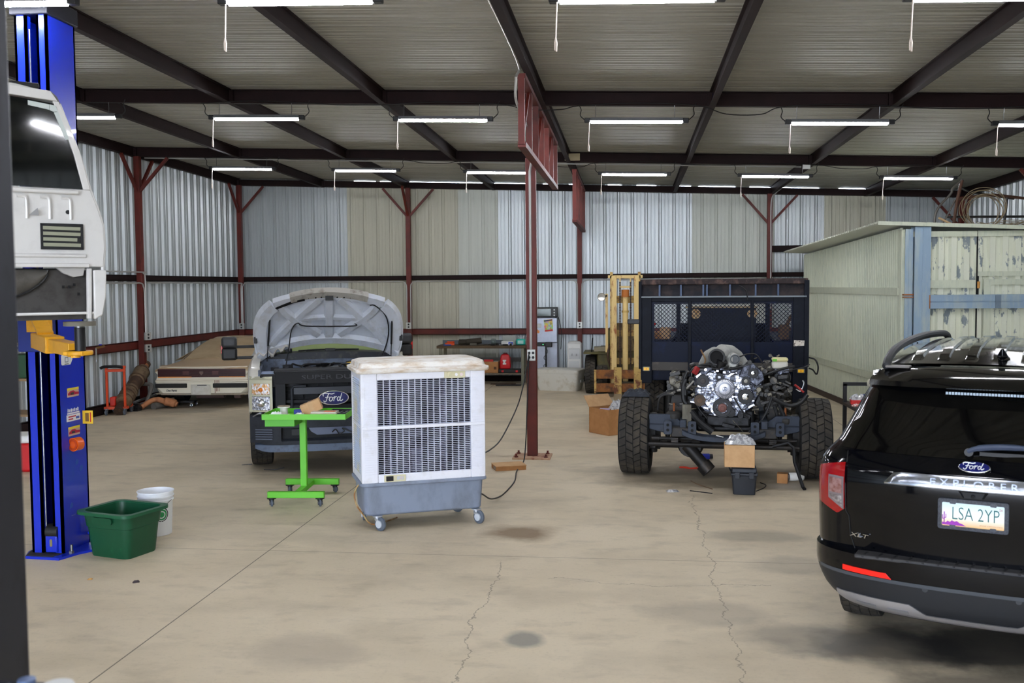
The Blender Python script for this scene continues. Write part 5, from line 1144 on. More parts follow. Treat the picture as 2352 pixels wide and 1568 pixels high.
m.build('plate_cactus', PUR, pf, smooth=0)
text('plate_number', 'LSA 2YP', .098, PM @ MX.Translation((.012,.004,.0105)), mat('plate green', (22,104,104), .5), pf, .0008, sx=.66, bold=-.0012)
text('plate_year', '26', .017, PM @ MX.Translation((.13,.044,.0103)), mat('plate red', (170,70,60), .5), pf, .0003)
text('plate_motto', 'GRAND CANYON STATE', .0095, PM @ MX.Translation((.085,-.047,.0103)), mat('plate ochre', (190,140,80), .5), pf, .0003)
for x in (-.095,.095):
    for z in (.064,-.064): MB().prism(rrect(.03,.016,.005), .008, .011, PM @ MX.Translation((x,z,0))).cyl(PM @ V((x,z,.011)), PM @ V((x,z,.014)), .006, n=10).build('plate_tab', MATS['carbon frame'] if z > 1 else mat('tab grey', (62,66,76), .35), pf, smooth=0)
# tail lamps
for s_ in (-1,1):
    zt = lambda x: 1.085+.05*((.815-abs(x))/.16)**.6 if abs(x) < .815 else 1.085
    zl = lambda x: .885-.05*min(1,(.815-abs(x))/.12) + .04*max(0,(.70-abs(x))/.05) if abs(x) < .815 else .885
    L_ = patch('tail_lamp', s_*.822, s_*.655, zl, zt, REDL, .014, nu=14, nv=10, th=.03)
    patch('lamp_frame', 0, 0, 0, 0, mat('lamp frame', (150,140,146), .25, .5), .018, L_, xs=lambda u, v: (s_*(.752-.092*u-.012*(1-v)*(1-u)*0), .865+.055*(1-u)*(1-v) + (1.055-.865)*v - .055*(1-u)*0*v), nu=8, nv=8, th=.01)
    patch('reversing_lens', 0, 0, 0, 0, LAMPC, .024, L_, xs=lambda u, v: (s_*(.745-.075*u), .885+.05*(1-u)*(1-v)+.06*v), nu=6, nv=5, th=.012)
    patch('turn_lens', 0, 0, 0, 0, mat('lamp pale red', (190,150,150), .1, .5, var=(24.,(150,100,96),.45,.6), coat=.6), .024, L_, xs=lambda u, v: (s_*(.745-.075*u), .958+.085*v), nu=6, nv=5, th=.012)
# bumper, step pad, reflectors, skid plate
def BS(x, z, off=0.):
    tab = [(.30,.10),(.36,.035),(.45,.012),(.52,.0),(.56,-.002),(.60,-.003),(.632,-.002)]
    w = smooth_interp([(.30,.72),(.40,.80),(.52,.845),(.632,.848)], z); t = min(abs(x)/w,.9995); return V((x, smooth_interp(tab, z)+.40*(1-(1-t**2.5)**(1/2.5))-off, z))
def bring(z, z_in=None):
    o = []; w = smooth_interp([(.30,.72),(.40,.80),(.52,.845),(.632,.848)], z)
    for i in range(-14, 15): o.append(BS(w*math.sin(math.pi/2*i/14)*.9995, z))
    o += [V((w,.9,z)), V((w-.1,.9,z)), V((0,.35,z)), V((-w+.1,.9,z)), V((-w,.9,z))]
    return o
MB().loft([bring(z) for z in (.30,.33,.36,.40,.45,.49,.515)]).build('bumper', CLAD, SV, smooth=40)
MB().loft([bring(z) for z in (.515,.53,.56,.60,.622,.632)]).build('bumper_top', BLK, SV, smooth=40)
def bpatch(name, fn, mm, off, th=.01, nu=20, nv=4, par=None): return MB().slab(lambda u, v, o: BS(*fn(u, v), off - (0 if o > 0 else th)), nu, nv, 1).build(name, mm, par or SV, smooth=40)
bpatch('bumper_crease', lambda u, v: (-.80+1.6*u, .505+.02*v), mat('crease grey', (70,74,80), .4), .004, .006, 40, 2)
sp_ = MB().box(-.58,.58,.015,.13,.625,.646).build('step_pad', mat('step pad', (56,55,56), .6), SV, bev=.006)
m = MB()
for i in range(15): x = -.53+i*.0757; m.bar((x-.008,.012,.64),(x+.008,.085,.648),.012,.006)
m.build('pad_groove', mat('pad groove', (28,28,30), .6), sp_, smooth=0)
for s_ in (-1,1):
    bpatch('reflector', lambda u, v: (s_*(.655-.235*u-.03*(1-v)*u), .528+.004*(1-u)+.030*v), REDR, .008, .012, 12, 3)
    MB().cyl(BS(s_*.22,.50,-.01), BS(s_*.22,.50,.004), .014, n=16).build('parking_sensor', mat('sensor', (40,42,46), .4), SV)
    sk = bpatch('skid_plate', lambda u, v: (s_*(.70-.40*u), .312+.02*max(0,.12-u)*4 + (.40-.312-.02*max(0,.2-u)*3)*v), SKID, .012, .016, 14, 5)
    bpatch('skid_ramp', lambda u, v: (s_*(.30-.085*u), .312+.0*u + (.088-.052*u)*v), SKID, .012, .016, 6, 4, sk)
    for xa, xb in ((.585,.475),(.415,.305)):
        bpatch('skid_slot', lambda u, v: (s_*(xa+(xb-xa)*u), .338+.018*v), mat('slot grey', (176,178,184), .3, .7), .016, .008, 5, 2, sk)
bpatch('skid_strip', lambda u, v: (-.225+.45*u, .310+.038*v), SKID, .012, .016, 16, 3)
for s_ in (-1,1):
    for y in (1.03, 3.55):
        wheel(SV, (s_*.68, y, .35), .35, .235, 40, 4, depth=.008)
        MB().prism([(.42*math.cos(R(a)), .42*math.sin(R(a))) for a in range(0,181,12)], 0, .012, MX(((0,0,s_,s_*.836),(1,0,0,y),(0,1,0,.35),(0,0,0,1)))).build('wheel_arch', CLAD, SV, smooth=0)
    MB().prism([(.75,1.24),(1.0,1.50),(2.35,1.55),(2.9,1.24)], -.01, .008, MX(((0,0,s_,s_*.0),(1,0,0,0),(0,1,0,0),(0,0,0,1))) ).build('side_window', CGL, SV, smooth=0).matrix_local = MX.Translation((s_*.745,0,1.24)) @ MX.Rotation(R(-s_*21),4,'Y') @ MX.Translation((0,0,-1.24))
MB().box(-.6,.6,.5,4.2,.30,.5).build('underbody', BLACKP, SV, smooth=0)
# wiper
wp = MB().tube(spline([(-.035,S(0,1.25).y-.03,1.248),(.02,S(.02,1.26).y-.04,1.27),(.15,S(.15,1.27).y-.04,1.282),(.35,S(.3,1.27).y-.03,1.275),(.5,S(.45,1.25).y-.02,1.255)],6), [.014]*6+[.017]*8+[.014]*11, 8).build('wiper_arm', mat('wiper blue grey', (62,72,94), .4), SV)
MB().bar((.02,S(.02,1.25).y-.02,1.238),(.50,S(.45,1.24).y-.012,1.235),.012,.02).build('wiper_blade', BLACKP, wp, smooth=0)
MB().cyl((-.03,S(0,1.24).y-.035,1.245),(-.03,S(0,1.24).y+.02,1.235),.022,n=14).build('wiper_pivot', BLACKP, wp)
# ------------------------------------------------------------------ two post lift
LB = mat('lift blue', (14,44,186), .32, var=(5., (20,56,170), .6, .8), coat=.3)
LY = mat('lift yellow', (228,166,34), .42, var=(7.,(204,142,30),.5,.75))
lc = thing('lift_column', 'bright blue lift column with yellow arm, stickers and silver cables', 'car lift', (-4.675, 7.45, 0), 0)
hc = 4.42
cm = MB(); X0, X1, D = -.135, .135, .40
for x0, x1, y0, y1 in ((X0,X0+.02,0,D),(X1-.02,X1,0,D),(X0,X1,D-.02,D),(X0,X0+.10,0,.02),(X1-.085,X1,0,.02),(X0+.08,X0+.10,0,.06),(X1-.085,X1-.065,0,.06)): cm.box(x0,x1,y0,y1,.02,hc)
cm.build('column', LB, lc, smooth=0)
MB().box(-.03,.07,.20,.34,.05,hc-.1).build('inner_web', mat('lift dark blue', (8,24,120), .4), lc, smooth=0)
MB().prism([(-.135,-.10),(.17,-.13),(.23,.05),(.33,.20),(.2,.42),(-.17,.42),(-.20,.05)], 0, .02).build('base_plate', LB, lc, smooth=0)
MB().prism([(-.135,-.09),(.10,-.10),(.13,0),(.13,.3),(-.16,.3),(-.18,.05)], .02, .024).build('oily_top', mat('oily dust', (44,40,36), .8), lc, smooth=0)
for x, y in ((.19,.02),(.2,.3)): MB().cyl((x,y,.02),(x,y,.04),.022,n=6).cyl((x,y,.04),(x,y,.09),.011,n=8).build('anchor_bolt', STEEL, lc, smooth=0)
MB().bar((.20,.33,.08),(.20,.33,.22),.03,.03).bar((.14,.36,.10),(.24,.36,.10),.02,.02).build('lock_bracket', LB, lc, smooth=0)
pl = MB().box(-.01,.09,-.02,.09,.03,.17).build('pulley_bracket', LB, lc, bev=.008); MB().cyl((-.01,.04,.19),(.09,.04,.19),.065,n=24).build('pulley', BLACKP, pl); MB().prism(rrect(.022,.06,.01), .02, .023, FACE).build('slot', mat('slot brass', (130,120,80), .5), pl, smooth=0).location = (.04,0,.11)
MB().cyl((-.027,.03,.05),(-.027,.03,4.2),.007,n=8).build('lift_cable', STEEL, lc)
MB().cyl((.085,.05,.20),(.085,.05,4.2),.011,n=10).build('piston_rod', mat('rod silver', (206,208,214), .2, .9), lc)
MB().tube([(.085,.03,.20),(.10,.02,.15),(.095,.02,.07)], .006, 6).build('slack_cable', STEEL, lc)
car = MB().box(-.11,.13,-.14,.02,1.66,1.92).build('carriage', mat('carriage blue', (20,40,120), .4), lc, bev=.01)
MB().box(-.22,.04,-.12,-.08,1.68,1.70).build('carriage_bar', mat('carriage blue'), car, smooth=0)
arm = MB().bar((.09,-.16,1.755),(.62,-.82,1.755),.13,.12).build('lift_arm', LY, lc, bev=.008)
MB().bar((.55,-.74,1.755),(1.0,-1.20,1.745),.10,.09).build('inner_arm', LY, arm, bev=.006)
MB().bar((.08,-.14,1.82),(.08,-.14,1.95),.13,.14).bar((.07,-.15,1.94),(.34,-.48,1.82),.11,.02).build('arm_gusset', LY, arm, smooth=0)
MB().cyl((1.06,-1.26,1.715),(1.06,-1.26,1.745),.085,n=20).box(.98,1.12,-1.33,-1.19,1.715,1.745).build('arm_tip', LY, arm, bev=.008)
MB().cyl((1.09,-1.30,1.745),(1.09,-1.30,1.90),.034,n=20).build('pad_screw', BLACKP, arm)
MB().cyl((1.09,-1.30,1.885),(1.09,-1.30,1.91),.030,n=20).build('screw_thread', STEEL, arm)
MB().cyl((1.09,-1.30,1.91),(1.09,-1.30,1.938),.10,n=28).build('lift_pad', mat('pad grey', (120,116,104), .6), arm)
MB().cyl((1.05,-1.29,1.70),(1.05,-1.29,1.715),.03,n=12).build('arm_pin', LY, arm)
def sideface(y, z): return MX.Translation((.1355, y-7.45, z)) @ frame((0,0,0), (0,1,0), (0,0,1))
def stick(name, y, z, w_, h_, mm, z0=0., z1=.0015, par=None, poly=None): return MB().prism(poly or rrect(w_,h_,.003,2), z0, z1, sideface(y, z)).build(name, mm, par or lc, smooth=0)
s1 = stick('hexagon_sticker', 7.585, 1.58, .1, .08, mat('sticker white', (232,234,238), .4), poly=[(-.075,-.042),(.045,-.042),(.078,0),(.045,.042),(-.075,.042),(-.085,.03),(-.085,-.03)])
stick('sticker_logo', 7.575, 1.58, .05, .045, mat('sticker grey', (150,154,164), .4), .0015, .002, s1); stick('sticker_logo_core', 7.575, 1.58, .03, .025, MATS['sticker white'], .002, .0025, s1)
for z in (1.545,1.615): stick('sticker_line', 7.575, z, .06, .006, mat('sticker ink', (60,64,74), .5), .0015, .002, s1)
for z in (1.308, .99):
    s2 = stick('picture_sticker', 7.655, z, .17, .075, mat('sticker beige', (206,170,150), .5)); stick('picture_band', 7.655, z+.028, .17, .018, mat('sticker yellow', (230,210,60), .5), .0015, .002, s2)
    stick('picture_car', 7.66, z-.006, .1, .03, mat('sticker red', (180,24,60), .45), .0015, .0025, s2, poly=[(-.08,-.016),(.08,-.016),(.08,.002),(.03,.006),(.0,.020),(-.04,.018),(-.08,.0)]); stick('picture_shade', 7.64, z-.01, .05, .018, mat('sticker dark', (50,44,50), .5), .0025, .003, s2)
s3 = stick('address_sticker', 7.65, 1.10, .20, .055, mat('sticker white')); stick('address_line', 7.63, 1.11, .11, .01, mat('sticker red'), .0015, .002, s3); stick('address_line', 7.61, 1.09, .07, .01, mat('sticker red'), .0015, .002, s3); stick('address_line', 7.71, 1.095, .05, .02, mat('sticker blue', (60,90,180), .5), .0015, .002, s3)
m = MB()
for k in range(7): y = 7.575+k*.024; m.prism([(-.008,0),(.006,0),(.010,.022),(-.004,.022 if k % 2 else .03)], 0, .0015, sideface(y, 1.150))
m.build('script_sticker', mat('sticker white'), lc, smooth=0); stick('script_line', 7.65, 1.138, .18, .012, mat('sticker white'))
stick('paint_scratch', 7.66, .30, .17, .004, mat('scratch', (110,130,190), .5))
for z, y in ((.72,7.68),(.66,7.74),(.38,7.58)): stick('scuff', y, z, .05, .05, mat('scuff', (40,84,176), .5), poly=[(-.02,-.02),(.02,-.01),(.025,.02),(0,.03),(-.02,.01)])
rf = MB().cyl((.18,.20,.885),(.165,.13,.885),.055,n=28).build('reflector', mat('orange reflector', (226,92,16), .25, coat=.5), lc); MB().lathe([(.03,.0),(.048,.0),(.048,.006),(.03,.006)], (.1645,.128,.885), (-.2,-.98,0), 24).build('reflector_ring', mat('orange dark', (186,66,14), .4), rf)
tg = MB().box(.14,.23,.33,.335,1.03,1.14).build('warning_tag', mat('tag yellow', (232,190,40), .5), lc, smooth=0); MB().box(.205,.215,.328,.331,1.045,1.125).build('tag_text', mat('tag red', (190,40,30), .5), tg, smooth=0); MB().box(.165,.195,.328,.331,1.05,1.12).build('tag_print', mat('tag brown', (120,84,30), .5), tg, smooth=0)
MB().box(-.16,.16,-.03,.42,4.30,4.44).build('column_head', mat('head dark', (20,22,34), .5), lc, bev=.01)
# foreground column with its power unit
fp = thing('near_lift_column', 'unlit lift column cutting down the left edge right in front of the viewer', 'post', (-1.483, 2.05, 0), 0)
MB().box(-.10,.10,-.07,.07,.015,4.6).build('post', mat('unlit lift column', (52,54,62), .5, .35, var=(3.2, (22,22,26), .48, .68), stretch=(2,2,.8)), fp, bev=.008)  # column is blue; shade of its unlit side is put into the grey
MB().box(-.115,-.10,-.07,.07,.015,4.6).build('blue_edge', mat('faded blue', (70,96,160), .5), fp, smooth=0); MB().box(-.2,.2,-.18,.18,0,.015).build('base_plate', MATS['unlit lift column'], fp, smooth=0)
pu = thing('power_unit', 'black rounded motor with a white cylinder at the bottom left corner', 'motor', (-1.25, 1.90, 1.295), 0)
MB().cyl((-.12,0,-.02),(.055,0,-.02),.055,n=24).build('motor', mat('motor black', (20,24,36), .35), pu, bev=.01); MB().cyl((.062,.01,-.12),(.062,.01,.035),.034,n=20).build('cylinder', mat('cylinder white', (226,226,224), .4), pu, bev=.008)
MB().cyl((.0,-.0,.02),(.0,-.0,.045),.018,n=12).build('cap', mat('cap blue grey', (110,130,170), .3, .4), pu); MB().bar((-.12,-.03,.0),(-.02,-.03,.035),.02,.02).build('bracket', STEEL, pu)
# ------------------------------------------------------------------ truck cab up on the lift
CBW = mat('cab white', (210,208,204), .35, var=(5.,(198,196,192),.5,.75), coat=.3)
UND = mat('cab underside', (70,68,66), .6, .3, var=(6.,(44,40,37),.45,.7))
cab = thing('truck_cab', 'white pickup cab without its bed raised on the blue lift, back window to viewer', 'truck cab', (-3.304, 6.0, 0), 45)
PR = [(-.06,2.0),(-.02,2.2),(0,2.41),(-.004,2.545),(-.035,2.66),(-.075,2.77),(-.135,2.99),(-.20,3.17),(-.24,3.28),(-.275,3.325),(-.34,3.35),(-.49,3.374),(-.9,3.39)]
PR += [(-1.8-a, b) for a, b in PR[-2::-1]]
ys = [0,.04,.5,1.0,1.25,1.42]
def cring(y, k=0., top=0.): return [V((-.9+(x+.9)*(1-k), y, 2.0+(z-2.0)*(1-top) )) for x, z in PR]
m = MB(); m.loft([cring(0,.012), cring(.03), cring(.6), cring(1.0,.02), cring(1.35,.05,.12)], caps=False)
m.build('cab_shell', CBW, cab, smooth=35, solid=.02)
# back panel with a window opening
BK = [(-.10,2.29)]+[p for p in PR[2:12]]
m = MB(); m.prism([(-1.78,2.29),(-.02,2.29),(-.008,2.41),(-.012,2.545),(-.045,2.66),(-.085,2.77),(-1.715,2.77),(-1.755,2.66),(-1.788,2.545),(-1.792,2.41)], -.02, .0, facing(0,-.005,0)).build('back_panel', CBW, cab, bev=.004)
m = MB(); m.prism([(-.30,3.36),(-.49,3.372),(-.9,3.388),(-1.31,3.372),(-1.5,3.36),(-1.54,3.30),(-1.3,3.315),(-.9,3.325),(-.5,3.315),(-.26,3.30)], -.02, .004, facing(0,-.005,0)).build('roof_edge', CBW, cab, bev=.004)
for s_ in (0,1):
    P = [(-.085,2.77),(-.135,2.99),(-.20,3.17),(-.255,3.30),(-.29,3.30),(-.235,3.16),(-.175,2.98),(-.128,2.77)]
    if s_: P = [(-1.8-a, b) for a, b in P][::-1]
    MB().prism(P, -.02, .004, facing(0,-.005,0)).build('window_pillar', CBW, cab, bev=.004)
MB().prism([(-.13,2.775),(-.18,2.98),(-.24,3.16),(-.285,3.285),(-.5,3.305),(-.9,3.315),(-1.3,3.305),(-1.515,3.285),(-1.56,3.16),(-1.62,2.98),(-1.67,2.775)], -.012, .0, facing(0,-.005,0)).build('back_window', mat('cab glass', (12,14,13), .06, var=(12.,(24,24,22),.5,.75), coat=.5), cab, smooth=0)
TP = mat('masking tape', (196,204,200), .6)
MB().prism([(-.43,3.262),(-.43,3.29),(-.31,3.277),(-.31,3.245)], 0, .003, facing(0,-.006,0)).build('tape_strip', TP, cab, smooth=0); MB().prism([(-.308,3.243),(-.308,3.277),(-.27,3.272),(-.258,3.24),(-.285,3.235)], 0, .003, facing(0,-.006,0)).build('tape_strip', TP, cab, smooth=0); MB().prism([(-.285,3.232),(-.258,3.237),(-.20,3.075),(-.222,3.07)], 0, .003, facing(0,-.006,0)).build('tape_strip', TP, cab, smooth=0)
MB().prism([(-.305,3.365),(-.265,3.33),(-.245,3.29),(-.255,3.25),(-.28,3.26),(-.29,3.31)], .0, .004, facing(0,-.002,0)).build('corner_seal', mat('seal grey', (90,88,84), .6), cab, smooth=0)
MB().box(-.52,-.36,.0,.10,3.37,3.40).build('roof_lamp', BLACKP, cab, bev=.006)
MB().box(-1.68,-.16,-.035,.0,2.735,2.762).build('belt_ledge', CBW, cab, bev=.008)
for x in (-.22,-.34,-.47,-.6,-.9,-1.2,-1.5):
    MB().tube(spline([(x-.04,-.012,2.715),(x+.005,-.014,2.71),(x+.012,-.014,2.66),(x+.012,-.012,2.58)],5), .009, 6).build('pressed_rib', CBW, cab)
MB().box(-1.7,-.12,-.02,.0,2.345,2.37).build('pressed_rib', CBW, cab, bev=.008)
MB().box(-1.76,-.11,-.03,.0,2.285,2.31).build('sill_flange', CBW, cab, bev=.005)
MB().cyl((-.223,-.006,2.627),(-.223,-.012,2.627),.013,n=14).build('grommet', BLACKP, cab)
vt = MB()
for x0, x1, z0, z1 in ((-.385,-.372,2.40,2.553),(-.155,-.138,2.395,2.55),(-.385,-.138,2.54,2.555),(-.385,-.138,2.395,2.412)): vt.box(x0,x1,-.018,.0,z0,z1)
vto = vt.build('air_vent', BLACKP, cab, smooth=0); MB().box(-.38,-.14,-.008,-.0,2.40,2.55).build('vent_back', BLACKP, vto, smooth=0)
for k in range(4): MB().bar((-.372,-.016,2.527-k*.034),(-.155-.02*(k == 2),-.016,2.525-k*.034),.006,.021,up=(0,-.3,1)).build('vent_flap', mat('vent flap', (150,152,132), .7), vto, smooth=0)
MB().prism([(-.45,2.60),(-.40,2.645),(-.395,2.60)], 0, .004, facing(0,-.026,0)).build('painted_dent', mat('dent shade', (150,150,150), .6), cab, smooth=0)  # flat grey patch; the shading of a dent painted as colour
# underside
MB().box(-1.74,-.12,.06,1.35,2.0,2.28).build('floor_pan', UND, cab, bev=.02)
MB().prism([(-1.7,1.96),(-.12,1.96),(-.10,2.27),(-1.7,2.27)], -.02, 0, facing(0,.05,0)).build('rear_bulkhead', UND, cab, smooth=0)
hmp = MB().grid(lambda u, v: V((-.9+.56*math.cos(math.pi*u), .045-.03*math.sin(math.pi*v), 2.27-.22*math.sin(math.pi*u)*v)), 20, 6).build('tunnel_cover', mat('tunnel dull', (84,80,74), .7, var=(5.,(58,54,48),.45,.7)), cab)
MB().tube([V((-.9+.56*math.cos(math.pi*i/20), .03, 2.27-.22*math.sin(math.pi*i/20))) for i in range(21)], .008, 6).build('tunnel_seam', BLACKP, cab)
for x, z in ((-.255,2.165),(-.22,2.165),(-.19,2.178),(-.165,2.12)): MB().box(x-.006,x+.006,.02,.032,z-.009,z+.009).build('hole', mat('hole black', (10,10,12), .8), cab, smooth=0)
MB().prism([(-.30,2.285),(-.13,2.285),(-.14,2.235),(-.2,2.225),(-.26,2.25)], 0, .03, facing(0,.03,0)).build('flange_patch', mat('flange pale', (170,168,164), .5), cab, bev=.004)
MB().prism([(-.12,2.28),(-.09,2.28),(-.10,1.965),(-.125,1.965)], 0, .03, facing(0,.02,0)).build('corner_post', CBW, cab, bev=.004)
MB().prism([(-.085,2.27),(-.005,2.27),(-.012,2.10),(-.035,1.985),(-.085,1.96)], 0, .06, facing(0,.04,0)).build('rocker_end', CBW, cab, bev=.008)
# ------------------------------------------------------------------ behind the lift: shelf and ice box
cs = thing('red_cooler', 'red ice chest with white lid behind the blue lift column', 'ice chest', (-7.30, 11.05, 0), 10)
MB().box(-.3,.3,-.2,.2,0,.34).build('chest', mat('chest red', (200,24,30), .4), cs, bev=.03); MB().box(-.31,.31,-.21,.21,.34,.43).build('chest_lid', WHITEP, cs, bev=.03)
sh = thing('shelf_rack', 'dark green storage rack behind the blue lift column', 'rack', (-7.9, 11.9, 0), 0)
for x in (-.45,.45):
    for y in (-.22,.22): MB().box(x-.02,x+.02,y-.02,y+.02,0,1.9).build('upright', mat('rack green', (40,60,46), .6), sh, smooth=0)
for z in (.15,.55,1.0,1.45,1.85): MB().box(-.47,.47,-.24,.24,z,z+.03).build('shelf', mat('rack wood', (150,124,92), .7), sh, smooth=0)
for x, z, h, mm in ((-.2,.58,.30,DSTEEL),(.2,1.03,.3,mat('tin green', (52,84,60), .5)),(-.15,1.03,.34,CARD),(.15,1.48,.28,DSTEEL)):
    o = MB().box(-.14,.14,-.15,.15,0,h).build('storage_bin', mm, bev=.01); o.location = (-7.9+x, 11.9, z); tag(o, {.58:'dark bin low on the green rack behind the lift', 1.03:('green tin' if x > 0 else 'brown carton')+' on the middle shelf of the rack behind the lift', 1.48:'dark bin on the top shelf of the rack behind the lift'}[z], 'bin')
# ------------------------------------------------------------------ dusty coupe in the corner
def dusted(key, base, dust, rough=.5, lo=.25, hi=.7, sc=4.):
    m = mat(key, base, rough); n = m.node_tree; b = n.nodes['Principled BSDF']; L = n.links.new
    g = n.nodes.new('ShaderNodeNewGeometry'); s_ = n.nodes.new('ShaderNodeSeparateXYZ'); L(g.outputs['Normal'], s_.inputs[0])
    ns = n.nodes.new('ShaderNodeTexNoise'); ns.inputs['Scale'].default_value = sc; ns.inputs['Detail'].default_value = 6
    a = n.nodes.new('ShaderNodeMath'); a.operation = 'MULTIPLY_ADD'; L(ns.outputs[0], a.inputs[0]); a.inputs[1].default_value = .7; L(s_.outputs['Z'], a.inputs[2])
    mr = n.nodes.new('ShaderNodeMapRange'); mr.inputs[1].default_value = lo+.35; mr.inputs[2].default_value = hi+.35; L(a.outputs[0], mr.inputs[0])
    mx = n.nodes.new('ShaderNodeMix'); mx.data_type = 'RGBA'; mx.inputs[6].default_value = lin(base); mx.inputs[7].default_value = lin(dust); L(mr.outputs[0], mx.inputs[0]); L(mx.outputs[2], b.inputs['Base Color'])
    return m
CWH = dusted('coupe cream', (232,224,202), (176,150,116), .45, .45, .8)
CGLS = mat('dusty glass', (172,150,118), .7, var=(3.,(156,134,102),.4,.7))
fb = thing('coupe', 'low cream coupe thick with brown dust in the back left corner', 'car', (-7.64, 17.05, 0), 6)
SEC = [ # y, sill z, half width low, half width belt, belt z, top z, top half width
 (.0,.27,.70,.825,.50,.70,.78),(.05,.23,.76,.845,.50,.735,.80),(.30,.22,.84,.87,.52,.755,.80),(.62,.22,.86,.88,.55,.765,.78),(.95,.22,.86,.88,.58,.80,.70),(1.5,.2,.86,.885,.62,.98,.60),(2.1,.2,.86,.885,.66,1.12,.54),(2.5,.2,.86,.885,.68,1.165,.53),(2.95,.2,.86,.88,.68,1.14,.53),(3.4,.2,.86,.88,.68,.96,.62),(3.7,.2,.86,.87,.66,.80,.74),(4.2,.22,.84,.86,.55,.73,.74),(4.55,.26,.78,.82,.48,.62,.66)]
def cs_(y, z0, w0, w1, zb_, zt, wt): return [V((x,y,z)) for x, z in ((-w0,z0),(w0,z0),(w1,(z0+zb_)/2),(w1,zb_),(w1-.03,zb_+.10 if zt > zb_+.2 else (zb_+zt)/2),(wt+.06,zt-.05),(wt-.05,zt-.006),(wt*.5,zt+.012),(0,zt+.018),(-wt*.5,zt+.012),(-wt+.05,zt-.006),(-wt-.06,zt-.05),(-w1+.03,zb_+.10 if zt > zb_+.2 else (zb_+zt)/2),(-w1,zb_),(-w1,(z0+zb_)/2))]
MB().loft([cs_(*q) for q in SEC]).build('body', CWH, fb, smooth=40)
def hatch(u, v, o=0):
    y = .98+1.15*v; w_ = (.70-.16*v)*.93; zt = smooth_interp([(q[0], q[5]) for q in SEC], y); x = (2*u-1)*w_
    return V((x, y, zt+.026-.024*abs(2*u-1)**2+ (o if o else .0)))
MB().slab(lambda u, v, o: hatch(u, v, .006 if o else -.004), 12, 12, 1).build('hatch_glass', CGLS, fb, smooth=60)
MB().tube([hatch(0,0),hatch(0,.5),hatch(0,1),hatch(.5,1),hatch(1,1),hatch(1,.5),hatch(1,0)], .012, 6).build('glass_seal', mat('seal brown', (84,72,58), .7), fb)
rings = []
for i in range(15):
    x = -.80+1.6*i/14; k = (abs(x)/.8)**3; rings.append([V((x,-.02+.12*k,.725)), V((x,.22,.735)), V((x,.24,.755)), V((x,.06+.10*k,.768-.02*k)), V((x,-.02+.12*k,.745))])
MB().loft(rings).build('deck_spoiler', CWH, fb, smooth=40)
REDT = mat('coupe tail red', (70,16,18), .3, coat=.4)
lm = MB().box(-.79,.79,-.018,.01,.555,.705).build('tail_lamp', REDT, fb, bev=.006)
for k in range(6): MB().box(-.785,.785,-.026,-.01,.578+k*.021,.584+k*.021).build('lamp_line', mat('lamp black', (26,18,18), .4), lm, smooth=0)
MB().box(-.78,-.18,-.024,.0,.553,.567).build('amber_strip', mat('amber strip', (236,150,60), .3, coat=.5), lm, smooth=0); MB().box(.32,.78,-.024,.0,.553,.567).build('amber_strip', mat('amber strip'), lm, smooth=0)
for x in (-.28,.25): MB().box(x-.055,x+.055,-.022,0,.60,.665).build('reverse_lens', mat('dull lens', (110,62,60), .4), lm, smooth=0)
MB().prism([(-.03,.66),(.03,.66),(.035,.63),(.0,.59),(-.035,.63)], 0, .028, FACE).build('badge', mat('badge dull', (120,96,88), .5, .4), lm, smooth=0)
for s_, x0, x1 in ((-1,-.84,-.27),(1,.20,.82)): MB().box(x0,x1,-.03,.05,.365,.445).build('bumper_pad', mat('rubber pad', (34,32,30), .7), fb, bev=.012)
MB().box(-.85,.85,-.012,.2,.46,.51).build('bumper_ledge', CWH, fb, bev=.02)
MB().box(-.84,.84,.0,.2,.25,.27).build('bumper_line', mat('line shade', (150,140,120), .6), fb, smooth=0)
pr = MB().box(-.20,.16,-.016,.02,.235,.425).build('plate_recess', mat('recess cream', (206,200,184), .6), fb, bev=.008); MB().box(-.08,.09,-.022,-.01,.405,.418).build('plate_lamp', BLACKP, pr, smooth=0); MB().box(-.165,.13,-.02,-.01,.25,.40).build('blank_plate', mat('blank plate', (214,210,198), .55, var=(8.,(196,188,170),.45,.7)), pr, smooth=0)
text('bumper_lettering', 'Don Perini', .05, facing(-.55,-.004,.315), mat('lettering dark', (50,46,44), .5), fb, .002, shear=.2, sx=.85, bold=.0015)
for x in (.235,.26,.285,.31): MB().bar((x,-.014,.5),(x+.005,-.014,.27+.03*(x > .25)),.008,.003,up=(0,1,0)).build('rust_run', mat('rust run', (130,70,44), .7), fb, smooth=0)
for x in (-.70,.70):
    for y in (1.0,3.65): wheel(fb, (x,y,.30), .30, .2, 34, 4)
MB().cyl((-.2,.35,.22),(.3,.35,.22),.085,n=16).cyl((.5,.3,.2),(.62,.3,.2),.06,n=14).build('muffler', mat('muffler rust', (96,78,72), .7), fb)
MB().box(-.75,.75,.5,4.3,.17,.25).build('floor_pan', DSTEEL, fb, smooth=0)
for s_ in (-1,1): MB().prism([(1.1,.78),(2.0,1.06),(2.95,1.08),(3.5,.84),(3.4,.78)], 0, .01, MX(((0,0,s_,s_*.0),(1,0,0,0),(0,1,0,0),(0,0,0,1)))).build('side_window', CGLS, fb, smooth=0).matrix_local = MX.Translation((s_*.868,0,.76)) @ MX.Rotation(R(-s_*42),4,'Y') @ MX.Translation((0,0,-.76))
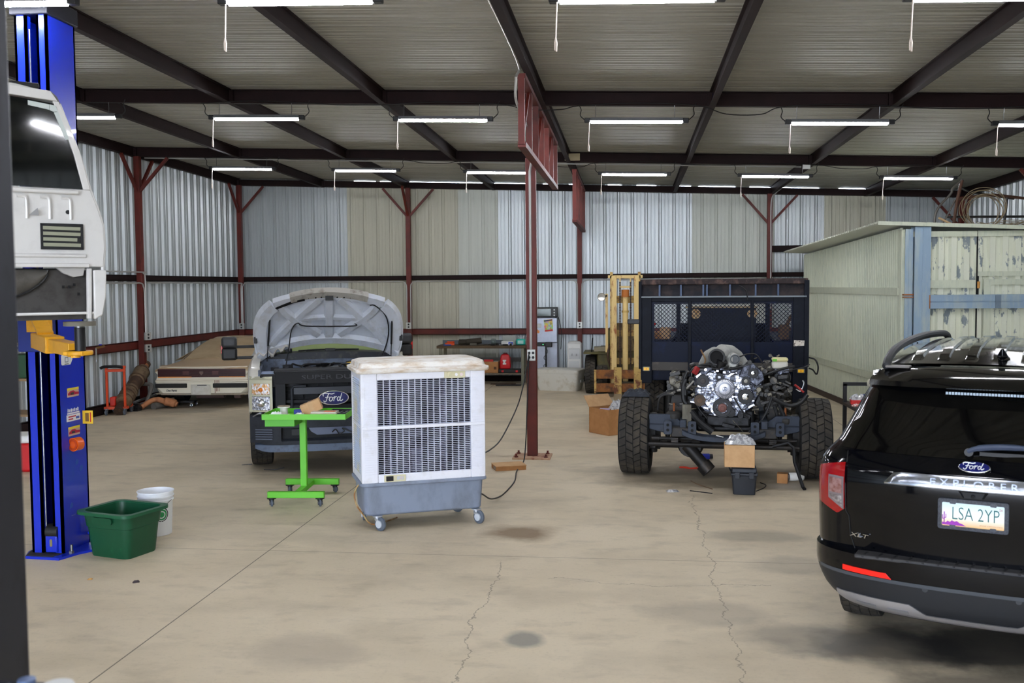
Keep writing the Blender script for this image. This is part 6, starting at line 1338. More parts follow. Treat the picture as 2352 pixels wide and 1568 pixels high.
def dolly(x, y, lab):
    t = thing('wheel_dolly', lab, 'dolly', (x, y, 0), 6); MB().box(-.18,.18,-.05,.05,.07,.10).box(-.18,-.14,-.16,.16,.06,.09).box(.14,.18,-.16,.16,.06,.09).build('frame', BLACKP, t, smooth=0)
    for a, b in ((-.16,-.13),(.16,-.13),(-.16,.13),(.16,.13)): caster(a, b, t, r=.032, rz=-80, w=.026, top=.075, mm=CHROME, col=CHROME)
dolly(-8.08, 17.30, 'small black wheel dolly under the left rear of the dusty coupe')
# ------------------------------------------------------------------ orange trolley and exhaust parts at the left wall
OR = mat('trolley orange', (226,74,22), .45)
tr = thing('parts_trolley', 'orange upright steel trolley with black handle at the left wall', 'trolley', (-8.72, 16.02, 0), 14)
for x in (-.145,.145): MB().cyl((x,0,.13),(x,0,.82),.022,n=12).build('upright', OR, tr)
MB().box(-.165,.165,-.03,.03,.74,.785).build('top_bar', OR, tr, bev=.006); MB().cyl((.145,0,.80),(.145,0,.84),.03,n=12).build('upright_cap', OR, tr)
MB().tube(spline([(-.24,-.01,.80),(-.18,-.01,.825),(0,-.01,.83),(.10,-.01,.82),(.13,-.01,.80)],5),.026,10).build('handle_grip', BLACKP, tr)
MB().box(-.19,.19,-.05,.05,.10,.14).box(-.17,-.12,-.05,.45,.10,.14).box(.12,.17,-.05,.45,.10,.14).build('base_frame', OR, tr, smooth=0)
MB().box(-.125,-.03,.06,.22,.14,.30).build('jack_body', mat('jack red', (206,44,24), .45), tr, bev=.02)
for x, y in ((-.15,-.03),(.15,-.03),(-.15,.42),(.15,.42)): caster(x, y, tr, r=.05, rz=-90, w=.03, top=.11, mm=STEEL, col=mat('caster grey', (90,92,98), .5))
EXH = mat('exhaust dusty', (126,106,80), .75, .2, var=(9.,(84,62,44),.45,.65)); EXD = mat('exhaust rust', (74,54,42), .75, .2, var=(10.,(104,78,52),.5,.7)); TAN = mat('rusty tan pipe', (184,122,80), .7, .1, var=(8.,(140,88,58),.45,.7))
xp = thing('exhaust_assembly', 'long rusty exhaust canister leaning behind the orange trolley', 'exhaust', (0,0,0))
A, B = V((-8.66, 16.0, .10)), V((-8.88, 17.45, .76)); dv = B-A
def ap(t, off=0): return A+dv*t+V((0,0,off))
MB().cyl(ap(-.02,-.02), ap(.14), .085, .075, n=22).build('inlet_pipe', EXD, xp)
MB().lathe([(.06,0),(.125,.03),(.135,.05),(.135,.50),(.12,.53)], ap(.10), dv, 28).build('front_canister', EXH, xp); MB().lathe([(.118,0),(.122,.42)], ap(.38), dv, 24).build('middle_canister', EXD, xp)
MB().lathe([(.12,0),(.135,.02),(.135,.36),(.10,.45),(.055,.50)], ap(.60), dv, 28).build('rear_canister', EXH, xp); MB().lathe([(.055,0),(.055,.22),(.0,.22)], ap(.86), dv, 18).build('outlet_pipe', TAN, xp); MB().cyl(ap(.965), ap(1.0), .075, n=16).build('outlet_flange', EXD, xp)
for t in (.18,.27,.36,.62,.8): MB().lathe([(.139,0),(.144,.006),(.144,.024),(.139,.03)], ap(t), dv, 26).build('band_clamp', EXD, xp)
MB().lathe([(.0,.005),(.07,.005)], ap(-.02,-.02), dv, 18).build('pipe_mouth', mat('hole black', (10,10,12), .8), xp)
lying('exhaust_pipe', [(-8.62,16.70,.05),(-8.52,16.85,.14),(-8.42,16.92,.16),(-8.32,16.95,.13),(-8.20,17.0,.10),(-8.10,17.02,.06)], [.045]*10+[.05]*6+[.075]*8+[.05]*2, TAN, 'bent tan rusty exhaust pipe on the floor beside the dusty coupe', 'pipe', 14)
lying('grey_bracket', [(-8.90,17.1,.42),(-8.75,17.12,.42),(-8.62,17.10,.40),(-8.61,17.0,.25),(-8.64,16.88,.06)], .035, mat('bracket grey', (120,116,110), .6, .3), 'grey bent bracket leaning at the left wall beside the dusty coupe', 'bracket', 8)
for k, (a, b, mm, lb) in enumerate((((-8.86,16.70,.10),(-8.60,17.25,.22),STEEL,'upper bright bar among the exhaust parts at the left wall'),((-8.80,16.60,.05),(-8.58,17.05,.13),STEEL,'lower bright bar among the exhaust parts at the left wall'))):
    tag(MB().bar(a, b, .05, .035).build('steel_bar', mm, bev=.006), lb, 'bar')
lying('grey_hose', [(-8.34,17.20,.06),(-8.40,17.0,.05),(-8.44,16.8,.05)], .06, mat('hose grey', (96,92,86), .7), 'short grey pipe under the bent exhaust pipe', 'pipe', 12)
clut = MB(); q = random.Random(2)
for k in range(10):
    x = q.uniform(-8.9,-8.62); y = q.uniform(16.45,16.6); clut.box(x-q.uniform(.03,.09),x+.05,y-.04,y+.05,0,q.uniform(.05,.14))
o = clut.build('scrap_heap', DSTEEL, smooth=0); tag(o, 'heap of dark metal scrap beside the orange trolley', 'scrap'); o['kind'] = 'stuff'
hg = thing('blow_gun', 'small air gun hanging from the left wall girt above the orange trolley', 'air gun', (-8.90, 15.75, 1.16), 0)
MB().bar((0,0,0),(.03,.22,.02),.03,.03).build('gun_body', mat('gun brass', (150,110,60), .4, .5), hg, bev=.006); MB().bar((0,0,0),(0,0,-.18),.018,.018).build('grip', CONDUIT, hg); MB().box(-.015,.015,.12,.16,.04,.06).build('blue_trigger', mat('trigger blue', (60,60,190), .4), hg); MB().cyl((0,0,-.18),(0,0,-.24),.013,n=8).build('nozzle', STEEL, hg)
# ------------------------------------------------------------------ workbench at the back wall
WOOD = mat('dirty bench wood', (96,78,56), .8, var=(6.,(70,56,42),.4,.7), stretch=(.6,4,4)); LEGM = mat('bench leg grey', (128,128,112), .6, .3, var=(9.,(160,110,60),.6,.75))
wbn = thing('workbench', 'long cluttered workbench with lower shelf at the back wall', 'bench', (-3.2, 21.62, 0), 0)
MB().box(-.98,.98,-.33,.33,.80,.86).build('bench_top', WOOD, wbn, bev=.006)
for x in (-.90,.90):
    for y in (-.29,.29): MB().box(x-.03,x+.03,y-.03,y+.03,0,.80).build('leg', LEGM, wbn, bev=.004)
MB().box(-.93,.93,-.30,.30,.235,.26).build('lower_shelf', mat('shelf board', (122,112,96), .7), wbn, smooth=0); MB().box(-.93,.93,.27,.30,.47,.56).build('rear_rail', mat('rail dark', (84,84,82), .6), wbn, smooth=0); MB().box(-.96,.96,.28,.33,.86,.95).build('back_lip', mat('lip grey', (96,104,110), .6), wbn, smooth=0)
BTZ = .862; BX, BYc = -3.2, 21.62
def bench_box(name, lab, cat, x, y, z, sx_, sy_, sz_, mm, rz=0, bev=.006, **k):
    o = MB().box(-sx_/2,sx_/2,-sy_/2,sy_/2,0,sz_).build(name, mm, bev=bev); o.location = (x, y, z); o.rotation_euler = (0,0,R(rz)); return tag(o, lab, cat)
bench_box('orange_case', 'small orange tool case on the left end of the workbench', 'case', -3.92, 21.48, BTZ, .20,.14,.05, mat('case orange', (230,84,24), .45), 12)
bench_box('orange_case', 'orange clamp lying on the small orange tool case', 'clamp', -3.90, 21.50, BTZ+.052, .16,.06,.03, mat('case orange'), -8)
bench_box('blue_tool', 'flat blue tool on the front left corner of the workbench', 'tool', -3.95, 21.36, BTZ, .16,.07,.022, mat('tool blue', (50,80,170), .45), 4)
RUBD = mat('dusty rubber', (58,52,42), .75)
def roll(name, lab, p0, p1, r0, r1): return tag(MB().lathe([(0,0),(r0,0),(r0,.3*(V(p1)-V(p0)).length),(r1,.36*(V(p1)-V(p0)).length),(r1,(V(p1)-V(p0)).length),(0,(V(p1)-V(p0)).length)], p0, V(p1)-V(p0), 18).build(name, RUBD), lab, 'boot')
roll('rubber_bellows', 'dark rubber bellows lying at the back of the workbench', (-3.75,21.70,BTZ+.06), (-3.35,21.70,BTZ+.06), .058, .058); roll('air_hose', 'dark tapered air hose lying across the workbench', (-3.72,21.42,BTZ+.05), (-3.22,21.52,BTZ+.10), .035, .066)
bench_box('grey_block', 'grey block at the front edge of the workbench', 'block', -3.38, 21.38, BTZ, .15,.08,.05, mat('block grey', (92,88,78), .7), 3)
q = random.Random(6)
for k in range(12):
    x = q.uniform(-3.2,-2.45); y = q.uniform(21.35,21.65); o = bench_box('machine_part', 'x', 'part', x, y, BTZ, q.uniform(.05,.14), q.uniform(.03,.08), q.uniform(.02,.05), DSTEEL if k % 4 else STEEL, q.uniform(-40,40)); o['label'] = 'small dark metal part scattered along the middle of the workbench'; o['group'] = 'small metal parts on the workbench'
jr = thing('glass_jar', 'round clear jar standing on the middle of the workbench', 'jar', (-2.97, 21.62, BTZ)); MB().lathe([(0,0),(.05,0),(.062,.03),(.062,.10),(.045,.13),(.0,.135)], n=24).build('jar', mat('smoky glass', (120,136,132), .08, alpha=.55, coat=.6), jr); MB().lathe([(.0,.005),(.04,.005),(.04,.05),(0,.05)], n=14).build('contents', DSTEEL, jr)
cl = thing('plastic_bin', 'clear plastic bin of fittings on the right part of the workbench', 'bin', (-2.62, 21.68, BTZ)); CLP = mat('clear bin', (200,206,200), .15, alpha=.45, coat=.5)
m = MB().box(-.14,.14,-.10,.10,0,.006)
for a, b in (((-.14,-.1),(.14,-.1)),((.14,-.1),(.14,.1)),((.14,.1),(-.14,.1)),((-.14,.1),(-.14,-.1))): m.bar((a[0],a[1],.10),(b[0],b[1],.10),.005,.20)
m.build('bin', CLP, cl, smooth=0)
m = MB()
for k in range(26): m.box(*[v for c in (q.uniform(-.12,.12),) for v in (c-.02,c+.015)], *[v for c in (q.uniform(-.08,.08),) for v in (c-.02,c+.015)], .008, q.uniform(.04,.15))
o = m.build('fittings', mat('fittings grey', (140,150,146), .4, .4), cl, smooth=0); o['kind'] = 'stuff'
nb = thing('carton', 'white carton with a blue emblem tilted on the workbench', 'box', (-2.64, 21.44, BTZ), 6); c0 = MB().box(-.13,.13,-.05,.05,0,.085).build('carton', WHITEP, nb, bev=.003); MB().prism([(.02,.01),(.12,.01),(.12,.075),(.02,.075)], .05, .052, FACE).build('blue_emblem', mat('emblem print', (40,70,170), .5), nb, smooth=0)
MB().prism([(.035,.025),(.06,.05),(.08,.05),(.105,.025),(.09,.025),(.07,.042),(.05,.025)], .052, .053, FACE).build('white_arch', WHITEP, nb, smooth=0)
for k in range(3): MB().box(-.115,-.0,-.0525,-.05,.025+k*.02,.031+k*.02).build('print_line', mat('print grey', (120,124,130), .5), nb, smooth=0)
tq = thing('bottle_pack', 'teal wrapped pack of clear bottles on the right end of the workbench', 'bottles', (-2.36, 21.56, BTZ)); MB().box(-.10,.10,-.08,.08,.0,.13).build('wrap', mat('teal wrap', (40,186,164), .35), tq, bev=.03)
for x in (-.05,.05,.13):
    b_ = MB().lathe([(0,.0),(.032,0),(.034,.10),(.018,.15),(.014,.175),(0,.175)], (x,.05 if x < .1 else .0,0), (0,0,1), 16).build('bottle', CLP, tq); MB().cyl((x,.05 if x < .1 else .0,.175),(x,.05 if x < .1 else .0,.19),.016,n=12).build('bottle_cap', WHITEP, b_)
MB().box(-.06,.06,-.084,-.08,.03,.10).build('label_panel', mat('pale label', (180,222,214), .4), tq, smooth=0)
gc = thing('moulded_case', 'red moulded plastic case on the lower shelf of the workbench', 'case', (-2.70, 21.48, .262+.085), 8)
MB().loft([[V((x*.115,y*.09,0)) for x,y in ((-1,-1),(1,-1),(1,1),(-1,1))],[V((x*.12,y*.095,.06)) for x,y in ((-1,-1),(1,-1),(1,1),(-1,1))],[V((x*.10,y*.09,.26)) for x,y in ((-1,-1),(1,-1),(1,1),(-1,1))],[V((x*.075,y*.08,.32)) for x,y in ((-1,-1),(1,-1),(1,1),(-1,1))]]).build('case_shell', mat('case red', (196,18,26), .35), gc, bev=.025, seg=3)
MB().box(-.04,.05,-.03,.03,.31,.35).build('handle', mat('case dark red', (110,12,18), .4), gc, bev=.012); MB().box(.09,.125,-.085,.1,.03,.26).build('case_edge', MATS['case dark red'], gc, bev=.012)
lb_ = MB().prism([(-.055,.10),(.02,.10),(.02,.13),(.0,.135),(.0,.165),(.02,.17),(.02,.20),(-.055,.20),(-.055,.17),(-.04,.165),(-.04,.135),(-.055,.13)], .0975, .10, FACE).build('label_sticker', WHITEP, gc, smooth=0)
tcs = thing('tool_case', 'black tool case with red latches under the red case on the workbench shelf', 'case', (-2.60, 21.46, .262), 0); MB().box(-.25,.25,-.12,.12,0,.085).build('case_body', BLACKP, tcs, bev=.015)
for x in (-.14,.17): MB().box(x-.025,x+.025,-.13,-.118,.02,.065).build('latch', mat('latch red', (206,30,36), .4), tcs, bev=.004)
cb2 = flapbox('cardboard_box', 'brown cardboard box of red tools on the lower shelf of the workbench', -3.03, 21.46, 0, .40, .28, .25, CARD); cb2.location = (-3.03, 21.46, .262)
MB().box(.10,.16,-.1425,-.14,.08,.14).build('box_print', mat('box ink', (90,60,36), .7), cb2, smooth=0)
bench_box('red_tool', 'red tool sticking out of the cardboard box under the workbench', 'tool', -3.06, 21.46, .48, .20,.10,.07, mat('case red'), 8); bench_box('grey_tool', 'grey fitting in the cardboard box under the workbench', 'tool', -2.90, 21.42, .47, .10,.12,.055, mat('fittings grey'), 20)
for k, (x, y, lb3) in enumerate(((-2.6,21.25,'dark flat steel plate on the floor under the workbench'),(-2.75,21.5,'dusty flat board on the floor under the workbench'))): bench_box('floor_plate', lb3, 'plate', x, y, 0 if k == 0 else .0, .55,.16,.02, EXD if k else DSTEEL, 3)
ch = thing('battery_charger', 'black charger bar with a green light behind the free column', 'charger', (-1.92, 21.42, .84), 0); MB().box(-.28,.24,-.05,.05,.0,.075).build('charger_body', BLACKP, ch, bev=.01); MB().box(.10,.255,-.06,.06,-.02,.09).build('battery', mat('battery dark', (28,28,30), .4), ch, bev=.015); MB().cyl((.06,-.05,.04),(.06,-.054,.04),.008,n=10).build('indicator', mat('green led', (60,230,110), .3, emit=((60,230,110),4.)), ch)
MB().box(-.30,-.24,-.03,.03,-.84,.0).box(.10,.14,-.02,.02,-.84,-.02).build('stand', DSTEEL, ch, smooth=0)
adopt(MB().tube(spline([(-1.80,21.36,.84),(-1.76,21.34,.72),(-1.84,21.34,.6),(-1.78,21.34,.5),(-1.85,21.34,.42),(-1.80,21.34,.36)], 5), .006, 6).build('power_cord', BLACKP), ch)
# fridge, oven, dispenser, ice chest
FRG = mat('fridge steel', (176,182,196), .35, .5, var=(4.,(160,166,180),.4,.7)); fg = thing('refrigerator', 'steel grey refrigerator with a colourful poster behind the free column', 'refrigerator', (-1.875, 22.03, 0), 0)
MB().box(-.33,.29,-.13,.17,.02,1.44).build('cabinet', mat('fridge grey', (120,124,132), .5), fg, bev=.01); MB().box(-.33,.29,-.18,-.13,.90,1.44).build('freezer_door', FRG, fg, bev=.012); MB().box(-.33,.29,-.18,-.13,.03,.888).build('fridge_door', FRG, fg, bev=.012)
poster = bpy.data.materials.new('poster print'); poster.use_nodes = True
def poster_nodes():
    n = poster.node_tree; b = n.nodes['Principled BSDF']; t = n.nodes.new('ShaderNodeTexCoord'); v = n.nodes.new('ShaderNodeTexVoronoi'); v.inputs['Scale'].default_value = 26; hs = n.nodes.new('ShaderNodeHueSaturation'); hs.inputs['Saturation'].default_value = 1.1; hs.inputs['Value'].default_value = 1.0
    mx = n.nodes.new('ShaderNodeMix'); mx.data_type = 'RGBA'; mx.inputs[0].default_value = .45; mx.inputs[7].default_value = lin((236,214,120)); n.links.new(t.outputs['Object'], v.inputs['Vector']); n.links.new(v.outputs['Color'], mx.inputs[6]); n.links.new(mx.outputs[2], hs.inputs['Color']); n.links.new(hs.outputs[0], b.inputs['Base Color'])
poster_nodes()
po = MB().prism([(-.085,-.14),(.10,-.12),(.085,.15),(-.11,.12)], .182, .184, FACE).build('poster', poster, fg, smooth=0); po.location = (.10,0,1.27)
MB().prism([(-.08,-.135),(.09,-.118),(.088,-.085),(-.082,-.10)], .184, .185, FACE).build('poster_band', mat('poster red', (206,50,40), .5), po, smooth=0); MB().prism([(-.10,.085),(.08,.115),(.08,.14),(-.105,.112)], .184, .185, FACE).build('poster_title', mat('poster navy', (50,54,90), .5), po, smooth=0)
MB().prism([(-.05,-.04),(.03,-.05),(.04,.0),(-.02,.04)], .182, .184, FACE).build('magnet', mat('magnet orange', (226,140,70), .5), fg, smooth=0).location = (-.14,0,1.15); MB().prism([(-.05,-.05),(.05,-.04),(.04,.05),(-.05,.04)], .182, .184, FACE).build('magnet', mat('magnet grey', (206,210,206), .5), fg, smooth=0).location = (-.10,0,1.27)
ov = thing('toaster_oven', 'black toaster oven on top of the refrigerator', 'oven', (-1.86, 21.98, 1.445), 0); MB().box(-.22,.28,-.12,.12,.012,.225).build('oven_body', mat('oven black', (20,22,22), .35), ov, bev=.012); MB().box(-.20,.14,-.128,-.12,.035,.19).build('oven_door', mat('oven glass', (40,52,46), .08, .3, coat=.6), ov, bev=.004); MB().cyl((-.18,-.145,.195),(.13,-.145,.195),.008,n=8).build('door_handle', CHROME, ov)
for z in (.05,.11,.17): MB().cyl((.21,-.12,z),(.21,-.138,z),.017,n=16).build('knob', mat('knob light', (206,208,206), .3), ov)
for x in (-.18,.24): MB().box(x-.02,x+.02,-.1,.1,0,.014).build('foot', BLACKP, ov)
adopt(MB().tube(spline([(-1.57,21.98,1.46),(-1.53,21.98,1.30),(-1.50,22.0,1.1),(-1.51,22.0,.85),(-1.52,22.0,.74)], 5), .008, 6).build('power_cord', BLACKP), ov)
wd = thing('water_dispenser', 'white freestanding water dispenser at the back wall', 'dispenser', (-1.20, 21.76, 0), 0); MB().box(-.155,.155,-.15,.15,.0,.90).build('cabinet', WHITEP, wd, bev=.03); MB().box(-.12,.12,-.16,-.14,.55,.78).build('tap_recess', mat('recess white', (214,216,216), .5), wd, bev=.012); MB().lathe([(.14,0),(.13,.02),(.10,.03),(0,.03)], (0,0,.90), (0,0,1), 24).build('bottle_seat', WHITEP, wd); MB().box(-.12,.10,-.155,-.15,.18,.50).build('cup_door', mat('door white', (222,224,224), .45), wd, bev=.004)
for x in (-.05,.05): MB().cyl((x,-.16,.66),(x,-.20,.66),.012,n=8).cyl((x,-.195,.62),(x,-.195,.67),.014,n=8).build('tap', mat('tap grey', (190,192,194), .4), wd)
ICE = mat('ice chest white', (214,212,202), .6, var=(4.,(186,176,152),.52,.72)); ic = thing('ice_chest', 'big dirty white ice chest on the floor right of the free column', 'ice chest', (-1.42, 20.42, 0), -14)
MB().loft([rring(.80,.42,.05,.0,y0=-.21), rring(.84,.46,.06,.06,y0=-.23), rring(.90,.50,.06,.30,y0=-.25), rring(.92,.52,.06,.36,y0=-.26)]).build('chest', ICE, ic, smooth=40); MB().loft([rring(.93,.53,.06,.362,y0=-.265), rring(.94,.54,.06,.39,y0=-.27), rring(.94,.54,.06,.43,y0=-.27), rring(.88,.48,.06,.445,y0=-.24)]).build('chest_lid', ICE, ic, smooth=40)
MB().bar((.46,-.10,.20),(.46,.10,.20),.03,.06).build('handle', mat('handle grey', (170,170,164), .6), ic, bev=.008)
for k in range(7): x = -.10+.03*k; MB().bar((x,-.252,.34),(x+.004,-.235,.34-.06-.035*((k*3) % 6)),.007,.003,up=(0,1,0)).build('drip_stain', mat('drip brown', (84,66,44), .8), ic, smooth=0)
# ------------------------------------------------------------------ forklift
YL = mat('mast yellow', (214,186,124), .6, var=(5.,(150,88,46),.58,.68), stretch=(1.5,1.5,.5)); YLD = mat('mast worn yellow', (190,158,90), .6, var=(7.,(110,64,40),.5,.62)); OLV = mat('olive body', (92,84,40), .6, var=(5.,(70,64,36),.45,.7))
fk = thing('forklift', 'old yellow forklift with rusty mast and dual front tyres', 'forklift', (-.085, 19.25, 0), 0)
for s_ in (-1,1):
    MB().box(s_*.215-.05,s_*.215+.05,-.06,.10,.10,2.33).build('mast_rail', YL, fk, bev=.006); MB().box(s_*.265-.025,s_*.265+.025,-.02,.12,.12,2.40).build('mast_channel', YLD, fk, smooth=0)
    MB().cyl((s_*.10,-.03,.45),(s_*.10,-.03,2.2),.007,n=6).build('chain_pin', DSTEEL, fk); m = MB()
    for k in range(58): m.box(s_*.10-.018,s_*.10+.018,-.04,-.02,.48+k*.03,.498+k*.03)
    m.build('lift_chain', mat('chain rust', (66,48,36), .7, .4), fk, smooth=0)
MB().cyl((0,0,.3),(0,0,1.95),.055,n=20).build('lift_cylinder', YL, fk); MB().cyl((0,0,1.92),(0,0,2.06),.075,n=20).build('cylinder_head', mat('rust head', (176,104,44), .6, .2), fk); MB().cyl((0,0,1.62),(0,0,1.66),.07,n=18).build('cylinder_collar', YLD, fk)
for z, h, y in ((2.27,.06,0),(1.80,.14,.06),(1.16,.12,.08),(.62,.12,.08)): MB().box(-.24,.24,y,y+.04,z,z+h).build('cross_tie', YLD, fk, smooth=0)
for x in (-.10,.10): MB().box(x-.012,x+.012,-.03,0,2.06,2.28).build('yoke', YL, fk, smooth=0)
MB().box(-.11,.11,-.04,.03,2.09,2.13).build('yoke_bar', YL, fk, smooth=0); MB().box(-.33,.33,-.02,.05,2.28,2.335).build('mast_top', YL, fk, smooth=0)
for z in (.10,.36): MB().box(-.585,.585,-.18,-.12,z,z+.17).build('carriage_bar', mat('carriage rust', (150,96,44), .65, .2, var=(6.,(96,62,44),.42,.62)), fk, bev=.005)
for x in (-.575,.575): MB().box(x-.02,x+.02,-.20,-.10,.08,.53).build('carriage_end', YLD, fk, smooth=0)
for x in (-.145,.235):
    f_ = MB().box(x-.075,x+.075,-.24,-.18,.04,.58).build('fork', YLD, fk, bev=.006); MB().loft([[V((x+a,-.24,z)) for a, z in ((-.075,.02),(.075,.02),(.075,.075),(-.075,.075))],[V((x+a*.9,-1.15,z)) for a, z in ((-.075,.02),(.075,.02),(.075,.035),(-.075,.035))]]).build('fork_blade', mat('fork worn', (164,150,124), .6, .3), f_, smooth=0)
for x in (-.69,-.45,.45,.69): wheel(fk, (x,.62,.385), .385, .205, 34, 2, rimm=mat('rim rust', (110,70,60), .7), depth=.02)
MB().box(-.55,.55,.30,2.3,.35,.85).build('body', OLV, fk, bev=.03); MB().box(-.82,-.34,.25,1.0,.80,.84).box(.34,.82,.25,1.0,.80,.84).build('fender', OLV, fk, bev=.008); MB().box(-.70,-.34,.95,1.0,.5,.84).build('fender_back', OLV, fk, smooth=0)
MB().box(-.36,.36,1.0,2.3,.85,1.25).build('engine_hood', OLV, fk, bev=.04); MB().box(-.4,.4,2.2,2.6,.3,1.1).build('counterweight', OLV, fk, bev=.05)
MB().box(-.18,.24,.3,.7,.85,1.4).build('dash', mat('dash tan', (140,120,84), .7, var=(8.,(90,74,52),.45,.65)), fk, bev=.02); MB().box(-.62,-.34,.4,.7,.84,.93).build('battery_box', mat('dusty tan', (150,140,116), .8), fk, bev=.01)
MB().bar((-.36,.12,.85),(-.36,.12,1.98),.05,.05).build('lamp_post', YL, fk, smooth=0); lp_ = MB().lathe([(0,.07),(.045,.05),(.075,.0),(.078,-.015),(.07,-.02)], (-.455,.05,1.92), (0,1,0), 22).build('work_lamp', mat('lamp shell', (120,110,90), .5, .4), fk); MB().lathe([(0,0),(.068,-.012)], (-.455,.045,1.92), (0,1,0), 20).build('lamp_glass', mat('lamp glass', (206,204,196), .15, .5), lp_); MB().bar((-.40,.06,1.92),(-.36,.1,1.95),.03,.03).build('lamp_arm', DSTEEL, lp_, smooth=0)
MB().cyl((-.66,.3,.84),(-.64,.3,1.12),.012,n=8).build('lever', DSTEEL, fk)
for k, pts in enumerate((((-.30,.15,1.0),(-.34,.05,.8),(-.30,.1,.6),(-.26,.2,.5)),((.16,.2,1.1),(.20,.1,.8),(.15,.1,.6)),((-.18,.2,1.0),(-.2,.1,.75),(-.15,.12,.6)))): MB().tube(spline(pts,5),.022,8).build('hydraulic_hose', EXD, fk)
MB().cyl((-.8,.62,.385),(.8,.62,.385),.08,n=14).build('axle', OLV, fk)
for x in (-.4,.4):
    wheel(fk, (x,2.1,.30), .30, .2, 26, 2)
# ------------------------------------------------------------------ steel container room on the right
PALE = mat('pale green steel', (206,210,188), .55, .05, var=(7.,(182,190,172),.5,.75), stretch=(3,3,.5))
PEEL = mat('peeling paint', (224,226,206), .6, .05, var=(3.4,(132,142,146),.55,.58,12), stretch=(1.8,1.8,.9))
BLUEG = mat('blue galvanised post', (150,172,192), .5, .3, var=(3.,(184,194,188),.45,.7), stretch=(2,2,.4))
ct = thing('container', 'pale green corrugated steel container room on the right', 'container', (3.98, 15.2, 0), 3.7)
CL_, CWd = 6.0, 2.85
def ctop(x, y): return 2.955 - .04*x - .036*y
m = MB(); n = 66*6; P = []
for i in range(n+1):
    y = CL_*i/n; P.append((max(-.032, min(.0, -.016+.03*math.sin(2*math.pi*y/.0905))), y))
for (a, b), (c, d) in zip(P, P[1:]): m.add([(a,b,.06),(c,d,.06),(c,d,ctop(0,d)),(a,b,ctop(0,b))], [(0,1,2,3)])
m.build('side_wall', PALE, ct, smooth=0, fix=False)
for z in (2.02, .66): MB().box(-.045,-.028,.10,CL_,z-.055,z+.055).build('side_band', PALE, ct, smooth=0)
MB().box(-.03,.03,-.0,.14,.0,ctop(0,0)-.03).build('corner_strip', PALE, ct, smooth=0)
MB().box(-.05,CWd,.0,CL_,.0,.10).build('base_rail', mat('base dark', (70,56,50), .7), ct, smooth=0)
def ipost(name, x0, x1, y0, y1, z1):
    m = MB(); m.box(x0,x1,y0,y0+.012,0,z1); m.box(x0,x1,y1-.012,y1,0,z1); xm = (x0+x1)/2; m.box(xm-.006,xm+.006,y0,y1,0,z1); m.box(xm-.004,xm+.004,y0-.006,y0+.001,0,z1); return m.build(name, BLUEG, ct, smooth=0)
ipost('corner_post', .13, .36, -.10, .08, 2.96); ipost('side_post', .01, .12, -.05, .04, 2.93)
MB().box(-.01,.13,-.08,.0,1.965,1.985).build('post_cleat', mat('cleat rust', (160,104,64), .7), ct, smooth=0); MB().box(-.01,.13,-.08,.0,1.93,1.945).build('post_cleat', mat('cleat rust'), ct, smooth=0)
m = MB()
for x in (.05,.185,.305):
    for z in (1.27,1.13): m.cyl((x,-.112,z),(x,-.04,z),.012,n=8)
m.cyl((.16,-.112,.95),(.16,-.1,.95),.02,n=10).build('bolt_hole', mat('hole black', (10,10,12), .8), ct)
m = MB(); x = .34; PT = .183
while x < CWd:
    for u0, d0, u1, d1 in ((0,0,.06,0),(.06,0,.085,.05),(.085,.05,.14,.05),(.14,.05,.165,0),(.165,0,PT,0)):
        a, c = x+u0, x+u1
        m.add([(a,d0,.05),(c,d1,.05),(c,d1,ctop(c,0)-.06),(a,d0,ctop(a,0)-.06)], [(0,1,2,3)])
    x += PT
m.build('front_wall', PEEL, ct, smooth=0, fix=False)
MB().box(.34,1.03,-.03,-.012,2.065,2.185).build('front_band', PALE, ct, smooth=0)
bmz = MB().box(.36,CWd,-.11,-.09,1.77,1.86).box(.36,CWd,-.11,-.09,1.875,1.965).box(.36,CWd,-.09,-.02,1.86,1.875).box(.36,CWd,-.115,-.02,1.955,1.97); bmz.build('front_beam', BLUEG, ct, smooth=0); MB().box(1.28,1.36,-.12,-.10,1.77,1.965).build('beam_splice', mat('splice grey', (120,136,150), .5, .3), ct, smooth=0)
MB().box(.345,.365,-.105,-.01,1.77,1.97).build('rust_edge', mat('cleat rust'), ct, smooth=0)
MB().box(1.045,1.06,-.02,.0,.05,2.9).build('door_gap', mat('hole black'), ct, smooth=0)
dr = MB().box(1.06,CWd,-.035,-.012,2.24,2.305).build('door_header', PALE, ct, smooth=0)
MB().box(1.06,1.075,-.03,.0,1.95,2.25).build('door_gap', mat('hole black'), ct, smooth=0)
MB().box(1.15,1.25,-.03,-.012,.1,2.19).box(1.25,CWd,-.03,-.012,2.11,2.19).build('door_frame', PALE, ct, smooth=0); MB().cyl((1.07,-.035,2.06),(1.07,-.035,2.16),.02,n=10).build('hinge', mat('hinge rust', (196,140,70), .6), ct)
m = MB(); nx = 0
xs_ = []; x = -.42
while x < CWd+.1: xs_.append(x); x += .02
for y0, y1, sgn in ((-.16,CL_+.1,1),):
    ys_ = []; y = y0
    while y <= y1: ys_.append(y); y += .0226
    zz = lambda y: .012*(1 if (y/.0905) % 1 < .5 else -1)
    for a, b in zip(ys_, ys_[1:]):
        m.add([(-.42,a,ctop(-.42,a)+.05+zz(a)),(CWd+.1,a,ctop(CWd,a)+.05+zz(a)),(CWd+.1,b,ctop(CWd,b)+.05+zz(b)),(-.42,b,ctop(-.42,b)+.05+zz(b))], [(0,1,2,3)])
m.build('roof_sheet', mat('container roof', (214,216,200), .5, .15), ct, smooth=0, solid=.004, fix=False)
MB().bar((-.42,-.165,ctop(-.42,0)+.045),(CWd+.1,-.165,ctop(CWd+.1,0)+.045),.012,.055).build('roof_fascia', PALE, ct, smooth=0)
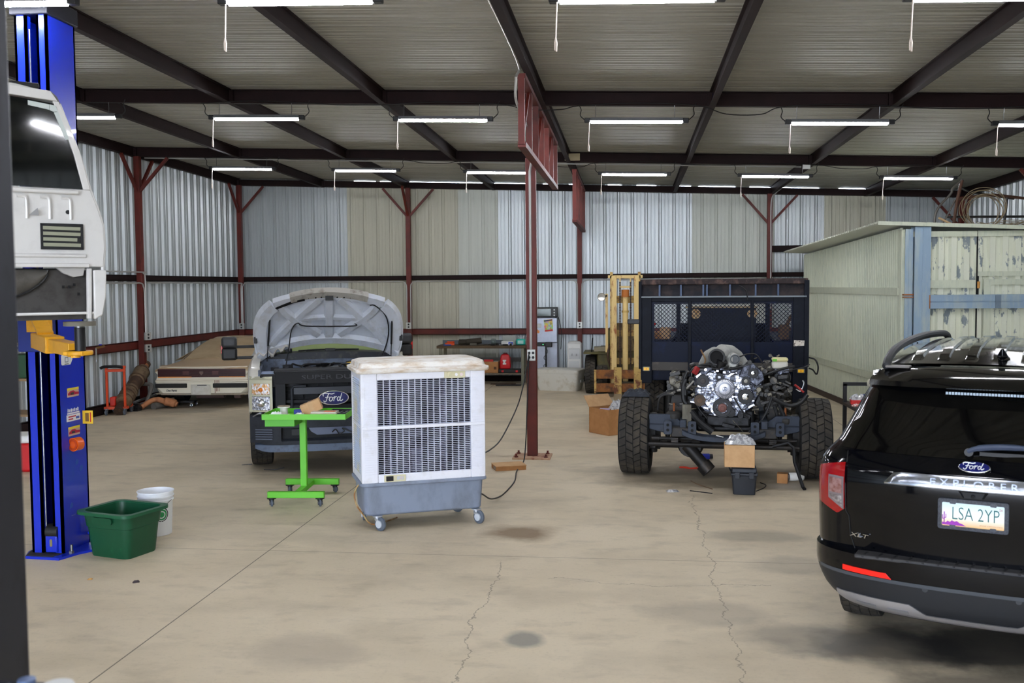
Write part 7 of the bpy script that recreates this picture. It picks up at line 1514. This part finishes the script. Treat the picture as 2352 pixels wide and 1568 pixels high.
MB().box(-.0,CWd,-.02,.0,ctop(1,0)-.10,ctop(1.,0)-.02).build('wall_plate', PALE, ct, smooth=0)
MB().box(CWd-.02,CWd,.05,CL_,0,2.7).box(0,CWd,CL_-.02,CL_,0,2.72).build('far_walls', PALE, ct, smooth=0)
# things stored on the container roof
def crz(X, Y): # height of the container roof at a world point
    p = rotz(-3.7) @ V((X-3.98, Y-15.2, 0)); return ctop(p.x, p.y)+.067
RB = mat('rusty tube brown', (86,58,44), .6, .4); GT = mat('grey tube', (96,92,86), .5, .5)
rfm = thing('tube_frame', 'bent rusty tube frame lying on the container roof', 'frame', (0,0,0))
z0 = crz(4.8,15.9)
MB().tube(spline([(4.62,15.95,z0),(4.66,15.95,3.25),(4.86,15.95,3.50),(4.88,15.95,3.57),(5.01,15.95,3.70)],6),.018,8).build('side_tube', GT, rfm)
MB().tube([(4.90,15.95,z0),(4.95,15.95,3.38),(5.02,15.95,3.70)], .024, 9).build('upright', RB, rfm); MB().tube(spline([(4.94,15.95,3.40),(5.2,15.95,3.45),(5.47,15.98,3.47),(5.75,16.0,3.44),(6.4,16.1,3.36)],6),.022,8).build('rail', RB, rfm)
MB().tube([(5.65,16.0,z0-.04),(5.70,16.0,3.45)],.018,8).build('post', mat('dark tube', (40,38,38), .5, .4), rfm); MB().tube(spline([(5.02,15.95,3.70),(5.2,16.6,3.66),(5.6,17.2,3.62),(6.3,17.4,3.52)],6),.02,8).build('far_rail', mat('dark tube'), rfm)
MB().tube([(4.95,16.5,3.18),(6.4,16.4,3.16)],.02,8).build('cross_tube', mat('dark tube'), rfm); MB().tube([(4.70,15.9,z0),(4.92,15.94,3.40)],.014,8).build('brace', GT, rfm)
tag(MB().bar((4.64,15.80,3.13),(4.90,15.78,z0+.02),.05,.03).build('wooden_handle', mat('tan wood', (190,160,122), .7), bev=.01), 'tan wooden handle leaning on the tube frame on the container roof', 'handle')
wc = thing('wire_coil', 'tangled coil of barbed wire standing on the container roof', 'coil', (5.27, 15.75, z0+.30))
q = random.Random(3)
for k in range(7):
    r = .29+q.uniform(-.05,.02); c = V((q.uniform(-.03,.05), q.uniform(-.03,.05), r-.30+q.uniform(-.012,.0))); ph = q.uniform(0,6)
    MB().tube([c+V((r*math.cos(t)*1.03, .04*math.sin(2*t+ph)+.02*k-.06, r*math.sin(t)*(.97))) for t in [2*math.pi*i/44 for i in range(44)]], .006, 5, closed=True).build('wire_loop', mat('wire tan', (140,124,98), .6, .4), wc)
for k in range(4):
    rr = .22+.05*k; MB().tube([V((.32+rr*1.1*math.cos(t), .25*math.sin(t), -.285+.02*k+.02*math.sin(3*t))) for t in [2*math.pi*i/40 for i in range(40)]], .005, 5, closed=True).build('loose_loop', mat('wire tan'), wc)
# ------------------------------------------------------------------ black table with small parts, beside the container
bt = thing('metal_table', 'black steel frame table with parts between the black car and the container', 'table', (2.55, 12.22, 0), 0)
BF = mat('black frame', (28,28,30), .5); TL, TD = 1.3, .66
for x in (0, TL):
    MB().box(x-.02,x+.02,-.02,.02,0,.95 if True else .7).build('leg', BF, bt, smooth=0); MB().box(x-.02,x+.02,-TD-.02,-TD+.02,0,.71).build('leg', BF, bt, smooth=0)
MB().box(-.02,TL+.02,-.02,.02,.93,.97).build('back_rail', BF, bt, smooth=0); MB().box(-.02,TL+.02,-TD-.02,.02,.70,.735).build('table_top', mat('table top dark', (58,48,42), .7), bt, bev=.003); MB().box(0,TL,-TD,0,.25,.27).build('lower_shelf', BF, bt, smooth=0)
def tbl(name, lab, cat, x, y, sx_, sy_, sz_, mm, rz=0, z=.736): return bench_box(name, lab, cat, 2.55+x, 12.22+y, z, sx_, sy_, sz_, mm, rz)
tbl('blue_tray', 'flat blue tray on the black steel table', 'tray', .30, -.12, .24,.16,.10, mat('tray blue', (44,72,150), .5), 4)
tbl('parts_packet', 'red and clear parts packet on the left end of the black steel table', 'packet', .12, -.22, .20,.14,.05, mat('packet red', (214,40,36), .4), -6)
crumple('plastic_bag', 'clear plastic bag of parts on the left end of the black steel table', 'bag', (2.67,12.02,.787), .20,.14,.07, mat('clear wrap'), 31, 5, 8); crumple('plastic_bag', 'white crumpled bag in the middle of the black steel table', 'bag', (2.87,11.86,.737), .26,.18,.09, mat('bag white', (206,206,202), .35, var=(22.,(170,150,146),.5,.7)), 33, 12, 10)
crumple('paper_sheet', 'red printed leaflet hanging at the left edge of the black steel table', 'leaflet', (2.62,11.80,.737), .16,.12,.03, mat('leaflet red', (206,120,112), .6, var=(30.,(230,226,222),.45,.55)), 35, -10, 6)
crumple('cloth', 'tan cloth at the back of the black steel table', 'cloth', (3.1,12.1,.737), .24,.18,.14, mat('tan cloth', (170,152,124), .9), 37, 0, 8)
tbl('black_cutter', 'black cable cutter at the front of the black steel table', 'tool', .34, -.52, .22,.05,.025, BLACKP, -4)
lying('curved_pipe', [(2.86,12.1,.84),(2.84,12.11,.90),(2.80,12.12,.95),(2.81,12.12,1.0),(2.86,12.12,1.01)], .018, mat('pale pipe', (186,180,160), .5), 'pale curved pipe sticking up from the black steel table', 'pipe', 10)
o = flapbox('cardboard_box', 'brown cardboard box on the lower shelf of the black steel table', 2.80, 11.95, 0, .34, .3, .22, CARD); o.location.z = .272
